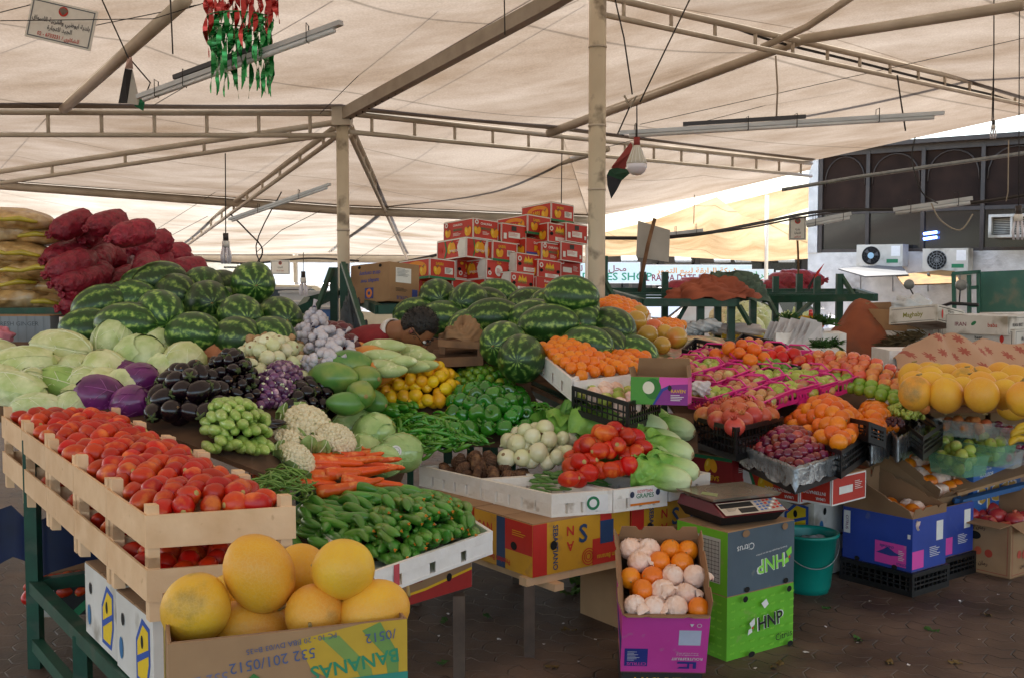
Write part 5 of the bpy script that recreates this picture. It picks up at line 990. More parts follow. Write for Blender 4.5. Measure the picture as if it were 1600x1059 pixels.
# ---- wooden crates of plum tomatoes
Ln = [S(228,806,'K').lerp(S(2,648,'K'), i/5) for i in range(6)]; Rn = [S(463,791,'K').lerp(S(188,650,'K'), i/5) for i in range(6)]
where = ['nearest wooden tomato crate above the yellow melons','second wooden crate of tomatoes from the melon carton','middle wooden crate in the diagonal row of tomato crates','fourth wooden tomato crate from the melon carton','last wooden tomato crate before the pale green cabbages']
low = ['lower wooden crate directly above the white banana cartons front','lower wooden crate second in the bottom row of tomatoes','lower wooden crate in the middle of the bottom row','fourth lower wooden crate in the bottom row of tomatoes','last lower wooden crate in the bottom row by the green leg']
for i in range(5):
    gap = .012
    a, b_, c, d = Ln[i].lerp(Ln[i+1], gap), Rn[i].lerp(Rn[i+1], gap), Rn[i+1], Ln[i+1]
    wood_crate(where[i], a, b_, c, d); dz = V((0,0,-.155))
    wood_crate(low[i], a+dz, b_+dz, c+dz, d+dz)
    q = [p + V((0,0,-.04)) for p in (a.lerp(b_,.1), b_.lerp(a,.08), c.lerp(d,.08), d.lerp(c,.1))]; q = [q[0].lerp(q[3],.09), q[1].lerp(q[2],.09), q[2].lerp(q[1],.06), q[3].lerp(q[0],.06)]
    heap(ME_tom,'tomato','glossy red plum tomato heaped in the top wooden crates','tomato','tomatoes in the top wooden crates', q, .078, .064, .030, .03, 2, ori='side', yj=3.1, sc=(1.0,1.18), power=4, maxn=40)
    q2 = [p + V((0,0,-.185)) for p in q]
    if i < 4: 
        s_ = [q2[0], q2[0].lerp(q2[1],.3), q2[3].lerp(q2[2],.3), q2[3]] if i else q2
        heap(ME_tom,'tomato','red plum tomato showing through the gap of the lower wooden crates','tomato','tomatoes in the lower wooden crates', s_, .076, .064, .030, .02, 1, ori='side', yj=3.1, sc=(1.0,1.15), maxn=24 if i == 0 else 7)
# banana cartons under the crates
u_ = (Ln[5]-Ln[0]); u_.z = 0; u_.normalize(); yA = math.atan2(u_.y,u_.x) - PI/2; w_e = V((math.cos(yA), math.sin(yA), 0)); zA = Ln[0].z - .31
for k in range(2):
    hh = .24; c = V((Ln[0].x, Ln[0].y, zA - hh)) + u_*(.02 + k*.372) + V((0,0,.014*k*.7)) + w_e*.02
    carton('banana_carton', ['white banana carton with yellow fruit print right behind the melon carton','white banana carton with yellow fruit print beside the green table leg','white banana carton half hidden under the middle tomato crates','white banana carton under the far tomato crates'][k], 'carton', .45, .37, hh, place(c, yA, .45, .37), (0,0,yA), M_cwhite, Lf=banana_fig(.37,hh), F=banana_fig(.45,hh), group='white banana cartons')
o = empty('stall_frame', V((Ln[0].x, Ln[0].y, 0)), 0, 'dark green table frame below the tomato crates', 'stall'); b0_ = V(o.location); zt_ = zA - .24 - .03
pts = [V((Ln[0].x,Ln[0].y,zt_)) + w_e*.03, V((Ln[0].x,Ln[0].y,zt_)) + u_*1.6 + w_e*.03, V((Ln[0].x,Ln[0].y,zt_)) + u_*1.6 + w_e*.5, V((Ln[0].x,Ln[0].y,zt_)) + w_e*.5]
g = G()
for i in range(4): g.bar(pts[i]-b0_, pts[(i+1)%4]-b0_, .05, .05, M_green)
g.build('edge_beam', o)
for s_ in (.12, .86, 1.6):
    for k in (.03, .5):
        p = V((Ln[0].x,Ln[0].y,0)) + u_*s_ + w_e*k - b0_; g = G(); g.bar(p, p + V((0,0,zt_+.6 if s_ > 1.5 and k < .1 else zt_)), .05, .05, M_green); g.build('leg', o)
g = G(); g.bar(V((0,0,.1)) + w_e*.03 + u_*.12, V((0,0,.1)) + w_e*.03 + u_*1.6, .04, .05, M_green); g.bar(V((0,0,.1)) + w_e*.5 + u_*.12, V((0,0,.1)) + w_e*.5 + u_*1.6, .04, .05, M_green); g.build('lower_rail', o)
g = G(); g.bar(V((Ln[0].x,Ln[0].y,zt_-.06)) - u_*.08 + w_e*.1 - b0_, V((Ln[0].x,Ln[0].y,zt_-.06)) + u_*.7 + w_e*.1 - b0_, .07, .05, M_oldwood); g.build('wooden_rail', o)
# fruit carton under the table
cc = W(42, 968, .12); fb = carton('fruit_carton', 'open white and black carton of red fruit on the rail under the tomato table', 'carton', .42, .28, .13, place(cc, R(20), .42, .28), (0,0,R(20)), M_cwhite, F=[('r',-.1,-.065,.21,.065,M_blk),('p',[(-.05,-.065),(.1,.065),(.14,.065),(.0,-.065)],M_grn),('r',-.18,-.02,-.12,.03,M_white)], openf={'B':(.1,10)})
qb = [cc + V((0,0,.06)), cc + V((.39,.13,.06)), cc + V((.31,.36,.06)), cc + V((-.08,.24,.06))]
heap([ME_tom[0]],'tomato','red fruit lying in the carton under the tomato table','tomato','red fruit under the tomato table', [V(p) for p in qb], .07, .07, .03, .04, 1, ori='side', yj=3)
g = G(); bl_ = W(95, 800, .6); g.add([bl_ + V(( -.35+.7*i/8, .12*math.sin(i*1.3), -.02 - .22*j/5 + .03*math.sin(i*2+j))) for j in range(6) for i in range(9)], [(j*9+i, j*9+i+1, (j+1)*9+i+1, (j+1)*9+i) for j in range(5) for i in range(8)], mat('blue_tarp','14254e','0e1a38',.5), True)
tag(g.build('blue_tarpaulin'), 'dark blue tarpaulin hanging under the far end of the tomato table', 'tarpaulin')
# ---- cabbages, pumpkin
def at(px, py, dz, fn=SAM): p = fn(px, py); return p + V((0,0,dz))
def setd(px, py, d): return P(px, py, d)
cabs = [(96,547,5.55,1,R(165),1.0,'long pale cabbage topmost at the far end of the cabbage heap'),(34,572,5.3,1,R(15),.95,'long pale cabbage below the topmost long one'),(98,600,5.15,2,R(160),.9,'darker green long cabbage just behind the tomato crates'),(22,612,5.0,1,R(-10),.95,'pale long cabbage at the picture edge behind the tomatoes'),(-15,555,5.7,1,R(20),.9,'pale long cabbage half out of view at the picture edge'),(60,638,4.85,1,R(5),.7,'small pale cabbage lying right behind the last tomato crate'),
 (177,534,5.7,0,R(70),1.0,'round pale cabbage on top of the heap below the watermelons'),(166,582,5.3,0,R(200),1.02,'round pale cabbage above the purple cabbages'),(219,562,5.45,0,R(-40),1.15,'large round pale cabbage in the middle of the row'),(243,541,5.8,0,R(30),.95,'round cabbage half hidden behind the large middle one'),(290,541,5.8,0,R(120),.9,'round greenish cabbage left of the pumpkin'),(287,568,5.45,0,R(40),1.0,'round cabbage just under the greenish one near the pumpkin'),
 (295,600,5.25,0,R(90),.7,'small cabbage peeking out behind the big aubergines'),(135,625,5.05,1,R(170),.75,'small leafy cabbage beside the tall crate posts'),(110,640,4.9,0,R(10),.8,'cabbage half buried behind the tomatoes')]
for px, py, d, k, yw, s_, lb in cabs:
    lb = lb.replace('left of','next to')
    inst(ME_cab[int(d*10)%2] if k == 0 else ME_cabl[k-1], 'cabbage', P(px,py,d), (U(-.6,.6), U(-.2,.2) + (-.9 if k == 0 else 0), yw), s_, lb, 'cabbage')
for k in range(12): inst(ME_cab[k%2], 'cabbage', SAM(U(0,200), U(605,620), -.02) if k > 5 else SAM(30+k*45, 585, -.03), anyrot(), .95, 'pale cabbage in the lower layer of the cabbage heap', 'cabbage', 'lower layer cabbages')
for px, py, d, yw, s_, lb in [(155,618,4.95,R(190),1.0,'large purple cabbage nearest to the tomatoes'),(216,594,5.15,R(10),.88,'purple cabbage touching the big aubergines'),(190,588,5.3,R(60),.85,'purple cabbage half hidden behind two others'),(205,630,4.85,R(-20),.85,'dull purple cabbage low behind the crate posts')]:
    inst(ME_pcab[0], 'purple_cabbage', P(px,py,d), (U(-.5,.5),-.2,yw), s_, lb, 'red cabbage')
pk = empty('pumpkin', P(351,552,5.75), R(20), 'ribbed orange brown pumpkin in front of the watermelons', 'pumpkin'); pk.rotation_euler = (R(20),R(12),0)
g = G(); g.ball((0,0,0),(.13,.13,.085),M_rib,60,16,lambda w,u: V((w.x,w.y,w.z))*(1+.07*abs(math.cos(7*math.atan2(u.y,u.x)))-.05)); g.build('flesh', pk); g = G(); g.tube([(0,0,.07),(.01,0,.1)],[.016,.012],M_stem,7); g.build('stem', pk)
# ---- watermelons
wl = [(250,441,6.5,0,R(200),R(10)),(325,473,6.2,1,R(-65),0),(395,443,6.4,1,R(-70),R(5)),(436,499,6.1,1,R(-60),0),(375,497,5.95,1,R(-62),0),(198,507,5.8,2,R(170),0),(250,490,5.9,1,R(-55),R(20)),(157,479,6.2,0,R(200),R(20)),(205,470,6.3,0,R(190),0),(303,523,5.75,0,R(160),0),(140,515,6.0,0,R(20),0),(372,531,5.75,1,R(150),0),(423,531,5.8,1,R(140),0),(276,462,6.35,1,R(-40),0),(230,448,6.6,0,R(10),0),(317,450,6.5,1,R(-70),0),(345,455,6.6,1,R(60),0),(352,480,6.5,0,R(0),0),(455,520,6.3,1,R(60),0),(340,525,6.1,0,R(90),0),(270,520,6.2,0,R(0),0),(225,520,6.3,0,R(90),0),(180,520,6.4,0,R(30),0)]
wn_ = ['big striped watermelon crowning the heap in front of the red sacks','round watermelon facing out near the middle of the far heap','watermelon on top of the heap next to the hanging bulb','watermelon resting in front of the far garlic bags','watermelon with its stem end facing out above the onions','long watermelon lying just above the round cabbages','dark plain watermelon in the front middle of the heap','watermelon lying against the red onion sacks','long watermelon under the crowning one','watermelon low behind the pumpkin','dark watermelon at the far end beside the ginger carton','watermelon low behind the ginger roots','watermelon low in front of the far end of the heap']
for i, (px,py,d,k,yw,rl) in enumerate(wl):
    o = inst(ME_wm[k], 'watermelon', P(px,py,d), (U(0,6), rl, yw), 1.0 if k != 2 else 1.0, wn_[i] if i < len(wn_) else 'watermelon filling the gaps of the big heap beside the onion sacks', 'watermelon', None if i < len(wn_) else 'gap filling watermelons of the big heap')
wr = [(893,463,6.35,0,R(170),R(-5)),(684,466,7.2,1,R(100),0),(733,472,7.0,1,R(70),R(0)),(777,464,7.3,0,R(150),0),(771,497,6.6,2,R(10),0),(836,499,6.5,0,R(160),0),(857,508,6.2,2,R(-12),R(-4)),(907,503,6.35,1,R(-35),0),(956,512,6.3,2,R(-60),R(10)),(786,538,5.95,1,R(-110),0),(815,560,5.75,1,R(80),0),(916,543,6.0,0,R(-35),0),(946,547,6.1,1,R(-50),0),(985,557,6.1,0,R(-30),0),(860,481,6.8,1,R(40),0),(692,500,6.9,0,R(170),0),(652,494,7.1,0,R(20),0),(736,515,6.6,1,R(30),0),(830,478,7.0,0,R(0),0),(720,492,7.2,0,R(60),0),(870,540,6.3,1,R(0),0),(905,480,6.8,1,R(100),0),(760,480,7.1,1,R(0),0)]
wm_ = ['boldly striped dark watermelon crowning the middle heap','round watermelon at the far end of the middle heap','pale green round watermelon above the crouching man','watermelon below the red mango cartons at the back','pale striped watermelon above the wooden box','watermelon wedged behind the tray of mandarins','long dark watermelon lying across the front of the middle heap','watermelon with pale stem end beside the thick pole','long tilted watermelon at the outer side of the middle heap','dark round watermelon in the front corner of the middle heap','watermelon under the white box of mandarins','dark watermelon above the white box of mandarins','small dark watermelon between two bigger ones near the oilcloth','watermelon touching the patterned oilcloth','watermelon peeping out below the crowning one','watermelon behind the head of the crouching man','dark yellow streaked watermelon over the red shirt','watermelon low behind the wooden box']
for i, (px,py,d,k,yw,rl) in enumerate(wr):
    inst(ME_wm[k], 'watermelon', P(px,py,d), (U(0,6), rl, yw), 1.0, wm_[i] if i < len(wm_) else 'watermelon filling the gaps of the middle heap under the thick pole', 'watermelon', None if i < len(wm_) else 'gap filling watermelons of the middle heap')
# ---- aubergines
A_ = lambda p: SAM(*p)
def Hq(px0, py0, px1, py1, px2, py2, px3, py3, fn=SAM): return [fn(px0,py0), fn(px1,py1), fn(px2,py2), fn(px3,py3)]
heap(ME_aub,'aubergine','large glossy black aubergine behind the tomato crates','aubergine','large black aubergines', Hq(232,672,345,676,352,612,250,606), .09, .085, .045, .12, 2, ori='any', sc=(.85,1.15), power=2)
heap(ME_aubs,'small_black_aubergine','small round black aubergine in the tall dark heap','aubergine','small round black aubergines', Hq(318,640,405,640,400,585,322,585), .058, .055, .029, .14, 2, ori='any', power=2)
heap(ME_sau,'small_aubergine','tiny purple and white aubergine','aubergine','tiny purple aubergines', Hq(404,642,470,645,490,594,402,588), .047, .045, .02, .12, 2, ori='any', power=2)
heap(ME_aub,'aubergine','black aubergine in the heap behind the cauliflowers','aubergine','black aubergines behind the cauliflowers', Hq(446,655,545,660,540,618,458,612), .085, .08, .04, .07, 2, ori='any', sc=(.7,.95), power=2)
ME_lau = long_veg('long_aubergine', *taper(.15,.02,.01,10), M_aub, 10, stem=(.01,0,0))
for px, py in ((402,655),(415,662),(408,668),(428,662)): inst(ME_lau,'long_aubergine', SAM(px,py,.03),(0,0,U(0,1)),1,'long dark aubergine between the small marrows and the cauliflower','aubergine','long dark aubergines')
# ---- onions, garlic, ginger, red onions
heap(ME_on,'white_onion','round white onion in the heap under the garlic bags','onion','white onions under the garlic', Hq(378,608,485,618,480,562,375,556), .085, .08, .042, .12, 2, ori='any', power=2)
heap(ME_ging,'ginger_root','knobbly ginger root behind the white onions','ginger','ginger roots', Hq(385,575,470,575,470,548,385,548), .085, .06, .02, .1, 2, ori='up', sc=(1.1,1.5))
ME_gb = [garlic_bag(1), garlic_bag(2)]
for i,(px,py,d,rx,rz,lb) in enumerate([(470,522,5.9,.9,.9,'net bag of garlic at the far end of the garlic bags'),(492,505,6.0,.2,.1,'net bag of garlic standing on top with dark tie'),(506,525,5.75,1.2,2.1,'net bag of garlic in the middle with dark tie'),(500,558,5.55,1.35,1.1,'net bag of garlic lying lowest above the papayas'),(525,545,5.65,1.1,2.4,'net bag of garlic sloping towards the red onions')]):
    inst(ME_gb[i%2],'garlic_bag',P(px,py+9,d),(rx,0,rz),.82,lb,'garlic bag')
M_ro = mat('red_onion_skin','6b2230','4a1722',.35,scale=12,rnd=.15,coat=.2); ME_ro = mk(lambda g: g.ball((0,0,0),(.04,.04,.036),M_ro,14,10),'red_onion')
heap(ME_ro,'red_onion','dark red onion behind the garlic bags','onion','loose red onions', [P(515,562,5.8),P(560,562,5.8),P(545,525,6.6),P(505,520,6.6)], .075,.08,.036,.04,2)
# ---- papaya, marrow
for px,py,d,k,yw,s_,lb in [(541,570,5.55,0,.3,1.1,'green papaya lying on top of the papaya heap'),(520,590,5.45,0,2.8,1.15,'large dark green papaya at the low end of the heap'),(566,592,5.5,0,-.7,1.0,'green papaya under the topmost one towards the lemons'),(563,616,5.3,0,-1.2,.95,'green papaya standing above the wrapped iceberg heads'),(580,625,5.4,0,-.6,.8,'small pale papaya beside the lemons'),(505,572,5.7,0,1.2,.9,'green papaya half hidden behind the topmost one'),(577,562,5.75,1,-.4,1.1,'ripe orange papaya beside the pale marrows'),(552,552,5.95,1,.6,.85,'small orange papaya behind the green one'),(587,582,5.6,1,.2,.9,'orange papaya just above the lemons'),(540,630,5.2,0,.5,.8,'papaya half buried at the foot of the heap')]:
    inst(ME_papo if k else ME_pap,'papaya',P(px,py,d),(U(-.3,.3),U(-.25,.25),yw),s_,lb,'papaya')
for i,(px,py,d,yw,s_) in enumerate([(600,541,5.8,2.9,1.1),(597,556,5.65,2.95,1.0),(640,549,5.85,-.5,1.1),(652,558,5.8,-.5,1.0),(622,566,5.6,-.5,1.0),(598,573,5.55,-.6,1.0),(640,572,5.65,-.4,1.0),(658,572,5.75,-.4,.9),(620,548,6.0,2.8,1.0),(610,580,5.5,-.5,.9)]):
    inst(ME_cour[0],'marrow',P(px,py,d),(0,U(-.15,.15),yw),s_,'long pale green marrow heaped beside the orange papayas','marrow','pale marrows')
# ---- lemons limes peppers chillies
heap(ME_lem,'lemon','yellow lemon in the bright lemon heap','lemon','lemons', Hq(588,642,722,650,712,592,598,586), .066,.062,.033,.15,2, ori='any', power=2)
heap(ME_lime,'lime','small green lime behind the peppers','lime','limes', Hq(705,625,808,640,800,592,712,588), .046,.044,.024,.09,2, ori='any', power=2)
heap(ME_pep,'green_pepper','shiny green bell pepper','pepper','green bell peppers', Hq(705,690,832,700,822,628,700,620), .08,.076,.04,.1,2, ori='any', sc=(.95,1.2), power=2)
heap(ME_chi,'green_chilli','curved glossy green chilli','chilli','green chillies', Hq(606,716,752,697,735,655,600,655), .05,.020,.010,.05,3, ori='roll', yaw=-.6, yj=.9, sc=(.9,1.3), power=2, maxn=240)
heap(ME_chib,'thick_green_chilli','thick smooth green chilli pepper','chilli','thick green chillies', Hq(585,655,640,660,640,638,585,634), .07,.035,.017,.03,2, ori='roll', yaw=-.7, yj=.25)
heap(ME_chi,'green_chilli','thin green chilli heaped beside the purple card','chilli','thin green chillies by the lettuce', Hq(818,665,865,668,860,640,818,635), .05,.022,.009,.04,2, ori='roll', yaw=-.4, yj=1.2, sc=(.6,.9))
# ---- cauliflowers
for i,(px,py,d,s_,lb) in enumerate([(481,672,4.98,1.25,'biggest cauliflower on top of the others'),(440,705,4.8,1.0,'cauliflower beside the small green marrows'),(525,692,4.9,.95,'cauliflower beside the wrapped iceberg heads'),(462,722,4.62,.9,'cauliflower just behind the green beans'),(492,705,4.85,.8,'cauliflower half hidden in the leaves below the biggest')]):
    c_ = CAU[i%2]; inst(c_[0],'cauliflower',P(px,py-4,d-.08),(R(28)+U(-.2,.2),U(-.3,.3),U(0,6)),s_*1.04,lb,'cauliflower',None,[('leaves',c_[1])])
for px,py,d,s_,lb in [(552,668,5.35,1.1,'film wrapped iceberg lettuce at the back of the group'),(585,677,5.22,1.15,'biggest film wrapped iceberg lettuce'),(627,707,4.98,1.05,'film wrapped iceberg lettuce with white sticker nearest the chillies'),(565,705,5.08,1.0,'film wrapped iceberg lettuce with sticker just above the carrots'),(600,720,4.9,.85,'film wrapped iceberg lettuce wedged low above the carrots')]:
    o = inst(ME_ice,'wrapped_lettuce',P(px,py,d),(U(-.3,.3),U(-.3,.3),U(0,6)),s_,lb,'lettuce')
    if 'sticker' in lb:
        v = (V((0,0,HC)) - o.location).normalized(); o.rotation_euler = (0,0,0); v2 = (v + V((-.25,0,.1))).normalized(); side_ = v2.cross(V((0,0,1))).normalized(); up_ = side_.cross(v2)
        g = G(); g.decor(V((v2.x*.095,v2.y*.09,v2.z*.08))*1.0, up_.cross(v2), up_, [('e',0,0,.026,.026,M_white),('ring',0,0,.017,.019,flat('9aa3a8')),('r',-.013,-.002,.013,.002,flat('9aa3a8'))], .006); g.build('sticker', o)
heap(ME_zuc,'small_marrow','stubby light green marrow with its end facing out','marrow','small green marrows', Hq(322,712,425,728,420,662,312,655), .052,.054,.024,.12,3, ori='roll', yaw=R(-60), yj=.22, sc=(.9,1.15), power=3)
heap(ME_bean,'green_bean','thin green bean curling over the others','bean','green beans', Hq(400,780,478,782,480,735,418,732), .05,.013,.005,.05,4, ori='roll', yaw=-.3, yj=1.3, maxn=90)
heap(ME_car,'carrot','thick orange carrot laid across the carrot heap','carrot','carrots', [W(415,772,.69),W(595,775,.69),S(615,728,'M'),S(435,722,'M')], .15,.05,.026,.09,3, ori='roll', yaw=PI+R(12), yj=.16, sc=(1.0,1.25), maxn=40)
# ---- cucumbers in their tray
cF, cR = W(566,899,.61), W(770,829,.61); cB = cF + (W(737,808,.61) - cR)*2.4
foam_tray('long white foam tray of cucumbers with red tape at its edge', cF, cR, cB, .09, M_foam, nb=(4,3), decor=[('r',-.22,-.03,-.19,.045,flat('c9505a'))])
exx = (cR-cF).normalized(); eyy = (cB-cF).normalized(); zq = V((0,0,-.07))
q = [cF + exx*-.02 + eyy*.05 + zq, cR - exx*.04 + eyy*.05 + zq, cR - exx*.03 + eyy*.5 + zq + V((0,0,.05)), cF - exx*.25 + eyy*.55 + zq + V((0,0,.05))]
yc = math.atan2(eyy.y, eyy.x)
heap(ME_cuc,'cucumber','small dark green cucumber with its end facing out','cucumber','cucumbers in the foam tray', [q[0].lerp(q[1],.32)+V((0,0,.0)),q[1],q[2],q[3].lerp(q[2],.35)], .042,.085,.018,.13,5, ori='roll', yaw=yc+.05, yj=.14, sc=(.95,1.12), power=4, maxn=150, pitch=.1)
heap([ME_cuc[2],ME_cuc[0]],'cucumber','curved green cucumber lying sideways on the heap','cucumber','sideways cucumbers on the heap', [W(470,830,.58),W(620,825,.58),W(690,778,.65),W(485,795,.62)], .10,.036,.018,.07,3, ori='roll', yaw=R(-30), yj=.5, sc=(1,1.2), maxn=70)
heap([ME_cuc[2],ME_cuc[0]],'cucumber','curved green cucumber lying sideways on the heap','cucumber','sideways cucumbers on the heap', [W(475,855,.55),W(590,885,.55),W(600,812,.60),W(470,805,.60)], .10,.036,.018,.07,2, ori='roll', yaw=R(-50), yj=.7, sc=(1,1.2), maxn=60)
grid_board('display_board', lambda a,b: W(468,880,.52).lerp(W(600,895,.52),a).lerp(W(465,790,.60).lerp(W(690,775,.62),a),b), 6,5,.02,M_liner,'cardboard board sloping under the cucumbers')
# ---- front foam trays
zr = .67; F2, R2, B2 = W(862,772,zr), W(957,765,zr), W(752,748,zr); eyv = B2 - F2
hn = lambda: [('r',-.14,-.03,-.1,.035,M_white),('t','(AP) 0101',.0,-.0,.03,flat('5b7f9a'))]
foam_tray('dirty foam tray of okra pods at the corner of the stall', F2, R2, B2, .1, nb=(4,5), decor=[('r',.02,-.035,.12,.035,M_white),('ring',.05,0,.018,.03,M_grn)])
foam_tray('foam tray of brown taro roots at the edge of the stall', B2 + eyv.normalized()*.004, B2 + (R2-F2), B2 + eyv*1.02, .1, nb=(4,5))
F3 = W(959,765,zr); R3 = W(1043,755,zr)
foam_tray('foam tray of plum tomatoes with a grapes sticker', F3, R3, F3 + eyv, .1, nb=(4,5), decor=[('r',-.06,-.02,.1,.042,flat('e9e4e0')),('t','EGYPTIAN',.02,.03,.018,M_red),('t','GRAPES',.02,.01,.028,M_grn),('e',-.05,.02,.012,.014,flat('2a3350')),('e',.09,.02,.012,.014,flat('2a3350')),('r',-.06,-.03,.1,-.02,M_org)])
F4 = W(1046,752,zr+.005); R4 = W(1110,738,zr+.01)
foam_tray('foam tray full of romaine lettuce at the outer end of the stall', F4, R4, F4 + eyv*1.0, .09, nb=(3,5))
heap(ME_okr,'okra_pod','slender green okra pod in the foam tray','okra','okra pods', [W(838,770,.625),W(950,768,.625),W(930,746,.64),W(835,750,.64)], .06,.022,.009,.045,3, ori='roll', yaw=R(155), yj=.3, maxn=50)
heap(ME_taro,'taro_root','rough brown taro root','taro root','taro roots', [B2 + V((.06,.05,-.04)), B2 + (R2-F2) + V((-.02,.06,-.06)), B2 + eyv + (R2-F2) + V((-.02,.05,-.06)), B2 + eyv*.95 + V((.04,0,-.06))], .07,.055,.026,.09,2, ori='any', sc=(.85,1.1), power=2)
q = [W(884,766,.665), W(1034,756,.665), W(1012,715,.72), W(888,722,.72)]
heap(ME_tom,'tomato','big red plum tomato in the heap at the edge of the foam trays','tomato','tomatoes in the foam tray', q, .08,.066,.030,.17,3, ori='side', yj=3.1, sc=(1.15,1.35), power=2, maxn=50)
heap(ME_on,'white_onion','large white onion between the taro roots and tomatoes','onion','white onions by the tomatoes', [W(782,742,.66),W(888,745,.66),S(900,695,'M'),S(795,690,'M')], .088,.08,.042,.10,2, ori='any', sc=(1.0,1.2), power=2)
# romaine: heads with cut ends towards the aisle
rl = [(1035,667,5.35,.1,.0,1.15),(1085,668,5.45,-.1,.05,1.0),(1000,680,5.4,.25,.0,1.0),(1058,690,5.15,.1,0,1.0),(1083,702,5.05,-.15,.05,.95),(1020,705,5.2,0,.05,1.0),(1058,712,5.05,-.1,.1,.9),(1090,733,4.85,.05,.0,.9),(1070,745,4.8,.1,.05,.85),(1070,725,4.95,-.1,.05,.9),(985,672,5.3,.2,.05,1.2),(975,655,5.5,.15,.1,1.1),(1045,652,5.55,.0,.1,1.0),(930,680,5.5,.3,.0,1.0),(955,682,5.5,.3,.0,.95)]
for i,(px,py,d,yw,pt_,s_) in enumerate(rl):
    p = P(px,py,d) + V((-.12,.03,.0))*s_*1.0; inst(ME_let[i%3],'romaine_lettuce', p, (U(0,6),.12+pt_,R(-24)+yw), s_*1.02, 'romaine lettuce with its pale cut stalk towards the aisle','lettuce','romaine lettuces in the tray')
for i,(px,py,d,yw,s_,lb) in enumerate([(955,640,5.65,R(-14),1.45,'large open romaine lettuce lying on top of the others'),(905,655,5.7,R(170),1.2,'leafy lettuce spreading its green leaves towards the chillies'),(890,675,5.4,R(20),1.1,'leafy lettuce lying low beside the purple card'),(930,665,5.5,R(-30),1.2,'loose lettuce between the open romaine and the tomatoes'),(975,632,5.9,R(-10),1.3,'romaine lettuce behind the large open one')]):
    inst(ME_let[i%3],'romaine_lettuce', P(px,py,d),(U(0,6),.05,yw), (s_,s_*1.25,s_*1.1), lb,'lettuce')
g = G(); c_ = P(841,667,5.5); g.box((0,0,0),(.055,.01,.09),mat('purple_card','7a2f8a','64267a',.6)); tag(g.build('purple_card',None,c_,(R(-10),0,R(5))),'small purple card standing beside the thin chillies','card')
# ---- yellow melons in their carton, nearest to the viewer
mc = W(262,1006,.85); mr_ = W(636,966,.85); ym = math.atan2((mr_-mc).y,(mr_-mc).x); wm0 = (mr_-mc).length; mc.z = .60
def bananas_print(w,h): return [('p',[(w*.02,h*.42),(w*.3,h*.5),(w*.5,h*.5),(w*.5,-h*.2),(w*.4,-h*.12),(w*.2,.0),(w*.08,h*.15)],flat('c8a22c')),('p',[(w*.12,h*.42),(w*.2,h*.42),(w*.34,h*.1),(w*.36,-h*.15),(w*.33,-h*.15),(w*.28,h*.08)],flat('7f9a4a')),('p',[(w*.3,h*.44),(w*.38,h*.5),(w*.46,h*.2),(w*.46,-h*.1),(w*.42,-h*.1),(w*.4,h*.2)],flat('6f9448')),('t','BANANAS',w*.27,h*.16,h*.17,flat('2f8a62'),186),('t','532 201/0512',-w*.08,h*.27,h*.13,flat('4f5f86'),185,1,False),('t','532 201',-w*.36,h*.17,h*.12,flat('6f7390'),185,1,False),('t','PC 10 - 20 BBA DV/03 B=35',.0,h*.40,h*.065,flat('4f5f86'),185,1,False),('t','/0512',w*.38,h*.38,h*.12,flat('4f5f86'),185,1,False),('r',w*.1,-h*.5,w*.5,h*.04,flat('2f8a78')),('p',[(-w*.34,h*-0.300),(-w*.3,h*0.000),(-w*.22,h*0.080),(-w*.16,h*0.180),(-w*.1,h*0.080),(-w*.02,h*0.000),(w*.02,h*-0.300)],flat('3f7a3a')),('p',[(-w*.325,h*-0.300),(-w*.28,h*-0.020),(-w*.21,h*0.050),(-w*.16,h*0.140),(-w*.11,h*0.050),(-w*.04,h*-0.020),(w*.005,h*-0.300)],M_yel),('p',[(-w*.31,h*-0.300),(-w*.27,h*-0.060),(-w*.16,h*0.080),(-w*.05,h*-0.060),(-w*.01,h*-0.300)],M_red)]
carton('melon_carton','open brown carton printed with green bananas full of yellow melons','carton',wm0,.38,.25,place(mc,ym,wm0,.38),(0,0,ym),M_card,F=bananas_print(wm0,.25),Lf=[('p',[(-.1,-.12),(-.06,.1),(.02,.11),(.0,-.02),(-.02,-.12)],flat('c8a22c')),('p',[(-.08,.08),(-.06,.11),(.03,-.1),(.0,-.1)],flat('6f9448'))],openf={})
sd_ = empty('crate_stack', V((place(mc,ym,wm0,.38).x, place(mc,ym,wm0,.38).y, 0)), ym, 'upturned wooden box carrying the carton of yellow melons', 'box'); g = G()
for z in (.06,.2,.34,.48,.575): g.box((0,-.15,z),(.48,.02,.07 if z < .5 else .045),M_wood); g.box((0,.15,z),(.48,.02,.07 if z < .5 else .045),M_wood)
for x in (-.22,.22):
    for y in (-.13,.13): g.box((x,y,.299),(.03,.02,.597),M_oldwood)
g.build('frame', sd_)
for i,(px,py,d,k,rt,s_,lb) in enumerate([(306,950,2.36,1,(.3,.9,2.0),1.08,'bruised yellow melon at the near corner of the carton'),(405,895,2.42,0,(.5,1.1,.4),1.05,'tall yellow melon standing on top of the melon heap'),(390,985,2.44,2,(.2,.05,.05),1.0,'long yellow melon resting on the carton edge'),(492,958,2.40,1,(1.2,.2,-1.5),.95,'round yellow melon with its stem scar facing out'),(536,889,2.42,1,(.6,.2,2.6),.97,'round yellow melon on top beside the cucumbers'),(583,955,2.42,0,(.4,-.35,.3),.95,'yellow melon in the carton corner by the cucumber tray'),(470,892,2.6,1,(.2,.3,1.2),.95,'yellow melon mostly hidden behind the two top ones'),(360,940,2.55,1,(.2,.3,1.2),.95,'yellow melon deep behind the tall one'),(440,960,2.58,1,(.2,.3,.2),.95,'yellow melon in the shade at the back of the carton'),(545,960,2.6,1,(.2,.3,.9),.95,'yellow melon at the back below the top round one')]):
    inst(ME_mel[k],'yellow_melon',P(px,py,d),rt,s_,lb,'melon')
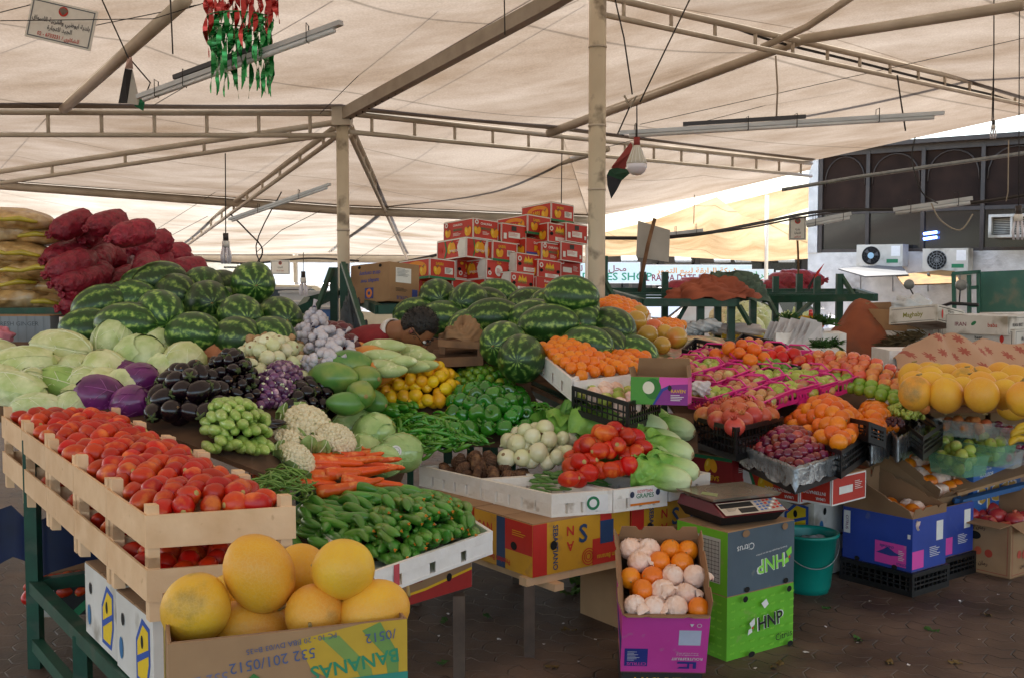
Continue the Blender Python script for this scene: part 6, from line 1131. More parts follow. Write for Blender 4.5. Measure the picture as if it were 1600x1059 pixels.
# ================================================================ RIGHT HAND STALLS
M_film = mat('clear_film_liner','9aa0a4','6d7276',.18,scale=10,metal=.35,bump=1.0,bscale=26,coat=.5,contrast=.15)
def liner(label, FL, FR, BL, drop=.075, mt=None):
    """film draped over a crate's rim, hanging crumpled on the outside"""
    FL = V(FL); T, lx, ly = pin(V((0,0,0)), V(FR)-FL, V(BL)-FL); rn = random.Random(int(lx*1e4)); per = []
    for (a0,b0),(a1,b1) in (((0,0),(1,0)),((1,0),(1,1)),((1,1),(0,1)),((0,1),(0,0))):
        for i in range(14): per.append((a0+(a1-a0)*i/14, b0+(b1-b0)*i/14))
    n = len(per); c = T(.5,.5,0); vs = []; rows = [(-.035,-.05),(-.008,.0),(.006,.012),(.014,-.01),(.012,-drop*.5),(.02,-drop)]
    for off, z in rows:
        for i,(a,b_) in enumerate(per):
            p = T(a,b_,0); o_ = V(((a-.5)*2,(b_-.5)*2,0)); d = (p-c).normalized(); w_ = rn.uniform(-.008,.008); vs.append(p + d*(off + w_*(1 if off > 0 else .4)) + V((0,0,z + rn.uniform(-.008,.008)*(1 if z < 0 else .6) - (rn.uniform(0,.025) if z <= -drop else 0))))
    g = G(); m_ = len(rows); g.add(vs, [(j*n+i, j*n+(i+1)%n, (j+1)*n+(i+1)%n, (j+1)*n+i) for j in range(m_-1) for i in range(n)], mt or M_film, True)
    return tag(g.build('plastic_liner', None, FL), label, 'liner')
def ins(T3, m_=.06, dz=-.03):
    FL, FR, BL = [V(p) for p in T3]; BR = FR + BL - FL; c = (FL+BR)/2; return [p.lerp(c, m_*2) + V((0,0,dz)) for p in (FL,FR,BR,BL)]
# plums
pT = [W(1243,733,.76), W(1322,706,.76), W(1153,694,.76)]
plastic_crate('black crate holding the plums inside crumpled film', *pT, h=.11); liner('crumpled grey film hanging over the rim of the plum crate', *pT, drop=.07)
heap(ME_plum,'plum','dark red plum piled inside grey film','plum','plums in the film lined crate', ins(pT,.06,-.05), .068,.062,.027,.11,2, sc=(.95,1.1), power=2)
def under(label, corner_px, z1, h, w, d, dec, **kw):
    c = W(*corner_px, z1); c.z = z1 - h; return carton('mango_carton' if 'mango' in label else 'banana_carton' if 'banana' in label else 'fruit_carton', label, 'carton', w, d, h, place(c, kw.pop('yaw', YI), w, d), (0,0,YI if 'y' not in kw else kw.pop('y')), kw.pop('side', M_cred), **dec)
zc_ = .645
c = W(1250,743,zc_); c.z = zc_-.135
carton('mango_carton','red mango carton with white ring mark under the plum crate','carton',.30,.40,.135,place(c,R(42),.30,.40),(0,0,R(42)),M_cred,Lf=umar(.40,.135),F=border(.3,.135,M_white,.008)+[('e',.1,-.02,.07,.09,M_white)]+tiny(-.05,.03,.12,7,M_white),group='red cartons under the fruit table')
c = W(1272,786,.41); c.z = .215
carton('banana_carton','white banana carton with yellow print behind the teal bucket','carton',.5,.4,.2,place(c,R(42),.5,.4),(0,0,R(42)),M_cwhite,Lf=banana_fig(.4,.2),F=banana_fig(.5,.2),group='white banana cartons under the fruit table')
c = W(1272,786,.41); c.z = .005
carton('banana_carton','white banana carton on the floor behind the teal bucket','carton',.5,.4,.2,place(c,R(42),.5,.4),(0,0,R(42)),M_cwhite,Lf=banana_fig(.4,.2),F=banana_fig(.5,.2),group='white banana cartons under the fruit table')
c = W(1149,716,.70); c.z = .56
carton('mango_carton','dark red mango carton turned upside down below the pomegranates','carton',.30,.38,.135,place(c + e2*.02,R(42),.30,.38),(0,0,R(42)),flat('9c1f24'),F=tiny(0,.03,.2,5,M_white),Lf=[('r',-.19,-.0675,.19,.0675,flat('8d1c22')),('r',-.19,.05,.19,.0675,M_grn),('r',-.15,-.04,-.07,.04,flat('c9b8a6'))]+mango(.06,.02,.06,-1)+[('t','SABRI',.07,-.04,.035,M_yel,180)],group='red cartons under the fruit table')
c = W(1296,745,.66); c.z = .52
carton('mango_carton','red mango carton behind the one with the ring mark','carton',.30,.40,.135,place(c+e1*.02,R(42),.30,.40),(0,0,R(42)),M_cred,F=redplain(.3,.135),Lf=umar(.4,.135),group='red cartons under the fruit table')
c = V((place(c,R(42),.3,.4).x, place(c,R(42),.3,.4).y, 0))
q8 = [W(1150,750,.49), W(1250,783,.505), W(1400,735,.49), W(1290,705,.49)]; frame_table('dark frame of rails carrying the cartons under the fruit table', q8, .03, legs=[q8[0],q8[3]], mt=M_oldwood)
# pomegranates in black crate
gT = [W(1150,668,.88), W(1225,650,.88), W(1084,650,.88)]
plastic_crate('black crate of pomegranates beside the romaine lettuces', *gT, h=.16)
heap(POM[0],'pomegranate','orange red pomegranate with its crown up','pomegranate','pomegranates in the black crate', ins(gT,.04,-.05), .1,.09,.046,.06,2, ori='up', tilt=.7, sc=(.95,1.1), power=2, parts=[('crown',POM[1])])
# oranges
oT = [W(1315,704,.80), W(1364,672,.80), W(1222,668,.80)]
plastic_crate('black crate with big loose oranges next to the plums', *oT, h=.13)
heap([ME_ora,ME_ora2],'orange','large bright orange heaped above the plums','orange','oranges beside the plums', [p + V((0,0,.0)) for p in ins(oT,.02,-.03)], .11,.095,.042,.13,2, sc=(.98,1.1), power=2)
bT = [W(1400,668,.84), W(1425,652,.84), W(1362,668,.84)]
for nm_, t_ in (('film lined crate of oranges between the big oranges and the grapes',[W(1362,690,.78),W(1400,671,.78),W(1335,665,.78)]),('film lined crate holding green grapes',[W(1403,686,.78),W(1441,664,.78),W(1372,655,.78)])):
    plastic_crate('black ' + nm_, *t_, h=.12, group='film lined crates'); liner('silvery film around the ' + nm_, *t_, drop=.1)
    if 'oranges' in nm_: heap(ME_ora,'orange','orange in the film lined crate','orange','oranges in the film lined crate', ins(t_,.04,-.03), .078,.07,.038,.10,2)
ME_gr = [grapes(M_grape,110,.085,.06,.05,1), grapes(M_graped,60,.06,.05,.03,2)]
for px,py,d,k,s_,lb in [(1408,646,5.75,0,1.1,'bunch of green grapes on top of the grape crate'),(1390,650,5.85,0,.9,'bunch of green grapes next to the loose oranges'),(1425,650,5.8,0,.8,'bunch of green grapes beside the kiwis'),(1397,662,5.6,1,1.0,'bunch of dark red grapes below the green ones')]: inst(ME_gr[k],'grape_bunch',P(px,py,d),(0,0,U(0,3)),s_,lb,'grapes')
kT = [W(1443,682,.80), W(1474,660,.80), W(1405,655,.80)]
plastic_crate('black crate of kiwis and peaches beside the grapes', *kT, h=.12)
heap(ME_kiwi,'kiwi','brown fuzzy kiwi behind the green grapes','kiwi','kiwis behind the grapes',[P(1400,635,6.1),P(1440,640,5.9),P(1445,622,6.4),P(1400,620,6.5)],.055,.055,.025,.05,2)
heap(ME_pea,'peach','orange red peach beside the kiwis','peach','loose peaches',[P(1440,652,5.75),P(1500,648,5.8),P(1490,622,6.2),P(1440,625,6.2)],.075,.07,.034,.06,2)
# yellow melons on the right
for i,(px,py,d,k,rt,s_,lb) in enumerate([(1427,602,6.0,1,(.2,.1,.1),1.02,'yellow melon at the near end of the far melon heap'),(1451,581,6.15,0,(.3,.1,-.2),1.0,'yellow melon on top at the near end of the far heap'),(1468,610,5.95,2,(0,.1,.15),.9,'long yellow melon behind the peaches'),(1507,598,5.95,1,(1.2,.4,.8),.95,'round yellow melon in the middle with netted end'),(1554,606,5.9,0,(.2,.1,.1),1.0,'big yellow melon in the middle of the far heap'),(1525,623,5.75,0,(.4,.2,.1),.95,'yellow melon lowest above the clear punnets'),(1562,588,6.1,2,(.2,.05,-.1),.95,'orange tinted melon topmost below the flowered blanket'),(1592,609,5.9,0,(.2,.1,.2),1.0,'yellow melon cut by the picture edge'),(1582,640,5.6,2,(.1,.1,-.1),.95,'low yellow melon above the bananas'),(1524,590,6.3,1,(.2,.2,.1),.95,'melon behind the middle round one'),(1478,588,6.35,1,(.2,.1,.1),.95,'melon behind the topmost near end one'),(1415,590,6.35,2,(.1,.1,.2),.85,'melon half hidden at the near end of the far heap'),(1625,630,5.7,1,(.2,.2,.1),1.0,'melon beyond the low one past the picture edge')]):
    inst(ME_mel[k],'yellow_melon',P(px,py,d),rt,s_*.81,lb,'melon')
heap(ME_mel[1],'yellow_melon','yellow melon in the lower layer of the far heap','melon','lower melons of the far heap',[W(1410,640,.98),W(1640,655,.98),W(1620,610,1.0),W(1420,605,1.0)],.16,.16,.075,0,1)
for k,(px,w_,lb) in enumerate(((1452,.34,'plain brown carton under the near end of the melon heap'),(1545,.36,'plain brown carton between the melon heap and the clear punnets'),(1640,.36,'plain brown carton under the melons past the picture edge'))):
    p = P(px,688,6.55); carton('fruit_carton',lb,'carton',w_,.3,.2,(p.x+w_/2,6.72,.60),(0,0,R(4)),M_card,F=[('r',-.08,-.03,.06,.03,M_cardin)]+tiny(.0,.06,.2,2,M_oldwood))
# punnets
M_pink = mat('pink_plastic','f0419c','d62f86',.35,scale=8); M_clear = mat('clear_plastic','e9f2ef',None,.08,alpha=.22,coat=.6); M_clearg = mat('green_clear_plastic','8fd0a8',None,.1,alpha=.3,coat=.6)
def punnet(mt, w, d, h, solid=True, handles=False):
    g = G(); t = .003
    def T(a,b_,z): k = 1 - .12*(1 - z/h if z < h else 0); return V(((a-.5)*w*k,(b_-.5)*d*k,z))
    g.hexa(*cell(T,0,1,0,1,0,.003), mt)
    for c in ((0,1,0,t/d),(0,1,1-t/d,1),(0,t/w,t/d,1-t/d),(1-t/w,1,t/d,1-t/d)):
        if solid: g.hexa(*cell(T,*c,.003,h), mt)
        else:
            for z0,z1 in ((.003,h*.3),(h*.72,h)): g.hexa(*cell(T,*c,z0,z1), mt)
            n = 7
            for i in range(n):
                if c[1]-c[0] > c[3]-c[2]: a = c[0]+(c[1]-c[0])*(i+.3)/n; g.hexa(*cell(T,a,a+.05,c[2],c[3],h*.3,h*.72), mt)
                else: a = c[2]+(c[3]-c[2])*(i+.3)/n; g.hexa(*cell(T,c[0],c[1],a,a+.05,h*.3,h*.72), mt)
    e = .012
    for c in ((-e/w,1+e/w,-e/d,0),(-e/w,1+e/w,1,1+e/d),(-e/w,0,0,1),(1,1+e/w,0,1)): g.hexa(*cell(T,*c,h-.003,h), mt)
    if handles:
        for s in (0, 1): g.tube([T(.05,s,h),T(.25,s,h+.03),T(.75,s,h+.03),T(.95,s,h)],.005,mt,6)
    return g.mesh('punnet')
ME_pp = punnet(M_pink,.19,.27,.075,False,True); ME_pc = punnet(M_clear,.13,.19,.08); ME_pg = punnet(M_clearg,.17,.22,.10)
M_lych = mat('blush_fruit_skin','d8946a','b0603f',.35,scale=7,rnd=.15,huer=.03,coat=.35,stain='c8c07a',stscale=6)
ME_bl = mk(lambda g: (g.ball((0,0,0),(.031,.031,.030),M_lych,14,10), g.ball((0,0,.029),(.005,.005,.003),M_stem,6,4)),'blush_apple')
pl = [(1085,596,0),(1125,606,0),(1165,596,0),(1140,578,0),(1100,573,0),(1200,606,1),(1178,583,0),(1215,588,0),(1250,606,1),(1232,626,1),(1290,616,1),(1120,632,1),(1190,638,0),(1160,624,0),(1060,585,0),(1150,568,1),(1195,570,0),(1230,575,0),(1268,590,0),(1262,622,0),(1180,612,0),(1108,588,1)]
wl_ = ['nearest the printed open carton','second from the printed open carton','in the middle of the pink trays','behind the middle pink tray','near the lilac tray','with pale guavas in the middle','below the loose mandarins','behind the guava tray','with pale guavas above the oranges','with pale guavas next to the big oranges','at the outer end by the green apples','just behind the pomegranates','touching the pomegranate crate','between guavas and pomegranates','nearest the tissue paper','just before the mandarin crate','beside the green lime crate','at the back by the red peppers','at the back by the apple rows','wedged above the big oranges','deep in the middle of the display','behind the crumpled tissue']
for i,(px,py,k) in enumerate(pl):
    p = S(px,py,'C',.01); yw = YI - PI/2 + U(-.25,.25); inst(ME_pp,'pink_punnet',p,(R(10),0,yw),1.05,'bright pink plastic fruit tray ' + wl_[i],'fruit tray')
    cs, sn = math.cos(yw), math.sin(yw); q = [p + V((x*cs-y*sn, x*sn+y*cs, .012)) for x,y in ((-.085,-.12),(.085,-.12),(.085,.12),(-.085,.12))]
    heap(ME_gua if k else ME_bl,'guava' if k else 'apple','pale green guava wrapped in the pink trays' if k else 'small blushed apple in the pink trays','guava' if k else 'apple','guavas in pink trays' if k else 'blushed apples in pink trays', q, .066,.064,.031,.03,1, sc=(.95,1.1))
# rows of apples
aq = [S(1275,600,'C',.02),S(1408,640,'C',.02),S(1425,612,'C',.04),S(1255,578,'C',.02)]
for r_ in range(6):
    t0, t1 = r_/6, (r_+.9)/6; q = [aq[0].lerp(aq[3],t0), aq[1].lerp(aq[2],t0), aq[1].lerp(aq[2],t1), aq[0].lerp(aq[3],t1)]
    gr_ = r_ in (0,1); heap(ME_appg if gr_ else ME_app,'apple','green apple in the neat sloping rows' if gr_ else 'red and orange apple in the neat sloping rows','apple','rows of green apples' if gr_ else 'rows of red apples', q, .074,.07,.036,.0 + .02*r_,1, jit=.08, ori='up', tilt=.4)
plastic_crate('black crate edge between the oranges and the rows of apples', W(1345,660,.86),W(1385,668,.86),W(1318,650,.9), h=.1)
# loose mandarins at the back
for j,(px,py,n_) in enumerate([(1112,560,0),(1190,575,1)]): pass
mT = [S(1108,562,'C',.08), S(1185,583,'C',.08), S(1130,545,'C',.1)]
plastic_crate('black crate of bright mandarins at the back of the fruit stall', *mT, h=.11)
heap(ME_ora2,'mandarin','bright mandarin in the back crate','mandarin','mandarins in the back crate', ins(mT,.03,-.03), .08,.075,.036,.09,2, power=2)
for i,(a,b_,c_,lb) in enumerate([((1065,545),(1130,560),(1085,528),'empty black crate behind the pomelos'),((1145,535),(1215,553),(1160,520),'black crate of red peppers below the yellow crate'),((1190,560),(1262,575),(1205,545),'black crate of tomatoes in front of the white foam boxes'),((1160,565),(1235,585),(1178,553),'black crate of greens behind the pink trays')]):
    t_ = [S(*a,'C',.1),S(*b_,'C',.1),S(*c_,'C',.12)]; plastic_crate(lb, *t_, h=.11)
    if i in (2,): heap(ME_tom[1],'tomato','small red tomato in the black crate before the foam boxes','tomato','tomatoes before the foam boxes', ins(t_,.05,-.05), .075,.07,.03,.03,2, sc=(1.2,1.4))
    if i == 1: heap(ME_app,'apple','red apple in the crate below the yellow crate','apple','apples below the yellow crate', ins(t_,.05,-.07), .08,.075,.03,.02,1)
    if i == 3: heap(ME_lime,'lime','lime in the black crate behind the pink trays','lime','limes behind the pink trays', ins(t_,.05,-.06), .06,.055,.025,.03,2, sc=(1.2,1.4))
t_ = [S(1062,575,'C',.05),S(1108,584,'C',.05),S(1085,562,'C',.06)]
g_ = plastic_crate('lilac plastic tray at the back of the pink trays', *t_, h=.06, mt=flat('8b7fc9'), name='lilac_tray')
# pomelos
for px,py,d,s_,lb in [(994,502,6.9,1.0,'net wrapped pomelo highest by the mandarin box'),(1012,524,6.75,.95,'greenish pomelo in the front of the pomelo group'),(1057,528,6.7,1.0,'large round pomelo nearest to the black crates'),(1034,540,6.55,.8,'small reddish pomelo lowest in the group'),(1021,513,7.0,.9,'pomelo behind the greenish one'),(1038,522,6.95,.9,'pomelo between the two biggest ones'),(1000,490,7.2,.85,'pomelo behind the highest one')]: inst(ME_pml,'pomelo',P(px,py,d),anyrot(),s_,lb,'pomelo')
# mandarins in foam boxes
mt1 = [P(836,546,5.85), P(893,592,5.35), P(893,527,6.15)]
foam_tray('white foam box of mandarins tipped towards the aisle', *mt1, h=.11, mt=M_foam, nb=(4,4)); heap(ME_man,'mandarin','small glossy mandarin in the tipped foam box','mandarin','mandarins in the tipped foam box', ins(mt1,.05,-.02), .076,.068,.034,.02,1)
mt2 = [P(897,596,5.35), P(1008,582,5.6), P(925,560,6.0)]
foam_tray('white foam box of mandarins lying level beside the tipped one', *mt2, h=.075, mt=M_foam, nb=(5,4)); heap(ME_man,'mandarin','small glossy mandarin in the level foam box','mandarin','mandarins in the level foam box', ins(mt2,.05,-.02), .076,.068,.034,.02,1)
mt3 = [P(925,476,7.3), P(985,500,6.9), P(960,468,7.9)]
foam_tray('white foam box of mandarins behind the watermelons', *mt3, h=.07, mt=M_foam, nb=(5,4)); heap(ME_man,'mandarin','mandarin in the foam box behind the watermelons','mandarin','mandarins behind the watermelons', ins(mt3,.05,-.03), .075,.065,.032,.04,2)
mt4 = [P(1015,512,7.3), P(1062,518,7.2), P(1030,500,8)]
foam_tray('white foam box half full of mandarins behind the pomelos', *mt4, h=.07, mt=M_foam, nb=(5,4)); heap(ME_man,'mandarin','mandarin in the foam box behind the pomelos','mandarin','mandarins behind the pomelos', ins(mt4,.05,-.04), .075,.065,.032,.02,1)
# crate with net wrapped guavas, printed carton
nT = [P(893,602,5.35), P(982,628,5.05), P(948,590,5.8)]
plastic_crate('black crate with a few tissue wrapped guavas', *nT, h=.14); heap([ME_gua,ME_tis[0]],'guava','guava wrapped in tissue in the black crate','guava','wrapped guavas', ins(nT,.05,-.08), .09,.08,.034,.03,1)
rc = P(985,633,5.15)
carton('fruit_carton','open printed carton with cauliflower picture on purple and green','carton',.27,.22,.13,place(rc,R(-14),.27,.22),(R(-4),0,R(-14)),M_cpink,F=[('r',-.135,-.065,.0,.065,flat('4f9a35')),('e',-.03,.01,.04,.05,flat('2f7a2a')),('e',-.05,.015,.028,.03,flat('ece8d0')),('p',[(-.02,-.065),(.02,.01),(.06,.03),(.135,.035),(.135,-.065)],flat('8a2f8c')),('p',[(-.02,-.065),(.02,.0),(.06,.02),(.05,.03),(.01,.01),(-.03,-.065)],flat('2a3f9a')),('t','RAVEN',.09,.0,.022,M_yel),('e',.05,.015,.009,.014,M_blk)]+tiny(.09,-.02,.07,4,M_white,st=.008),openf={'B':(.09,-8),'L':(.05,20),'R':(.06,-5)})
# crumpled paper by the printed carton
def crumple(name, c, rx, ry, rz, mt, label, cat, seed=1, n=18, amp=.25):
    rn = random.Random(seed); ph = [rn.uniform(0,6) for _ in range(6)]; g = G()
    g.ball((0,0,0),(rx,ry,rz),mt,n*2,n,lambda w,u: w*(1+amp*(math.sin(u.x*5+ph[0])*math.cos(u.y*6+ph[1])+.5*math.sin(u.z*9+u.x*7+ph[2])+.35*abs(math.sin(u.y*13+u.x*8+ph[3])))))
    return tag(g.build(name,None,c), label, cat)
M_paper = mat('white_paper','e4e0df','c9c4c6',.8,scale=8,bump=.4)
crumple('crumpled_paper', P(1095,606,5.7), .05,.05,.035, M_paper, 'crumpled white tissue beside the printed carton','paper',3)
# green guavas in clear punnets
for i,(px,py,d,k,lb) in enumerate([(1497,722,5.5,1,'clear green punnet of guavas nearest to the boxed oranges'),(1462,700,5.75,1,'green clear punnet of guavas above the boxed oranges'),(1434,690,5.95,1,'green punnet of guavas beside the black crate'),(1540,705,5.6,1,'clear punnet of guavas beside the dark plums'),(1500,680,5.95,1,'green punnet of guavas behind the nearest one'),(1497,663,5.7,0,'clear punnet of peaches under the melon heap'),(1525,665,5.65,0,'clear punnet of red peaches in the middle'),(1562,710,5.6,0,'clear punnet of dark plums at the table end'),(1592,705,5.7,0,'clear punnet of dark plums at the picture edge'),(1560,672,5.6,0,'clear punnet of pale grapes under cling film'),(1545,690,5.8,0,'clear punnet of red fruit behind the dark plums')]):
    p = P(px,py,d+.28) - V((0,0,.06)); yw = YI + U(-.2,.2); inst(ME_pg if k else ME_pc,'clear_punnet',p,(0,0,yw),1.1,lb,'punnet')
    cs, sn = math.cos(yw), math.sin(yw); w2,d2 = (.07,.095) if k else (.052,.08); q = [p + V((x*cs-y*sn, x*sn+y*cs, .008)) for x,y in ((-w2,-d2),(w2,-d2),(w2,d2),(-w2,d2))]
    if k: heap(ME_gua,'guava','round green guava in the clear punnets','guava','guavas in clear punnets', q, .062,.06,.031,.11,3, sc=(.85,1.0), power=4)
    else: heap(ME_plum if 'plum' in lb else (ME_pea if 'peach' in lb else ME_plum),'fruit','glossy fruit in the small clear punnets','fruit','fruit in small clear punnets', q, .055,.055,.026,.055,2, sc=(.8,1.0))
for k,(px,py,yw,lb) in enumerate([(1596,672,.3,'upper banana at the picture edge'),(1590,684,.5,'lower banana at the picture edge'),(1606,664,.1,'banana half out of the picture')]): inst(ME_ban,'banana',P(px,py,5.7),(R(60),0,yw),1.1,'ripe ' + lb,'banana')
grid_board('display_board', lambda a,b: P(1497,748,5.75).lerp(P(1640,708,6.1),a).lerp(P(1425,697,6.3).lerp(P(1640,675,6.5),a),b) - V((0,0,.075)), 6,6,.015,M_card,'cardboard sheet under the clear punnets','board')
pb = P(1532,792,5.2)
carton('apple_carton','blue carton with large white apple lettering turned upside down','carton',.5,.35,.3,place(V((P(1520,790,5.9).x,5.9,P(1530,795,5.9).z-.06)),YI,.5,.35),(0,0,YI),mat('carton_sky','2f6bb5','275a9c',.5,scale=5),F=[('t','apple',.0,-.04,.2,M_white,180),('t','apple',.0,-.04,.185,flat('c9a04a'),180),('t','BOSTOCK',-.12,.09,.03,M_white,180),('t','NEW ZEALAND',-.12,.12,.014,M_white,180)],Lf=tiny(0,0,.2,5,M_white))
q9 = [P(1500,748,5.8)-V((0,0,.12)), P(1660,710,6.15)-V((0,0,.12)), P(1640,680,6.5)-V((0,0,.12)), P(1440,700,6.3)-V((0,0,.12))]; frame_table('blue painted frame under the clear fruit punnets', q9, .025, legs=q9[1:], mt=flat('2d5f96'))
# flowered blanket ---------------------------------------------------------------
m, nt, b = base_mat('flowered_blanket'); L = nt.links.new; tc = node(nt,'ShaderNodeTexCoord'); mp = node(nt,'ShaderNodeMapping'); mp.inputs['Scale'].default_value = (11,11,11); L(tc.outputs['Object'],mp.inputs[0]); sp0 = node(nt,'ShaderNodeSeparateXYZ'); L(mp.outputs[0],sp0.inputs[0]); cb0 = node(nt,'ShaderNodeCombineXYZ'); L(sp0.outputs[0],cb0.inputs[0]); L(sp0.outputs[2],cb0.inputs[1]); vo = node(nt,'ShaderNodeTexVoronoi',voronoi_dimensions='2D'); vo.inputs['Scale'].default_value = 1; vo.inputs['Randomness'].default_value = .6; L(cb0.outputs[0],vo.inputs['Vector'])
sb_ = node(nt,'ShaderNodeVectorMath',operation='SUBTRACT'); L(cb0.outputs[0],sb_.inputs[0]); L(vo.outputs['Position'],sb_.inputs[1]); sp_ = node(nt,'ShaderNodeSeparateXYZ'); L(sb_.outputs[0],sp_.inputs[0])
an = mth('ARCTAN2', sp_.outputs[1], sp_.outputs[0], nt); pet = mth('MULTIPLY', mth('ABSOLUTE', mth('COSINE', mth('MULTIPLY', an, 4., nt), None, nt), None, nt), .16, nt); dd = mth('SUBTRACT', vo.outputs['Distance'], mth('ADD', pet, .1, nt), nt)
cr = node(nt,'ShaderNodeValToRGB'); cr.color_ramp.elements[0].position = .0; cr.color_ramp.elements[0].color = lin('a55a4c'); cr.color_ramp.elements[1].position = .03; cr.color_ramp.elements[1].color = lin('bd9a80'); L(dd,cr.inputs['Fac']); L(cr.outputs[0],b.inputs['Base Color']); b.inputs['Roughness'].default_value = .95
M_blk2 = m
def drape(a, b_):
    px = 1398 + 250*a; top = [560,535,522,521,523,532,532,534,535,537,540][min(10,int(a*10))]*(1-(a*10)%1) + [560,535,522,521,523,532,532,534,535,537,540][min(10,int(a*10)+1)]*((a*10)%1)
    d0 = 6.5 + 1.0*b_; p0 = W(px, 588, 1.03) if False else P(px, 590+3*math.sin(a*20), 6.45); p1 = P(px + 8*math.sin(a*9), top, 6.95); p = p0.lerp(p1, b_); p.y -= .05*math.sin(a*23+b_*3)*(.4+b_) ; p.z += .012*math.sin(a*31+b_*8); return p
grid_board('flowered_blanket', lambda a,b_: (drape(a, b_/.75) if b_ < .75 else drape(a,1) + V((0,(b_-.75)*2.4,-(b_-.75)*.6))), 40, 16, .008, M_blk2, 'tan blanket with red flowers over the boxes behind the melons','blanket')
bpy.data.objects['flowered_blanket'].data.polygons.foreach_set('use_smooth',[True]*len(bpy.data.objects['flowered_blanket'].data.polygons))
for px,w_ in ((1450,.6),(1560,.6)):
    c = P(px,600,7.1); g = G(); g.box((0,0,0),(w_,.35,.42),M_foam); tag(g.build('foam_box',None,(c.x,7.15,c.z+.02)), ['white foam box poking out beside the flowered blanket','foam box hidden under the flowered blanket'][px > 1500],'box')
# white pepper cartons
def pepc(w,h,t1='IRAN BEST',t2='BELL'): return [('r',-w*.46,-h*.42,-w*.45,h*.42,M_blk),('r',w*.45,-h*.42,w*.46,h*.42,M_blk),('r',-w*.45,h*.4,w*.45,h*.42,M_blk),('r',-w*.45,-h*.42,w*.45,-h*.4,M_blk),('t',t1,-w*.08,h*.02,h*.25,M_blk),('e',w*.3,0,h*.12,h*.2,M_red)]
def redp(w,h): return [('r',-w*.46,-h*.42,w*.46,-h*.38,M_blk),('r',-w*.46,h*.38,w*.46,h*.42,M_blk),('t','RED',0,h*.24,h*.2,M_blk,0,1.6),('t','RED',0,h*.04,h*.2,M_blk,0,1.6),('t','RED',0,-h*.16,h*.2,M_blk,0,1.6),('e',-w*.32,0,h*.08,h*.28,M_red),('e',w*.32,0,h*.08,h*.28,M_red)]
def wc(label, px, py, d, w, dp, h, yaw, F, Lf, rot=None, side=None, **k):
    p = P(px,py,d); return carton('pepper_carton', label, 'carton', w, dp, h, place(p, yaw, w, dp), rot or (0,0,yaw), side or M_cwhite, F=F, Lf=Lf, lid=M_cwhite, sides={'T':M_cwhite}, **k)
ywc = R(32)
wc('lower white carton with red pepper mark under the brown open one', 1417,540,8.2,.32,.42,.12,ywc,pepc(.32,.12),pepc(.42,.12,'rija'))
o = wc('brown open carton on the white one beside the rust tarpaulin', 1417,518,8.2,.34,.40,.16,ywc,[],holes(.36,.0),side=M_card,openf={'B':(.05,5)})
wc('white carton with red peppers tilted on top of the brown one', 1463,512,7.9,.32,.42,.12,ywc,redp(.32,.12),[('t','Maghaby',0,0,.05,flat('8a8a30')),('r',-.19,-.05,.19,-.047,M_blk),('r',-.19,.047,.19,.05,M_blk)],rot=(R(-6),R(10),ywc))
wc('white carton below the tilted red pepper carton', 1470,524,8.3,.4,.42,.12,ywc,pepc(.4,.12),pepc(.42,.12))
wc('white carton with green leaf and red pepper at the picture edge', 1574,524,7.6,.34,.46,.13,R(38),pepc(.34,.13,'IRAN BEST'),[('t','IRAN',-.12,0,.04,flat('7a3040')),('t','babs',.12,0,.04,flat('b0402f')),('e',-.02,.01,.022,.012,M_grn,.6)])
wc('white carton under the one with green leaf', 1585,545,7.6,.4,.46,.13,R(38),pepc(.4,.13),pepc(.46,.13,'best'))
wc('white carton standing farther behind the picture edge stack', 1590,520,8.4,.5,.4,.14,R(20),pepc(.5,.14),[],)
crumple('plastic_bag', P(1425,478,8.4),.14,.11,.07,mat('milky_plastic','dfe3e6','c2c9ce',.25,coat=.5,alpha=.8),'milky plastic bag bulging from the brown open carton','bag',5)
def cloth_pile(name, c, rx, ry, rz, mt, label, seed, ex=.6):
    rn = random.Random(seed); ph = [rn.uniform(0,6) for _ in range(8)]; g = G(); n, m_ = 48, 20; vs = []
    for j in range(m_+1):
        for i in range(n):
            t, s = i/n*2*PI, j/m_; r_ = (1 - s)**ex; x, y = rx*r_*math.cos(t), ry*r_*math.sin(t); z = rz*(s**.6)*(1+(.25 if ex > .5 else .05)*math.sin(3*t+ph[0])); f = .08*math.sin(7*t + 9*s + ph[1]) + .10*abs(math.sin(3.5*t - 13*s + ph[2])) + .03*math.sin(17*t+ph[3]+14*s)
            vs.append((x*(1+f), y*(1+f), z*(1+f*1.4) + .02*math.sin(x*30+ph[4])*math.cos(y*25)))
    g.add(vs, [(j*n+i, j*n+(i+1)%n, (j+1)*n+(i+1)%n, (j+1)*n+i) for j in range(m_) for i in range(n)], mt, True); return tag(g.build(name,None,c), label, 'cloth')
M_tarp = mat('rust_tarpaulin','9a5230','7d3f25',.75,scale=6,bump=.9,bscale=9,stain='7a4a34',stscale=5)
tp_ = P(1350,545,8.6); crumple('rust_tarpaulin', V((tp_.x,tp_.y,.58)), .37,.36,.79, M_tarp, 'tall heap covered with a rust brown tarpaulin against the wall','tarpaulin',8,30,.05)
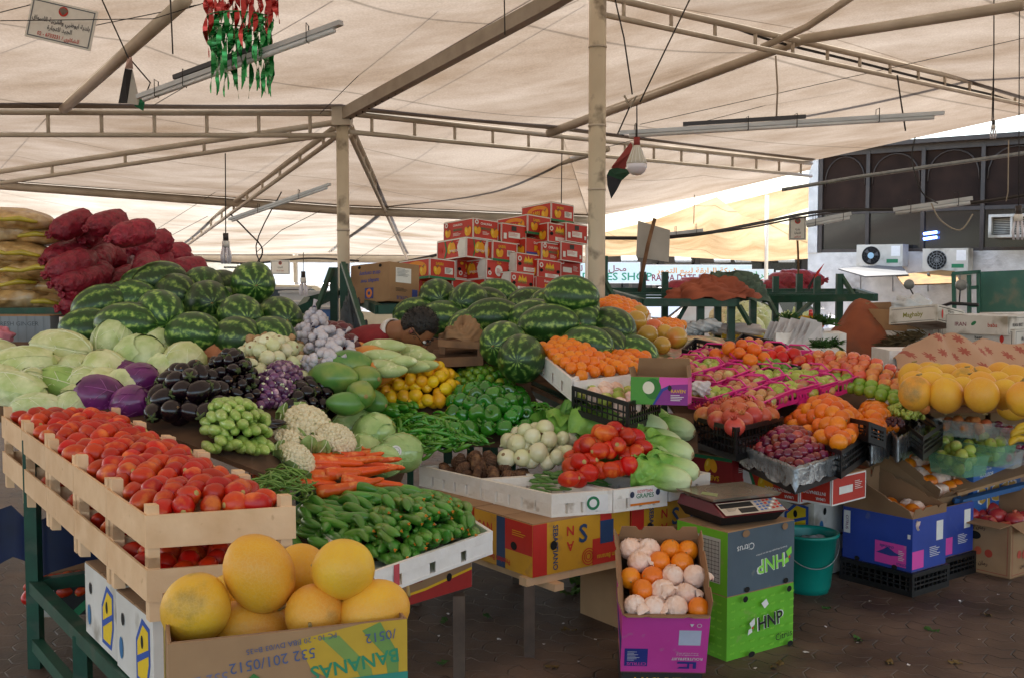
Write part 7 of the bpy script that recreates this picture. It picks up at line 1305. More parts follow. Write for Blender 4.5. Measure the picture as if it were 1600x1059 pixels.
# dill and dry herbs
M_herb = mat('herb','3f6b2a','2c4a1e',.8,scale=20); M_dry = mat('dry_herb','6b5a3a','46381f',.9,scale=20)
def tuft(g, c, n, Ln, mt, dirv=(0,0,1), spread=.8, w_=.004, seed=1):
    rn = random.Random(seed); c = V(c)
    for k in range(n):
        d = (V(dirv) + V((rn.uniform(-1,1),rn.uniform(-1,1),rn.uniform(-.6,.8)))*spread).normalized(); l = Ln*rn.uniform(.5,1); p = c + V((rn.uniform(-1,1),rn.uniform(-1,1),rn.uniform(-.3,.3)))*Ln*.25; s = d.cross(V((.3,.2,1))).normalized()*w_
        g.add([p - s, p + s, p + d*l*.6 + s*1.4 + V((0,0,-.1*l)), p + d*l + V((0,0,-.3*l)), p + d*l*.6 - s*1.4 + V((0,0,-.1*l))], [(0,1,2,3,4)], mt)
g = G(); [tuft(g, P(1395+i*9,540-i*3+U(-3,3),7.9), 70, .16, M_dry, (-.8,0,.2), .5, .0025, i) for i in range(6)]; tag(g.build('dried_herbs'), 'bundle of dry brown herbs in front of the white cartons','herbs')
for i,(px,py,d,w,h,lb) in enumerate([(1243,566,7.9,.56,.19,'lower white foam box with dill by the rust tarpaulin'),(1262,540,8.1,.50,.17,'upper white foam box with dill and white paper'),(1215,566,8.2,.4,.19,'white foam box at the aisle side of the dill boxes')]):
    p = P(px,py,d); g = G(); g.box((0,0,h/2),(w,.36,h),M_foam); 
    for x in (-.12,.06,.2): g.box((x,-.182,h/2),(.006,.01,h*.96),M_foamold)
    tag(g.build('foam_box',None,(p.x,d,p.z - h*.4),(0,0,R(-8))), lb,'box')
for i,(px,py,d) in enumerate([(1188,552,8.0),(1218,558,7.85),(1278,540,7.8),(1300,538,7.9),(1232,500,8.2),(1292,506,8.1),(1275,504,8.2),(1200,545,8.0)]):
    g = G(); tuft(g,(0,0,0),130,.12,M_herb,(0,-.3,.2 if i < 4 else .6),.9,.0028,i); tag(g.build('dill_bunch',None,P(px,py,d)), 'feathery green dill bunch spilling from the foam boxes','herbs','dill bunches')
g = G(); rn = random.Random(5)
for k in range(9):
    c = P(1205+k*8,522+U(-8,6),8.05-.02*k); g.add([c+V((-.09,0,-.1)),c+V((.03,-.03,-.12)),c+V((.07,.0,.08)),c+V((-.02,-.05,.1))],[(0,1,2,3)],M_paper); g.add([c+V((.07,0,.08)),c+V((.03,-.03,-.12)),c+V((.1,.04,-.09))],[(0,1,2)],M_paper)
tag(g.build('white_paper'), 'torn white paper sheets draped over the dill boxes','paper')
M_ycr = mat('yellow_crate','e8c11a','d0a815',.5,scale=6)
for px0,px1,py,d,lb in ((1128,1212,522,8.6,'yellow plastic crate lined with white paper behind the fruit stall'),(1222,1270,498,9.6,'yellow plastic crate at the foot of the long green shelf'),(1186,1206,535,8.4,'yellow plastic crate end beside the dill boxes')):
    a,b_ = P(px0,py,d),P(px1,py+4,d-.1); plastic_crate(lb,a,b_,a+V((.1,.3,.03)),h=.14,mt=M_ycr,group='yellow crates',name='yellow_crate')
crumple('white_paper_heap',P(1150,516,8.75),.22,.1,.05,M_paper,'white paper lining bulging from the yellow crate','paper',4)
for k,(px,py) in enumerate(((1090,512),(1108,508),(1075,516))): crumple('plastic_bag', P(px,py,8.3),.09,.06,.045,mat('milky_plastic','dfe3e6'),['clear bag of white goods under the green shelf','second clear bag beside the foam box of mandarins','third clear bag nearest the pomelos'][k],'bag',k+10)
tbl = [P(1180,585,7.6),P(1330,576,7.6),P(1335,568,8.4),P(1180,572,8.4)]; frame_table('green table carrying the white dill boxes', tbl, .05)
grid_board('display_board', lambda a,b_: tbl[0].lerp(tbl[1],a).lerp(tbl[3].lerp(tbl[2],a),b_) + V((0,0,.04)),4,3,.015,M_wood,'plank top under the white dill boxes')
# rust cloth and green net on the shelf
M_cloth = mat('rust_cloth','a5583c','7f3d29',.85,scale=5,bump=.5,bscale=20); M_netg = mat('green_net','5c6f5e','3f4f44',.9,scale=20,bump=.5)
cp = P(1112,466,8.5); cloth_pile('rust_cloth', cp, .33,.24,.13, M_cloth, 'rust red cloth bundled on the empty green shelf', 3)
cp2 = P(1148,470,8.9); cloth_pile('green_net', cp2, .25,.25,.2, M_netg, 'grey green netting piled behind the rust red cloth', 6, .35)
# ================================================================ FLOOR GROUP: citrus cartons, scale, bucket
c0 = W(1135,1033,0); yH = R(35)
def leafs(cx,cy,s,mt): return [('p',[(cx,cy),(cx-s*.3,cy+s*.5),(cx+s*.4,cy+s*.9),(cx+s*.45,cy+s*.3)],mt),('p',[(cx,cy),(cx-s*.4,cy-s*.1),(cx-s*.5,cy-s*.6),(cx+s*.1,cy-s*.4)],mt),('e',cx+s*.15,cy,s*.12,s*.12,M_red)]
patt = lambda w,h,mt: [('t','HNP',x*w,y*h,.013,mt) for x in (-.42,-.28,-.14,0,.14,.28,.42) for y in (-.4,-.27,-.14,0,.13,.26,.39)]
M_lg = flat('8fd63f'); M_gg = flat('3d4c58')
Fg = patt(.41,.27,M_lg)+[('p',[(.0,.06),(-.02,.085),(.01,.1),(.025,.075)],M_white),('t','HNP',.035,.0,.082,M_white,4,1.02),('t','HNP',.035,.0,.078,M_blk,4)]+leafs(-.08,-.01,.045,M_white)+[('t','Citrus',.12,-.078,.042,M_blk,4,1,False)]
Lg = patt(.3,.27,M_lg)+[('t','Citrus',-.02,.0,.034,M_blk),('r',-.05,-.08,.06,-.02,flat('b9c2b4'))]
carton('citrus_carton','bright green citrus carton standing on the floor','carton',.41,.30,.268,place(c0,yH,.41,.30),(0,0,yH),M_cgreen,F=Fg+[('e',-.12,.12,.015,.013,M_dark),('e',.15,.12,.015,.013,M_dark),('e',-.08,-.121,.02,.012,M_dark),('e',.16,-.121,.018,.012,M_dark)],Lf=Lg)
Fs = [('t','HNP',.06,-.03,.088,M_white,184,1.02),('t','HNP',.06,-.03,.082,flat('8fe04a'),184)]+leafs(.165,-.02,.05,flat('8fe04a'))+[('t','Citrus',-.1,.06,.042,M_white,184,1,False),('t','Grown by the people who eat our produce',.06,.022,.011,M_white,184,1,False),('e',-.09,-.121,.016,.012,M_dark),('e',.15,-.121,.016,.012,M_dark),('e',-.1,.118,.022,.015,M_cardin),('e',.14,.118,.018,.015,M_cardin)]
c1 = c0 + V((0,0,.2725)); carton('citrus_carton','slate grey and green citrus carton stacked under the scale','carton',.41,.30,.268,place(c1,yH,.41,.30),(0,0,yH),M_cslate,F=Fs,Lf=[('r',-.04,-.09,.11,.10,flat('b9c2b4'))]+[('r',-.035+.0,-.085+.017*i,.105,-.083+.017*i,M_blk) for i in range(11)]+[('r',-.035+.02*i,-.085,-.033+.02*i,.09,M_blk) for i in range(8)],sides={'L':M_cgreen})
# scale
M_maroon = mat('scale_maroon','6d1620','561018',.3,scale=5,coat=.4); M_scblk = mat('scale_black','1b191a',None,.5); M_pan = mat('scale_pan','b5aa98','9a9080',.25,metal=.6,scale=6); M_crm = flat('d9c9b4')
sc0 = c1 + V((0,0,.28)); o = empty('weighing_scale', place(sc0,yH,.40,.30) + V((-.015,.02,0)), yH - R(10), 'maroon shop scale with steel pan on the grey citrus carton', 'scale')
g = G(); w2, d2 = .17,.16
g.hexa([(-w2*.85,-d2*.8,0),(w2*.85,-d2*.8,0),(w2*.85,d2*.85,0),(-w2*.85,d2*.85,0)],[(-w2,-d2,.045),(w2,-d2,.045),(w2,d2,.045),(-w2,d2,.045)],M_scblk)
g.hexa([(-w2,-d2-.02,.0455),(w2,-d2-.02,.0455),(w2,d2,.0455),(-w2,d2,.0455)],[(-w2+.01,-d2+.07,.088),(w2-.01,-d2+.07,.088),(w2-.01,d2-.01,.088),(-w2+.01,d2-.01,.088)],M_maroon); g.build('housing', o)
g = G(); fo, fu, fv = V((0,-d2+.022,.0665)), V((1,0,0)), V((0,.09,.0425)).normalized()
it = [('r',-.155,-.042,.155,.042,M_crm),('r',-.15,.005,.02,.036,M_scblk),('r',-.07,-.035,.02,-.003,M_scblk),('r',.028,-.037,.15,.037,flat('cfc0ae'))]
for i in range(6):
    for j in range(4): it.append(('r',.034+.0195*i,-.032+.0175*j,.034+.0195*i+.013,-.032+.0175*j+.011,[M_red,M_red,M_white,flat('4a6fb0')][(i*3+j*5)%4] if i not in (0,1) else flat('4a6fb0')))
it += tiny(-.11,-.01,.06,4,flat('8a7a6a'),st=.007); g.decor(fo, fu, fv, it, .004); g.build('keypad', o)
g = G(); 
for s_,z in ((1,.105),(.97,.108)): pass
g.hexa([(-.17,-.11,.098),(.17,-.11,.098),(.17,.15,.098),(-.17,.15,.098)],[(-.18,-.12,.112),(.18,-.12,.112),(.18,.16,.112),(-.18,.16,.112)],M_pan); g.decor((0,.02,.112),(1,0,0),(0,1,0),[('ring',0,0,.098,.102,flat('8d8474')),('p',[(-.13,-.1),(-.09,-.05),(-.12,.02),(-.16,-.02)],flat('93a06a'))],.0006); g.tube([(0,.02,.08),(0,.02,.1)],.03,M_scblk,10); g.build('pan', o)
cb = carton('fruit_carton','low brown carton behind the scale under the lettuce tray','carton',.5,.4,.45,place(c0 + e2*.36 + V((-.12,.04,0)),yH,.5,.4),(0,0,yH),M_card,T=[('r',-.1,-.05,.1,.08,flat('c9b8a0'))])
# pink carton
pkc = W(975,1052,.137); pkc.z = .115; pp = W(1103,1060,.13); yP = R(-3); wP = .30; base = V((W(977,1058,.12).x, 3.95, .12))
Fp = [('r',.05,-.0,.13,.075,flat('cfd6ea')),('r',-.145,-.11,-.06,-.02,flat('2f3d8f')),('t','CITRUS',-.1,-.097,.022,M_cpink,180)]+[('r',-.135,-.08+.0075*i,-.135+.05*(.5+.5*((i*7)%5)/5),-.078+.0075*i,M_white) for i in range(7)]+[('t','ROUTE2FRUIT',.085,-.065,.018,M_white,180),('p',[(.05,-.08),(.12,-.08),(.12,-.115),(.108,-.115),(.108,-.09),(.095,-.09),(.095,-.115),(.05,-.115),(.06,-.107),(.087,-.107),(.087,-.09),(.05,-.09)],flat('2f3d8f')),('t','www.route2fruit.co.za',.085,-.045,.009,M_white,180,1,False),('t','Produce of South Africa',.085,-.035,.008,M_white,180,1,False),('ring',.12,.105,.007,.009,M_white),('p',[(.085,.112),(.101,.112),(.093,.098)],M_white)]
tk = 27
o = carton('citrus_carton','bright pink open carton of tissue wrapped oranges tilted towards the viewer','carton',.315,.42,.29,(base.x+.155, base.y+.22, .215),(R(tk),0,yP),M_cpink,F=Fp,Lf=[('p',[(-.2,-.1),(.205,-.1),(.205,.02),(.12,-.02)],flat('2f3d8f'))],openf={'F':(.05,55),'L':(.06,20),'R':(.06,8),'B':(.06,4)},notch=True)
M4 = Matrix.Translation(V((base.x+.155, base.y+.22, .215))) @ Euler((R(tk),0,yP)).to_matrix().to_4x4()
cnt = 0
for r_ in range(5):
    for k in range(4 if r_%2 == 0 else 3):
        x = -.115 + k*.077 + (.038 if r_%2 else 0) + U(-.006,.006); y = -.155 + r_*.078; p = M4 @ V((x,y,.275 + U(-.006,.012)))
        w_ = (r_*3 + k*2) % 5 in (0,2,4) or (r_,k) == (4,0)
        inst(ME_tis[cnt%3] if w_ else ME_ora, 'wrapped_orange' if w_ else 'orange', p, anyrot() if not w_ else (U(-.4,.4),U(-.4,.4),U(0,6)), U(.97,1.06), 'orange wrapped in pale tissue paper in the pink carton' if w_ else 'bare orange between the wrapped ones in the pink carton','orange','wrapped oranges in the pink carton' if w_ else 'bare oranges in the pink carton'); cnt += 1
for r_ in range(5):
    for k in range(3): inst(ME_ora,'orange', M4 @ V((-.08+k*.08,-.14+r_*.07,.21)), anyrot(),1,'orange in the lower layer of the pink carton','orange','lower oranges of the pink carton')
carton('fruit_carton','black carton with yellow lettering turned upside down under the pink one','carton',.30,.36,.115,(base.x+.155,base.y+.235,.0),(0,0,yP),flat('23211c'),F=[('t','TEKASYA',.0,.02,.05,M_yel,180)],T=[])
g = G(); g.hexa([V((base.x+.02,base.y+.33,0)),V((base.x+.28,base.y+.32,0)),V((base.x+.28,base.y+.44,0)),V((base.x+.02,base.y+.44,0))],[V((base.x+.02,base.y+.33,.2)),V((base.x+.28,base.y+.32,.2)),V((base.x+.28,base.y+.44,.25)),V((base.x+.02,base.y+.44,.25))],M_oldwood); tag(g.build('wooden_block'),'wooden block propping up the back of the pink carton','block')
# bucket
M_teal = mat('teal_plastic','0f8f80','0b7a6d',.35,scale=4,bump=.05); bc = W(1272,931,0); bc += V((.0,.11,0)); o = empty('bucket', bc, 0, 'teal plastic bucket with a wire handle on the floor', 'bucket')
g = G(); g.lathe([(.100,.0),(.102,.012),(.104,.014),(.110,.03),(.138,.285),(.150,.287),(.150,.303),(.138,.303),(.134,.285),(.106,.03),(.001,.02)],M_teal,40); g.build('shell', o)
g = G(); g.tube([(-.148*math.cos(t), -.155*math.sin(t)*.9, .275-.13*math.sin(t)) for t in [PI*i/20 for i in range(21)]],.003,M_galv,6); g.build('handle', o)
crumple('plastic_bag', bc + V((.03,.03,.24)),.07,.06,.03,mat('milky_plastic','dfe3e6'),'clear plastic bag stuffed in the teal bucket','bag',7)
# blue citrus cartons on black crates
def chen(w,h): return [('r',-w*.02,-h*.42,w*.42,-h*.02,M_cpink),('p',[(.0,-h*.24),(w*.1,-h*.16),(w*.16,-h*.1),(w*.26,-h*.18),(w*.36,-h*.22),(w*.2,-h*.26)],flat('2a3f8c')),('t','chennells',w*.15,-h*.1,h*.08,flat('2a3f8c'),180)]+tiny(w*.36,-h*.14,w*.09,6,M_white,st=.009)+[('t','CITRUS',w*.36,-h*.37,h*.06,flat('2a3f8c'),180),('r',w*.44,h*.12,w*.48,h*.2,M_white),('r',-w*.48,h*.0,-w*.38,h*.42,M_white),('t','CITRUS',-w*.43,h*.2,h*.08,flat('7b2f6a'),-90)]+holes(w*.9,-h*.44,2,.016)
nc = W(1425,933,0); yB = R(37); LfB = chen(.41,.28); FB = [('r',.06,-.0,.12,.1,M_white),('r',-.15,-.12,-.05,-.03,M_cpink)]+tiny(.05,-.03,.1,6,M_white)
def bluec(corner, label1, label2, label3, contents, fl_={'F':(.05,10),'L':((.26,.05),24),'R':((.04,.17),5),'B':(.19,-5)}):
    cz_ = V((corner.x,corner.y,.118)); plastic_crate(label2, cz_ , cz_ + e1*.33, cz_ + e2*.43, h=.118, group='black crates under the blue cartons')
    cc_ = place(cz_ + e1*.012 + e2*.012 + V((0,0,.001)), yB, .30,.41)
    carton('citrus_carton',label1,'carton',.30,.41,.27,cc_,(0,0,yB),M_cblue,F=FB,Lf=LfB,openf=fl_,notch=True)
    M_ = Matrix.Translation(cc_) @ Euler((0,0,yB)).to_matrix().to_4x4(); k2 = 0
    for r_ in range(5):
        for k in range(4):
            if U(0,1) > contents[0]: continue
            p = M_ @ V((-.1+k*.066+U(-.01,.01), -.15+r_*.075+U(-.01,.01), contents[1] + contents[2]*r_/4 + U(-.01,.015))); w_ = (k*2+r_*3)%4 < 2
            inst(ME_tis[k2%3] if w_ else ME_ora,'wrapped_orange' if w_ else 'orange',p,anyrot(),U(.95,1.05),'orange wrapped in tissue ' + label3 if w_ else 'bare orange ' + label3,'orange',('wrapped' if w_ else 'bare') + ' oranges ' + label3); k2 += 1
bluec(nc,'royal blue open citrus carton nearest to the teal bucket','black crate under the nearest blue citrus carton','in the nearest blue carton',(.95,.25,.02))
bluec(nc + e1*.36 + e2*.06,'royal blue open citrus carton standing behind the nearest one','black crate under the farther blue citrus carton','in the farther blue carton',(.5,.2,.0),{})
# third tray of oranges tilted above the blue cartons
o3 = P(1455,775,5.35); M_ = None
rt_ = Euler((R(30),0,yB)); cc_ = P(1466,779,5.72) - rt_.to_matrix() @ V((-.15,-.21,.12)); o = carton('citrus_carton','brown open carton of oranges tilted above the farther blue one','carton',.30,.42,.12,cc_,rt_,M_card,openf={'F':(.06,20),'L':(.06,10),'R':(.05,10),'B':(.05,5)},notch=True)
M_ = Matrix.Translation(cc_) @ rt_.to_matrix().to_4x4()
for r_ in range(5):
    for k in range(4):
        w_ = (k+r_*2)%4 < 2; inst(ME_tis[k%3] if w_ else ME_ora,'wrapped_orange' if w_ else 'orange', M_ @ V((-.1+k*.067,-.15+r_*.076,.11+U(-.005,.012))), anyrot(),1.02,'orange wrapped in tissue in the tilted brown carton' if w_ else 'bare orange in the tilted brown carton','orange','wrapped oranges in the tilted carton' if w_ else 'bare oranges in the tilted carton')
# pomegranate carton
pc = W(1578,905,0); yQ = R(37)
def pomp(w,h): return border(w,h,flat('a04030'),.003,.015)+[('e',-w*.25,-h*.08,.02,.022,flat('b5452f')),('e',-w*.1,-h*.1,.022,.024,flat('b5452f')),('e',w*.05,-h*.08,.02,.022,flat('c25a3a')),('e',w*.2,-h*.1,.022,.022,flat('b5452f')),('t',arab('رمان يمني'),0,h*.36,h*.1,flat('4a2a22')),('t',arab('رمان من يمن'),0,-h*.3,h*.1,flat('4a2a22')),('e',0,h*.2,.035,.022,M_dark)]
carton('pomegranate_carton','open brown carton of big red pomegranates with fruit print','carton',.34,.40,.29,place(pc,yQ,.34,.40),(0,0,yQ),M_card,F=pomp(.34,.29),Lf=pomp(.40,.29),openf={'L':(.1,95),'B':(.12,4),'R':(.14,8),'F':(.08,120)})
M_ = Matrix.Translation(place(pc,yQ,.34,.40)) @ Euler((0,0,yQ)).to_matrix().to_4x4()
M_pomr = mat('red_pomegranate_skin','c23a3c','8e2230',.3,scale=5,rnd=.1,stain='d98a5a',stscale=4,coat=.3)
ME_pr = mk(lambda g: (g.ball((0,0,0),(.052,.052,.048),M_pomr,18,12,lump(.02,2)), g.tube([(0,0,.045),(0,0,.06)],[.008,.013],M_pomr,6)),'pomegranate')
for k in range(12): inst(ME_pr,'pomegranate', M_ @ V((-.10+.1*(k%3),-.13+.1*(k//3),.255+U(-.02,.03))), (U(-.8,.8),U(-.8,.8),U(0,6)), U(.95,1.1),'big red pomegranate in the printed brown carton','pomegranate','pomegranates in the brown carton')
M_lb = mat('dry_leaf','7a6234','55431f',.8,scale=20)
for i,(px,py) in enumerate([(1345,1000),(1210,1040),(1455,985),(890,985),(770,965),(1545,960),(1300,950),(865,1040),(700,1035),(1390,1035),(690,970),(1500,1035)]):
    g = G(); [leaf(g,(U(-.02,.02),U(-.02,.02),.006),(U(-1,1),U(-1,1),.1),(0,0,1),.035,.02,M_lb if i%2 else M_herb,.1,None,4,5,.2,k+i) for k in range(3)]; tag(g.build('leaf_scrap',None,W(px,py,0)),'small dry or green leaf scrap on the pavers','leaf','leaf scraps on the pavers')
# scraps on the floor
M_lv = mat('wilted_leaf','5f8a3a','48682c',.6,scale=20)
for i,(px,py,s_,lb) in enumerate([(915,912,.1,'wilted green leaves on the dark floor under the trestle'),(895,930,.06,'small wilted leaf near the trestle leg')]):
    g = G(); [leaf(g,(U(-.03,.03),U(-.03,.03),.01),(U(-1,1),U(-1,1),.15),(0,0,1),s_,s_*.5,M_lv,.15,None,4,6,.2,k) for k in range(6)]; tag(g.build('fallen_leaves',None,W(px,py,0)),lb,'leaves')
for i,(px,py) in enumerate([(720,1030),(880,975),(1260,1020),(1420,1040),(1180,1045),(1360,940),(760,930),(1560,930),(905,1035),(685,995),(850,1008),(1480,915),(1395,960),(1530,1000),(700,960),(780,1000),(1340,1005),(1500,940),(930,1000),(640,930),(1290,980)]):
    g = G(); s_ = U(.008,.03 if i < 3 else .012); pt3 = [V((s_*math.cos(t)*U(.5,1),s_*math.sin(t)*U(.5,1),.004+U(0,.006))) for t in [k*PI*2/7 for k in range(7)]]; g.poly(pt3,M_paper); tag(g.build('paper_scrap',None,W(px,py,0)),'tiny pale scrap lying on the pavers','scrap','scraps on the pavers')
# ================================================================ SACKS, BAGS AND CARTONS ON THE HIGH SHELVES
M_sack = mat('onion_net','a81e38','701228',.5,vb=17,scale=28,rnd=.15,bump=.9,bscale=55,coat=.15,contrast=.3)
def sack(seed, Ls=.17, r=.088):
    rn = random.Random(seed); ph = [rn.uniform(0,6) for _ in range(4)]; g = G(); pr = [(1e-5,Ls),(.6,Ls*.93),(.95,Ls*.7),(1.02,Ls*.2),(.98,-Ls*.3),(.9,-Ls*.6),(.6,-Ls*.85),(.28,-Ls*1.0),(.2,-Ls*1.06),(.34,-Ls*1.2),(.3,-Ls*1.24),(1e-5,-Ls*1.2)]
    g.lathe([((pr[k][0]*(1-q)+pr[k+1][0]*q)*r, pr[k][1]*(1-q)+pr[k+1][1]*q) for k in range(11) for q in (0,.33,.66)] + [(1e-5,pr[-1][1])], M_sack, 26, lambda v,t,j: V((v.x,v.z,v.y))*(1 + (.06*abs(math.sin(2.5*t+ph[0]+v.z*33)) + .05*abs(math.cos(3.5*t+ph[1]-v.z*41)) - .06)*(0 < j < 33) + .05*abs(math.sin(6*t+v.z*70))*(3 < j < 21))); return g.mesh('onion_sack')
ME_sack = [sack(1), sack(2,.19,.09), sack(3,.16,.082)]
sl_ = [(110,352,0),(140,362,1),(185,400,0),(215,385,2),(165,350,0),(235,382,0),(260,400,1),(100,378,2),(105,415,0),(130,412,2),(155,405,1),(185,420,0),(110,432,2),(150,435,0),(182,440,1),(210,440,0),(125,455,2),(155,458,1),(180,465,0),(105,480,2),(130,475,0),(98,398,1),(240,415,0),(270,415,1),(205,365,0),(225,420,1),(195,450,2),(150,380,0),(125,440,1),(290,420,2),(230,445,1),(255,440,0)]
for i,(px,py,k) in enumerate(sl_):
    lb = ['topmost red net sack of onions beside the potato bags','red net sack of onions second from the top','lowest red net sack hanging over the green shelf edge'][(0,1,2)[0] if i == 0 else (1 if i == 1 else 2)] if i in (0,1,19) else 'knotted red net sack in the pile of onion sacks'
    inst(ME_sack[k],'onion_sack', P(px+2,py,6.55 + .25*(i%4) + (.2 if i < 8 else 0)), (Matrix.Rotation(R(-18)+U(-.5,.5),3,'Z') @ Matrix.Rotation(R(16)+U(-.2,.25),3,'X') @ Matrix.Rotation(U(-3,3),3,'Y')).to_euler(), .86, lb,'onion sack', None if i in (0,1,19) else 'pile of red onion sacks')
for i,(px,py) in enumerate([(1068,452),(1085,448),(1100,450),(1225,440),(1245,436),(1262,438),(1235,448),(1070,460),(1215,450)]):
    inst(ME_sack[i%3],'onion_sack',P(px,py,13),(0,0,R(60)+U(-.3,.3)),1.2,'far red onion sack behind the green shelves','onion sack','far red onion sacks')
M_pot = mat('potato_film','d0ac72','9c7a4a',.3,vb=13,scale=16,rnd=.1,bump=.8,bscale=34,coat=.6,contrast=.15,stain='c9b28c',stscale=9); M_potb = mat('yellow_film','cdbb3c','a8962c',.35,scale=14,coat=.5,bump=.5)
def potbag(seed):
    rn = random.Random(seed); ph = rn.uniform(0,6); g = G()
    f = lambda w,u: V((w.x*(1+.10*(abs(u.x) > .9)), w.y, w.z))*(1+.05*math.sin(7*u.x+ph)*math.cos(6*u.y+ph)+.04*math.sin(9*u.y))
    g.ball((0,0,0),(.24,.16,.068),M_pot,34,16,lambda w,u: f(V((math.copysign(abs(u.x)**.7,u.x)*.24, math.copysign(abs(u.y)**.75,u.y)*.16, math.copysign(abs(u.z)**.8,u.z)*.065)),u))
    g.tube([(.20,0,0),(.25,0,.0),(.29,.01,.01)],[.05,.018,.03],M_potb,8); return g.mesh('potato_bag')
def potbag2(): 
    g = G(); g.ball((0,0,0),(.24,.165,.07),M_pot,34,16,lambda w,u: w*(1+.05*math.sin(7*u.x)*math.cos(6*u.y))); g.tube([(-.2,-.13,-.0),(-.1,-.158,.01),(0,-.165,-.005),(.1,-.158,.012),(.2,-.13,0)],[.010,.017,.012,.018,.009],M_potb,8); return g.mesh('potato_bag')
MB_ = [potbag(1), potbag(2), potbag2()]
for i,(px,py,k,yw,lb) in enumerate([(25,342,2,.0,'topmost clear bag of potatoes with yellow tie'),(-10,367,1,.1,'potato bag under the topmost one at the picture edge'),(55,368,2,-.1,'potato bag with yellow tie just under the topmost one'),(30,395,2,0,'potato bag with a bright yellow seam along its front'),(35,408,0,.1,'potato bag squashed below the yellow seamed one'),(-5,425,1,.0,'potato bag in the middle at the picture edge'),(60,422,2,-.1,'potato bag in the middle next to the red sacks'),(20,445,2,.1,'potato bag with yellow seam in the lower half'),(70,447,0,.0,'potato bag touching the knotted red sacks'),(15,467,0,.0,'bottom potato bag on the green shelf at the picture edge'),(62,469,2,-.05,'bottom potato bag on the green shelf by the red sacks'),(-40,350,0,0,'potato bag beyond the picture edge on top'),(-50,445,1,0,'potato bag beyond the picture edge below')]):
    inst(MB_[k],'potato_bag',P(px,py,6.8+.06*(i%3)),(U(-.05,.05),U(-.12,.12),yw+U(-.1,.1)),1.0,lb,'potato bag')
gc = P(-40,545,6.3); carton('ginger_carton','grey carton lettered fresh ginger under the green shelf','carton',.44,.3,.19,(P(20,520,6.35).x,6.5,P(20,545,6.35).z),(0,0,0),M_cgrey,F=[('t','FRESH GINGER',.03,.05,.035,flat('4a5560'),0,1.05,False),('e',-.06,-.02,.012,.012,M_dark)]+[('r',-.22+.05*i,-.095,-.217+.05*i,.095,flat('79828a')) for i in range(1,9)])
carton('fruit_carton','small white carton with red print between ginger carton and watermelons','carton',.2,.3,.12,place(P(93,528,6.3),R(-35),.2,.3),(0,0,R(-35)),M_cwhite,F=[('t','FRESH',0,.01,.05,M_red),('r',-.09,-.05,.09,-.047,M_red)],T=[])
crumple('pink_cloth', P(0,525,6.1),.07,.05,.05,mat('pink_cloth','d98a96','bb6d7a',.9),'pink cloth beside the fresh ginger carton','cloth',2)
# upside-down citrus carton
ct = P(607,476,7.25); sp = R(8)
def sdw(w,h): return [('t','citrus company',.0,h*.26,h*.15,flat('2a3f9a'),180,.9),('t','sundays river',-.0,h*.06,h*.15,flat('2a3f9a'),180,.9),('r',-w*.12,-h*.4,w*.1,-h*.12,flat('2a3f8c')),('ring',-w*.01,-h*.26,h*.05,h*.12,M_org)]+holes(w*.9,h*.44,2,.015)
carton('citrus_carton','brown citrus carton with blue lettering turned upside down on the green shelf','carton',.27,.40,.26,place(P(608,481,7.25),R(48),.27,.40) + V((0,0,.02)),(R(-4),R(5),R(48)),M_card,F=[('r',-.08,.0,.06,.1,M_white),('t','CITRUS',-.02,-.1,.03,flat('2a3f8c'),180),('r',.07,-.11,.12,-.04,flat('2a3f8c'))]+tiny(-.02,-.04,.12,3,M_blk)+tiny(-.01,.09,.12,6,flat('8a8f94')),Lf=sdw(.40,.26))
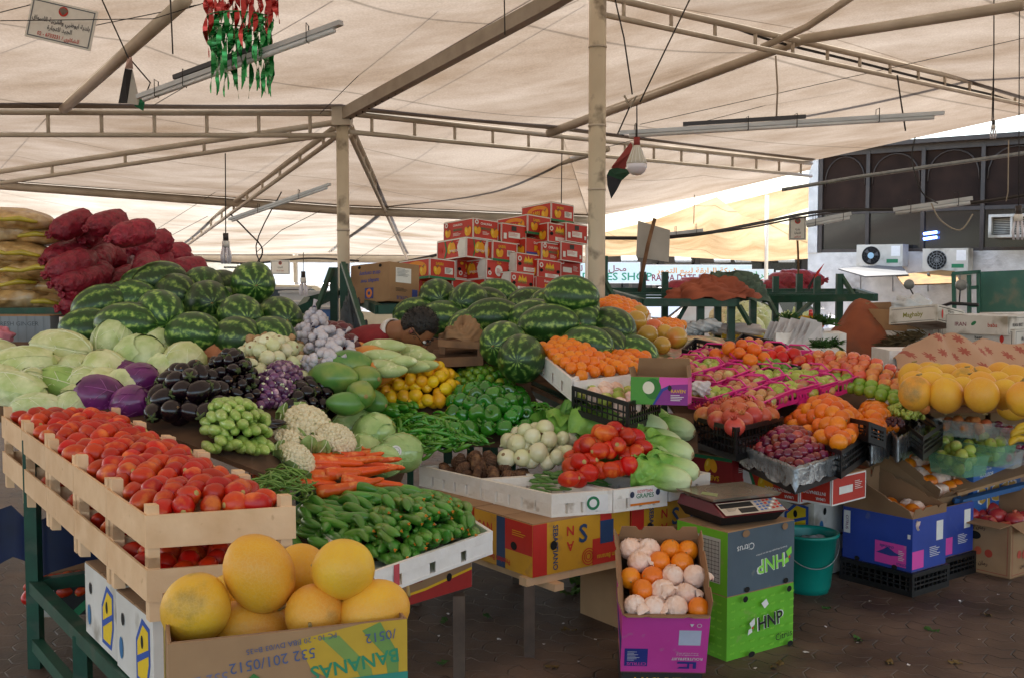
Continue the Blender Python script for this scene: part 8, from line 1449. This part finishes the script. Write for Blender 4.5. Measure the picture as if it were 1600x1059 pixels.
# red mango cartons on the shelf, slightly tilted towards the aisle
def mc_(px, py, d, F, Lf, lb, w=.25, dp=.355, h=.15, yaw=42, tx=-5, dpx=None):
    p = P(px, py, d); ya = R(yaw + U(-3,3)); carton('mango_carton', lb, 'carton', w, dp, h, place(p, ya, w, dp), (R(tx)+U(-.02,.02), R(5), ya), M_cred, F=F, Lf=Lf, group='stack of red mango cartons')
w,dp,h = .25,.355,.15
SB, SB2, KH, AF, KT_, OV, DU, TD_ = sabri(dp,h), sabri2(w,h), khyber(dp,h), afsar(w,h), kt(w,h), ovalw(w,h), dummuj(w,h), tradec(w,h)
F2_ = lambda f: f(w,h)
rows_ = [ # near corner px, base py, depth
 (739,377,8.2,khyber(w,h),KH,'mango carton with two yellow mangoes alone on the highest step'),
 (728,407,8.15,umar(w,h,0),umar(dp,h,0),'mango carton with white half circle below the highest step'),
 (671,440,8.0,sabri2(w,h),SB,'mango carton with big mango print next to the citrus carton'),
 (712,440,8.3,KT_,KH,'mango carton marked with two large yellow letters'),
 (759,440,8.2,OV,umar(dp,h,0),'mango carton with a white oval patch'),
 (650,471,8.1,sabri2(w,h),SB,'bottom mango carton with green base stripe by the citrus carton'),
 (706,471,8.2,redplain(w,h),SB,'bottom mango carton behind the round watermelons'),
 (757,471,8.2,redplain(w,h),KH,'bottom mango carton under the oval patch one'),
 (824,370,8.5,SB2,SB,'mango carton with gold lettering second from the top'),
 (861,350,8.7,SB2,SB,'topmost mango carton of the stack'),
 (783,384,8.35,TD_,SB,'mango carton with a dark square emblem'),
 (884,382,8.6,TD_,KH,'mango carton at the outer edge under the topmost one'),
 (856,383,8.5,AF,KH,'mango carton with golden crown print near the top'),
 (822,407,8.4,DU,KH,'mango carton with blue band in the middle of the stack'),
 (769,412,8.25,SB2,SB,'mango carton with a yellow diagonal ribbon'),
 (846,413,8.45,khyber(w,h),KH,'mango carton with two slim yellow mangoes in the middle'),
 (876,412,8.55,TD_,KH,'mango carton at the outer edge with white label'),
 (806,430,8.3,AF,umar(dp,h,0),'mango carton with golden crown in the middle row'),
 (840,440,8.4,AF,KH,'mango carton with golden crown beside the thick pole'),
 (797,460,8.2,AF,umar(dp,h,0),'mango carton with golden crown above the striped watermelon'),
 (838,468,8.35,DU,KH,'bottom mango carton with a blue band'),
 (872,440,8.6,redplain(w,h),KH,'torn mango carton with exposed brown flap'),
 (872,470,8.6,DU,KH,'bottom mango carton right behind the crowning watermelon')]
for px,py,d,F,Lf,lb in rows_: mc_(px,py,d,F,Lf,lb)
# backing cartons so the pile stands
for i,(px,py,d) in enumerate([(690,471,8.8),(740,471,8.9),(790,471,8.9),(740,440,8.9),(790,440,8.9),(840,470,9.0),(840,440,9.0),(790,412,9.0),(830,412,9.1),(870,412,9.1),(830,384,9.1),(866,384,9.2)]): mc_(px,py,d,redplain(w,h),redplain(dp,h),'plain faced mango carton deep inside the stack')
s5 = [P(770,482,7.6), P(905,482,7.6), P(905,464,9.4), P(770,464,9.4)]; shelf('green shelf carrying the tall part of the mango carton stack', s5, [(P(905,430,8.0),0,1.38),(P(772,430,8.0),0,1.36)], [])
# wooden box with crumpled cardboard, behind it dark gap
wb = [P(757,545,6.2), P(763,540,6.2)]
o,_ = wood_crate('low wooden box with crumpled cardboard beside the crouching man', P(684,530,5.95), P(757,534,5.9), P(762,523,6.4), P(690,520,6.4), h=.06, up=.0, group=None, low=.02)
for ch in o.children: ch.data.materials[0] = M_oldwood
cloth_pile('crumpled_cardboard', P(722,530,6.15), .12,.1,.09, M_cardin, 'crumpled brown cardboard in the low wooden box', 12)
grid_board('display_board', lambda a,b_: P(672,560,5.9).lerp(P(755,556,5.9),a).lerp(P(678,545,6.5).lerp(P(762,542,6.5),a),b_) ,3,3,.05,M_oldwood,'old plank under the low wooden box')
# grey sheet hanging on the shelf
cloth_pile('grey_sheet', P(548,560,7.3), .13,.12,.30, mat('grey_sheet','5c6266','44494d',.8,scale=5,bump=.4), 'dark grey plastic sheet bunched below the green shelf', 21)
# ================================================================ MAN IN A RED SHIRT
M_skin = mat('skin','9c6b4a','84563a',.55,scale=12,bump=.05); M_hair = mat('hair','0f0c0b','1c1714',.55,scale=60,bump=.6,bscale=130); M_shirt = mat('red_shirt','8e2228','741a20',.85,scale=10,bump=.3,bscale=60); M_trou = mat('trousers','2c2e36','22242b',.9); M_collar = flat('e2ddd6')
def skinned(name, pts, edges, radii, root, mt, parent, sub=2):
    me = bpy.data.meshes.new(name); me.from_pydata([tuple(p) for p in pts], edges, []); o = bpy.data.objects.new(name, me); COL.objects.link(o); md = o.modifiers.new('skin','SKIN'); 
    for i,r in enumerate(radii): me.skin_vertices[0].data[i].radius = r if isinstance(r,tuple) else (r,r); me.skin_vertices[0].data[i].use_root = (i == root)
    s_ = o.modifiers.new('sub','SUBSURF'); s_.levels = sub; s_.render_levels = sub
    dg = bpy.context.evaluated_depsgraph_get(); dg.update(); m2 = bpy.data.meshes.new_from_object(o.evaluated_get(dg)); o.modifiers.clear(); o.data = m2
    m2.materials.clear(); m2.materials.append(mt); m2.polygons.foreach_set('use_smooth',[True]*len(m2.polygons)); o.parent = parent; return o
HD = P(652,515,6.05); NK = P(620,517,6.1); CH = P(588,528,6.25); PV = P(545,560,6.5); PV.z = .95
pm = empty('person', V((PV.x,PV.y,0)), 0, 'black haired man in a red shirt bending down behind the pale marrows', 'person'); ob = V(pm.location)
q_ = lambda p: V(p) - ob
hip1, hip2 = PV + V((.02,-.09,-.04)), PV + V((.02,.09,-.04)); k1, k2 = hip1 + V((.05,-.03,-.43)), hip2 + V((.03,.03,-.43)); f1, f2 = V((k1.x-.02,k1.y,.06)), V((k2.x-.04,k2.y,.06)); t1, t2 = f1 + V((.15,-.02,-.02)), f2 + V((.15,.02,-.02))
SPN = PV.lerp(CH,.5) + V((-.02,0,.05)); s1_, s2_ = CH + V((.02,-.17,-.03)), CH + V((.02,.17,-.03)); el1, el2 = s1_ + V((.08,-.03,-.27)), s2_ + V((.08,.03,-.27)); ha1, ha2 = el1 + V((.22,.04,-.05)), el2 + V((.22,-.04,-.05))
pts = [PV,SPN,CH,NK,hip1,k1,f1,t1,hip2,k2,f2,t2,s1_,el1,ha1,s2_,el2,ha2, HD]
body = skinned('body', [q_(p) for p in pts], [(0,1),(1,2),(2,3),(0,4),(4,5),(5,6),(6,7),(0,8),(8,9),(9,10),(10,11),(2,12),(12,13),(13,14),(2,15),(15,16),(16,17),(3,18)], [.13,.135,.12,.06,.09,.06,.045,.035,.09,.06,.045,.035,.065,.045,.032,.065,.045,.032,.075], 0, M_skin, pm)
# hands
def hand(c, d, parent, s=1):
    c = V(c); d = V(d).normalized(); sd = d.cross(V((0,0,1))).normalized(); pts = [c, c + d*.045*s]; ed = [(0,1)]; rd = [.024*s,.028*s]
    for k,(o_,l_) in enumerate(((-.028,.062),(-.010,.075),(.010,.07),(.027,.055))):
        b_ = c + d*.075*s + sd*o_*s; n = len(pts); pts += [b_, b_ + d*l_*.5*s + V((0,0,-.008)), b_ + d*l_*.9*s + V((0,0,-.028))]; ed += [(1,n),(n,n+1),(n+1,n+2)]; rd += [.0095*s,.0085*s,.007*s]
    n = len(pts); pts += [c + d*.03*s - sd*.035*s + V((0,0,-.01)), c + d*.065*s - sd*.05*s + V((0,0,-.02))]; ed += [(0,n),(n,n+1)]; rd += [.011*s,.008*s]
    return skinned('hand', [V(p)-ob for p in pts], ed, rd, 0, M_skin, parent, 1)
hand(ha1, ha1-el1, pm); hand(ha2, ha2-el2, pm)
# head: lowered, face towards the wooden box
hd = empty('head', q_(HD)); hd.parent = pm; hd.rotation_euler = (R(6), R(58), R(-12))
g = G()
def headf(w,u):
    v = V(w)
    if u.x > .2: v.x *= 1 - .08*(1-abs(u.z))            # flatter face
    if u.z < -.3: v.y *= 1 - .22*(-u.z-.3); v.x *= 1 - .05
    return v
g.ball((0,0,0),(.098,.078,.118),M_skin,28,20,headf)
g.ball((.098,0,-.012),(.018,.013,.026),M_skin,12,8); g.ball((.085,0,-.062),(.012,.026,.006),mat('lips','8a4a40',None,.5),12,6); g.ball((.082,0,-.07),(.011,.022,.006),MATS['lips'],12,6)
for s_ in (-1,1):
    g.ball((.083,s_*.031,.012),(.012,.015,.009),M_white,12,8); g.ball((.0925,s_*.031,.012),(.004,.006,.006),M_blk,8,6); g.ball((.088,s_*.031,.033),(.010,.02,.004),M_hair,10,5)
    g.ball((-.004,s_*.079,-.004),(.018,.009,.030),M_skin,12,8); g.ball((.002,s_*.086,-.002),(.009,.004,.018),MATS['lips'],10,6)
g.build('skull', hd)
g = G(); rn = random.Random(4)
g.ball((-.014,0,.022),(.101,.087,.112),M_hair,40,24,lambda w,u: (w if (u.x < .62 or u.z > .45) and u.z > -.62 - (.0 if u.x < -.1 else -.55) else w*.8)*(1+.02*math.sin(u.x*31+u.y*17)*math.sin(u.z*23)))
for k in range(420):
    a = rn.uniform(0,6.28); z = rn.uniform(-.35,1); r_ = (1-z*z)**.5; u = V((r_*math.cos(a),r_*math.sin(a),z))
    if u.x > .55 and z < .5: continue
    p = V((-.014+u.x*.1,u.y*.086,.022+u.z*.111)); t_ = (u + V((rn.uniform(-.9,.9),rn.uniform(-.9,.9),rn.uniform(-.9,.9)))).normalized(); g.tube([p, p + t_*.012, p + t_*.018 + V((0,0,-.004))],[.0022,.0016,.0004],M_hair,3,False)
g.build('hair', hd)
g = G(); g.tube([(.09,-.06,.012),(.03,-.09,.014),(-.02,-.089,.01)],.0022,M_wire,5); g.tube([(.09,-.06,.012),(.105,-.03,.012),(.105,.03,.012),(.09,.06,.012)],.0022,M_wire,5); g.build('glasses', hd)
shirt = skinned('shirt', [q_(p) for p in (PV + V((-.01,0,.0)),SPN + V((0,0,.004)),CH,NK.lerp(CH,.35),s1_,s1_.lerp(el1,.7),s2_,s2_.lerp(el2,.7))], [(0,1),(1,2),(2,3),(2,4),(4,5),(2,6),(6,7)], [.15,.155,.142,.075,.088,.062,.088,.062], 0, M_shirt, pm)
g = G(); dn = (NK-CH).normalized(); a_ = dn.cross(V((0,0,1))).normalized(); b2 = a_.cross(dn); cc2 = q_(NK.lerp(CH,.22))
vs = []; 
for j,(rr,off) in enumerate(((.078,-.012),(.079,.012),(.074,.03),(.066,.03),(.066,-.012))):
    for i in range(20): t_ = 2*PI*i/20; vs.append(cc2 + dn*off + a_*rr*math.cos(t_) + b2*rr*1.02*math.sin(t_))
g.add(vs,[(j*20+i,j*20+(i+1)%20,((j+1)%5)*20+(i+1)%20,((j+1)%5)*20+i) for j in range(5) for i in range(20)],M_collar,True); g.build('collar', pm)
skinned('trousers', [q_(p) for p in (PV + V((0,0,-.02)),hip1,k1,f1+V((0,0,.04)),hip2,k2,f2+V((0,0,.04)))],[(0,1),(1,2),(2,3),(0,4),(4,5),(5,6)],[.15,.105,.078,.066,.105,.078,.066],0,M_trou,pm)
# ================================================================ THINGS HUNG FROM THE ROOF
def nb_board(c, w, h, label, rows, yaw=0, roll=0, stick=None, frame='55606e', emb=True):
    o = empty('notice_board', c, 0, label, 'sign'); o.rotation_euler = (0, roll, yaw); g = G(); g.box((0,0,0),(w,.008,h),M_white); it = border(w,h,flat(frame),.006,.012)
    if emb: it += [('ring',0,h*.3,h*.05,h*.12,M_red),('e',0,h*.3,h*.045,h*.09,flat('6b5a50')),('p',[(-h*.12,h*.34),(-h*.04,h*.24),(0,h*.3),(h*.04,h*.24),(h*.12,h*.34),(0,h*.4)],flat('7a6a60'))]
    for tx,y,s,c_ in rows: it.append(('t',tx,0,y*h,s*h,flat(c_),0,.85))
    g.decor((0,-.004,0),(1,0,0),(0,0,1),it,.0012); g.build('panel', o); return o
c = P(96,38,6.6); nb_board(c,.40,.24,'white municipal notice with red emblem hanging from the canopy',[(arab('بلدية ابوظبي والغربية الاسواق'),.02,.15,'4a4f58'),(arab('الجيد للتجارة'),-.16,.15,'4a4f58'),('02 - 6733231 / ' + arab('للشكاوى'),-.35,.13,'c0403a')],yaw=0,roll=R(13))
wire([P(0,20,6.6),P(60,5,6.6)],'short string holding the corner of the municipal notice',.003); wire([P(0,33,6.55),P(240,30,6.5),P(320,5,6.4)],'long string strung across the municipal notice',.003)
c = P(438,418,17); nb_board(c,.3,.22,'small pale notice hanging at the far eave',[(arab('للتجارة'),.0,.16,'6a6a66'),('02 671 2001',-.25,.12,'c07a6a')])
c = P(1246,357,12.0); nb_board(c,.19,.26,'small pale notice on a brown stick before the building',[(arab('بلدية'),-.05,.12,'4a4f58'),(arab('للتجارة'),-.2,.12,'4a4f58'),(arab('للشكاوى'),-.36,.1,'c0403a')]); pipe('wooden_stick',[P(1246,376,12.02),P(1247,395,12.02),P(1248,440,12.0)],.012,M_oldwood,'brown stick holding the small notice up','stick')
g = G(); c = P(1020,375,8.8); q4 = [P(997,345,8.8),P(1047,360,8.9),P(1045,410,8.9),P(994,402,8.8)]; g.hexa([p + V((0,.01,0)) for p in q4],q4,mat('board_back','b8b4ac','a29e96',.7,scale=6)); tag(g.build('blank_board'),'blank grey board seen from behind on a leaning stick','board')
pipe('wooden_stick',[P(1023,342,8.75),P(1012,385,8.72),P(1003,430,8.75),P(999,455,8.8)],.016,M_oldwood,'leaning brown wooden stick in front of the blank board','stick')
# foil garland
o = empty('foil_garland', P(376,20,5.9), 0, 'round hanging decoration of red and green foil ribbons', 'garland'); ob2 = V(o.location); M_gf = mat('green_foil','1f9a4a','0f6a30',.15,metal=.6,scale=20,coat=.5); M_rf = mat('red_foil','c9302a','8f1c1c',.15,metal=.6,scale=20,coat=.5)
g = G(); rr_ = .172; zc = P(376,30,5.9).z - ob2.z; ringp = [(rr_*math.cos(t),rr_*math.sin(t),zc) for t in [2*PI*i/30 for i in range(31)]]; g.tube(ringp,.004,M_gf,5); g.tube([(p[0]*.85,p[1]*.85,p[2]-.085) for p in ringp],.003,M_gf,5); g.build('hoop', o)
rn = random.Random(9)
def ribbon(g, x, y, z, Ln, mt, ph, w=.014):
    n = 12; vs = []
    for j in range(n+1):
        t = j/n; a = ph + t*7; cx = x + .008*math.sin(t*9+ph); cy = y + .008*math.cos(t*8+ph); ww = w*(1 if t < .8 else (1-t)*4+.2); vs += [V((cx-ww*math.cos(a),cy-ww*math.sin(a),z-Ln*t)), V((cx+ww*math.cos(a),cy+ww*math.sin(a),z-Ln*t))]
    g.add(vs,[(2*j,2*j+1,2*j+3,2*j+2) for j in range(n)],mt,True)
for k in range(38):
    t = 2*PI*k/38; g = G(); r_ = rr_*rn.uniform(.8,1.0); ribbon(g, r_*math.cos(t), r_*math.sin(t), zc, rn.uniform(.15,.36) if k%3 else .4, M_gf, rn.uniform(0,6)); g.build('foil_ribbon', o)
for k in range(34):
    t = 2*PI*k/34; g = G(); r_ = rr_*rn.uniform(.9,1.15); ribbon(g, r_*math.cos(t), r_*math.sin(t), zc + rn.uniform(.18,.28), rn.uniform(.14,.38), M_rf, rn.uniform(0,6)); g.build('foil_ribbon', o)
for k in range(4): wire([ob2 + V((rr_*math.cos(k*1.57),rr_*math.sin(k*1.57),zc)), ob2 + V((0,0,.7))],'thin string holding up the foil decoration',.0015,group='garland strings')
# lamp tubes
M_tube = mat('tube_lamp','c9ccd0','aeb2b8',.3,scale=6,coat=.3)
def tube_lamp(a, b_, label, strip=None, w=.03, tie=None):
    a, b_ = V(a), V(b_); o = empty('fluorescent_lamp', a, 0, label, 'lamp'); d = b_-a; g = G(); g.bar(V((0,0,0)), d, w, w*.7, M_tube); g.build('housing', o); g = G(); g.tube([V((0,0,-w*.7)) + d*.03, V((0,0,-w*.7)) + d*.97], w*.42, mat('glass_tube','dfe4e8',None,.15,coat=.5), 10); g.build('tube', o)
    if strip: g = G(); g.bar(d*strip[0] + V((0,0,w*.9)), d*strip[1] + V((0,0,w*.9)), w*1.0, w*.7, mat('dark_gear','3f3f45',None,.5)); g.build('ballast', o)
    for t_ in (tie or ()): g = G(); p = d*t_; g.tube([p + V((0,-w,-w)), p + V((0,-w,w*1.5)), p + V((0,w,w*1.5)), p + V((0,w,-w)), p + V((0,-w,-w))], .003, M_wire, 4); g.build('wire_tie', o)
    return o
tube_lamp(P(216,152,6.3), P(533,36,5.6), 'long fluorescent lamp slanting up past the foil decoration', (.2,.6), .036, (.1,.25,.5,.85))
tube_lamp(P(358,343,9.0), P(516,288,8.6), 'slim fluorescent lamp hanging under the far orange cloth', None, .028, (.3,.7))
tube_lamp(P(968,208,7.6), P(1475,177,7.4), 'very long fluorescent lamp hanging level under the long truss', (.2,.58), .036, (.05,.4,.55,.8))
for a,b_,lb in (((1396,328,10.5),(1520,310,10.2),'broken white lamp housing in front of the arched windows'),((1258,348,11),(1330,334,10.9),'short white lamp housing at the corner of the building'),((1045,366,12),(1098,360,12),'small lamp housing tied to the black cables')): tube_lamp(P(*a),P(*b_),lb,None,.05,(.2,.8))
def bulb(c, label, kind, top, s=1.0):
    o = empty('light_bulb', c, 0, label, 'lamp'); g = G(); g.tube([(0,0,.055*s),(0,0,.10*s)], .016*s, mat('socket_dark','3a3230',None,.5) if kind != 'led' else flat('8e2f2a'), 10); g.build('socket', o)
    if kind == 'led':
        g = G(); g.lathe([(.016*s,.06*s),(.024*s,.03*s),(.040*s,-.01*s),(.052*s,-.03*s)], mat('led_body','d9d4c6','c4beb0',.5), 24); 
        for k in range(14): t = k*2*PI/14; g.bar((.02*s*math.cos(t),.02*s*math.sin(t),.05*s),(.05*s*math.cos(t),.05*s*math.sin(t),-.025*s),.003,.003,M_white)
        g.build('heat_sink', o); g = G(); g.lathe([(.052*s,-.03*s),(.050*s,-.05*s),(.038*s,-.072*s),(.02*s,-.084*s),(1e-5,-.087*s)], mat('frosted_glass','e4e2ec',None,.2,coat=.6), 24); g.build('globe', o)
    else:
        g = G(); g.tube([(0,0,.02*s),(0,0,.055*s)], .022*s, M_white, 12); g.build('base', o); g = G()
        for k in range(6 if kind == 'cfl' else 4): t = k*PI/3; g.tube([(.016*s*math.cos(t),.016*s*math.sin(t),.02*s),(.028*s*math.cos(t),.028*s*math.sin(t),-.03*s),(.022*s*math.cos(t),.022*s*math.sin(t),-.075*s)], .006*s, mat('frosted_glass','e4e2ec'), 6)
        g.build('lamp_tubes', o)
    wire([V(c) + V((0,0,.1*s)), top], 'flex above the ' + label, .004); return o
bulb(P(995,247,6.2),'large round bulb with ribbed collar beside the flag','led',P(995,165,6.4),1.15)
bulb(P(353,392,7.5),'energy saving bulb hanging in front of the steep truss','cfl',P(352,240,7.5),1.2); bulb(P(474,446,11),'small energy saving bulb hanging beyond the thin pole','cfl',P(474,395,11),1.4)
bulb(P(1591,352,8.5),'energy saving bulb hanging at the picture edge','cfl',P(1593,-20,8.5),1.5); bulb(P(1552,205,8.5),'dark bulb hanging below the truss at the upper edge','cfl',P(1553,-10,8.5),.8)
# knot of cords above the large bulb, hanging cords
for k,(pts,lb) in enumerate([([(975,150),(982,160),(995,150),(985,168),(978,158)],'knot of pale cord above the large round bulb'),([(960,-5),(975,60),(988,148)],'cord running up from the knot of pale cord'),([(1080,-5),(1000,160)],'dark cord slanting from the truss to the knot'),([(985,165),(965,210),(975,212)],'pale cord from the knot to the long lamp'),([(1402,118),(1408,160),(1415,205)],'black rod hanging from the truss with cable'),([(1212,88),(1215,140),(1213,190)],'looped pale cord on the long lamp'),([(1553,-5),(1553,90),(1550,190)],'thin cord to the dark bulb'),([(1576,220),(1575,300),(1572,315)],'pale frayed strings dangling before the dark windows'),([(266,-5),(269,60),(270,85)],'short dark cord with a hook near the garland'),([(788,-5),(789,55)],'short dark cord below the wide rafter'),([(157,-5),(200,90),(203,95)],'cord holding the black and white flag'),([(205,95),(235,130),(225,155)],'looped wire under the black and white flag'),([(878,240),(877,322)],'dark cord hanging to the mango cartons'),([(500,330),(440,360),(400,395)],'thin wire sagging at the far eave'),([(1085,305),(1084,350)],'pale cord to the small lamp housing')]):
    dd_ = [6.2,6.2,6.3,6.3,9.2,8,8.5,8.5,6.3,7,6.5,6.5,9.5,14,12][k]; wire([P(x,y,dd_) for x,y in pts], lb, .0045 if k not in (4,0,5) else .007, M_cord if k in (0,5,7,14) else M_wire, name='hanging_cord', cat='cord')
# flags
def flag(pts, cols, label, d, nm='small_flag'):
    o = empty(nm, P(*pts[0],d), 0, label, 'flag'); b_ = V(o.location)
    for poly, c_ in cols:
        P3 = [P(x,y,d + .02*math.sin(x*.3+y*.2)) - b_ for x,y in poly]; g = G(); n_ = V((0,.002,0)); m_ = len(P3); g.add([p - n_ for p in P3] + [p + n_ for p in P3], [tuple(range(m_)), tuple(m_+i for i in range(m_))[::-1]] + [(i,m_+i,m_+(i+1)%m_,(i+1)%m_) for i in range(m_)], mat('flag_'+c_,c_,None,.8,bump=.5,bscale=40,scale=12)); g.build('stripe', o)
flag([(203,88)],[([(200,90),(206,90),(208,108),(195,108)],'c2a198'),([(195,108),(207,109),(199,162),(185,162)],'2c2a2c'),([(207,109),(218,158),(216,165),(199,162)],'bdbab4'),([(216,150),(226,160),(224,174),(210,166)],'1d7a52')],'small folded black, white and green flag tied under the canopy',6.5)
flag([(988,222)],[([(986,222),(990,235),(976,266),(960,266),(955,262)],'8e3a34'),([(960,262),(978,264),(988,268),(972,282),(948,275),(952,266)],'234a34'),([(948,274),(972,281),(964,297),(955,311),(949,290)],'23252c')],'small folded red, green and black flag tied beside the large bulb',6.9)
flag([(1288,410)],[([(1288,412),(1278,430),(1272,436),(1276,425)],'c22a22'),([(1276,426),(1272,437),(1264,455),(1262,448),(1268,438)],'2a282a')],'small red and black pennant on the long green shelf',9.9)
flag([(285,402)],[([(281,402),(286,402),(285,412),(281,411)],'b5453a'),([(286,402),(291,402),(290,412),(285,412)],'3f7a54')],'tiny flag hanging at the far eave',17)
flag([(303,402)],[([(301,402),(306,402),(304,416),(301,414)],'2c2a2c'),([(306,402),(310,402),(308,410),(304,412)],'b5453a')],'tiny dark flag beside the other tiny flag',17)
# ================================================================ FAR VEGETABLE STAND AND MOTORBIKE
fs_ = [P(1115,545,11.2),P(1290,545,11.2),P(1280,505,13.2),P(1120,505,13.2)]
for p in fs_: p.z = max(p.z,.8)
frame_table('far green stand covered with mixed vegetables', fs_, .05); grid_board('display_board', lambda a,b_: fs_[0].lerp(fs_[1],a).lerp(fs_[3].lerp(fs_[2],a),b_),4,4,.02,M_liner,'board of the far vegetable stand')
L4 = lambda a,b_: fs_[0].lerp(fs_[1],a).lerp(fs_[3].lerp(fs_[2],a),b_)
for nm_,me_,ct_,a0,a1,b0_2,b1_2,sp_x,r_ in (('cabbage',ME_cab,'cabbage',.15,.45,.1,.9,.2,.1),('white_onion',ME_on,'onion',.45,.65,.2,.95,.12,.05),('cauliflower',[CAU[0][0]],'cauliflower',.0,.15,.2,.9,.2,.08),('tomato',ME_tom,'tomato',.85,1,.5,.95,.11,.05),('marrow',[ME_cour[0]],'marrow',.66,.84,.1,.9,.14,.04)):
    heap(me_,nm_,nm_.replace('_',' ') + ' on the far sunlit vegetable stand',ct_,nm_.replace('_',' ') + ' heap on the far stand',[L4(a0,b0_2),L4(a1,b0_2),L4(a1,b1_2),L4(a0,b1_2)],sp_x,sp_x,r_,.12,2, sc=(1.1,1.4))
mb = empty('motorbike', P(1520,520,9.3), 0, 'parked motorbike behind the white cartons, only handlebar and mirror showing', 'motorbike'); mb.location.z = 0; zb = P(1520,478,9.3).z
for x in (-.6,.62):
    g = G(); Mx = Matrix.Rotation(PI/2,3,'X'); g.lathe([(.24,-.05),(.30,-.045),(.31,0),(.30,.045),(.24,.05)],M_black,24,None,Mx,(x,0,.31)); g.lathe([(.02,-.04),(.24,-.03),(.24,.03),(.02,.04)],M_galv,16,None,Mx,(x,0,.31)); g.build('wheel', mb)
g = G(); g.tube([(-.6,0,.31),(-.2,0,.6),(.35,0,.75),(.45,0,.9)],.05,M_black,8); g.ball((.05,0,.8),(.25,.13,.14),flat('1f4fa8'),16,10); g.tube([(.62,-.08,.31),(.45,-.08,zb-.05)],.025,M_galv,8); g.tube([(.62,.08,.31),(.45,.08,zb-.05)],.025,M_galv,8); g.build('frame', mb)
g = G(); g.box((-.35,0,.82),(.6,.24,.09),M_black); g.build('seat', mb)
g = G(); g.tube([(.3,-.38,zb+.02),(.42,-.2,zb+.03),(.45,0,zb-.03),(.42,.2,zb+.03),(.3,.38,zb+.02)],.014,M_black,8); g.build('handlebar', mb)
for sy in (-1,1): g = G(); g.tube([(.38,sy*.25,zb+.03),(.42,sy*.3,zb+.15)],.006,M_black,6); g.ball((.42,sy*.31,zb+.18),(.012,.07,.045),M_galv,12,8); g.build('mirror', mb)
mb.rotation_euler = (0,0,R(200))
# ================================================================ LIGHT AND CAMERA
SUN_EL, SUN_AZ = R(60), R(-28)      # azimuth measured clockwise from +Y: the sun stands behind and to one side of the viewer
wd_ = bpy.data.worlds.new('World'); SC.world = wd_; wd_.use_nodes = True; nt = wd_.node_tree
sk = node(nt, 'ShaderNodeTexSky', sky_type='NISHITA'); sk.sun_disc = False; sk.sun_elevation = SUN_EL; sk.sun_rotation = SUN_AZ; sk.dust_density = 3.0; sk.air_density = 1.2
nt.links.new(sk.outputs[0], nt.nodes['Background'].inputs[0]); nt.nodes['Background'].inputs[1].default_value = .15
sl = bpy.data.lights.new('sun', 'SUN'); sl.energy = 5; sl.angle = R(.6); sl.color = (1, .95, .87)
so = bpy.data.objects.new('sun', sl); COL.objects.link(so)
dv = V((math.sin(SUN_AZ)*math.cos(SUN_EL), math.cos(SUN_AZ)*math.cos(SUN_EL), math.sin(SUN_EL))); so.rotation_euler = dv.to_track_quat('Z', 'Y').to_euler(); so.location = (0, 0, 12)
cam = bpy.data.cameras.new('camera'); co = bpy.data.objects.new('camera', cam); COL.objects.link(co); co.location = (0, 0, HC)
co.rotation_euler = (PI/2 - PIT, 0, 0); cam.sensor_width = 36; cam.lens = 36*FPX/1600; cam.clip_end = 2000; cam.clip_start = .05; SC.camera = co
SC.view_settings.view_transform = 'Standard'; SC.view_settings.look = 'None'; SC.view_settings.gamma = 1; SC.view_settings.exposure = 2.15
SC.cycles.use_denoising = True; SC.cycles.max_bounces = 8; SC.cycles.diffuse_bounces = 4; SC.cycles.transparent_max_bounces = 12; SC.cycles.caustics_reflective = False; SC.cycles.caustics_refractive = False
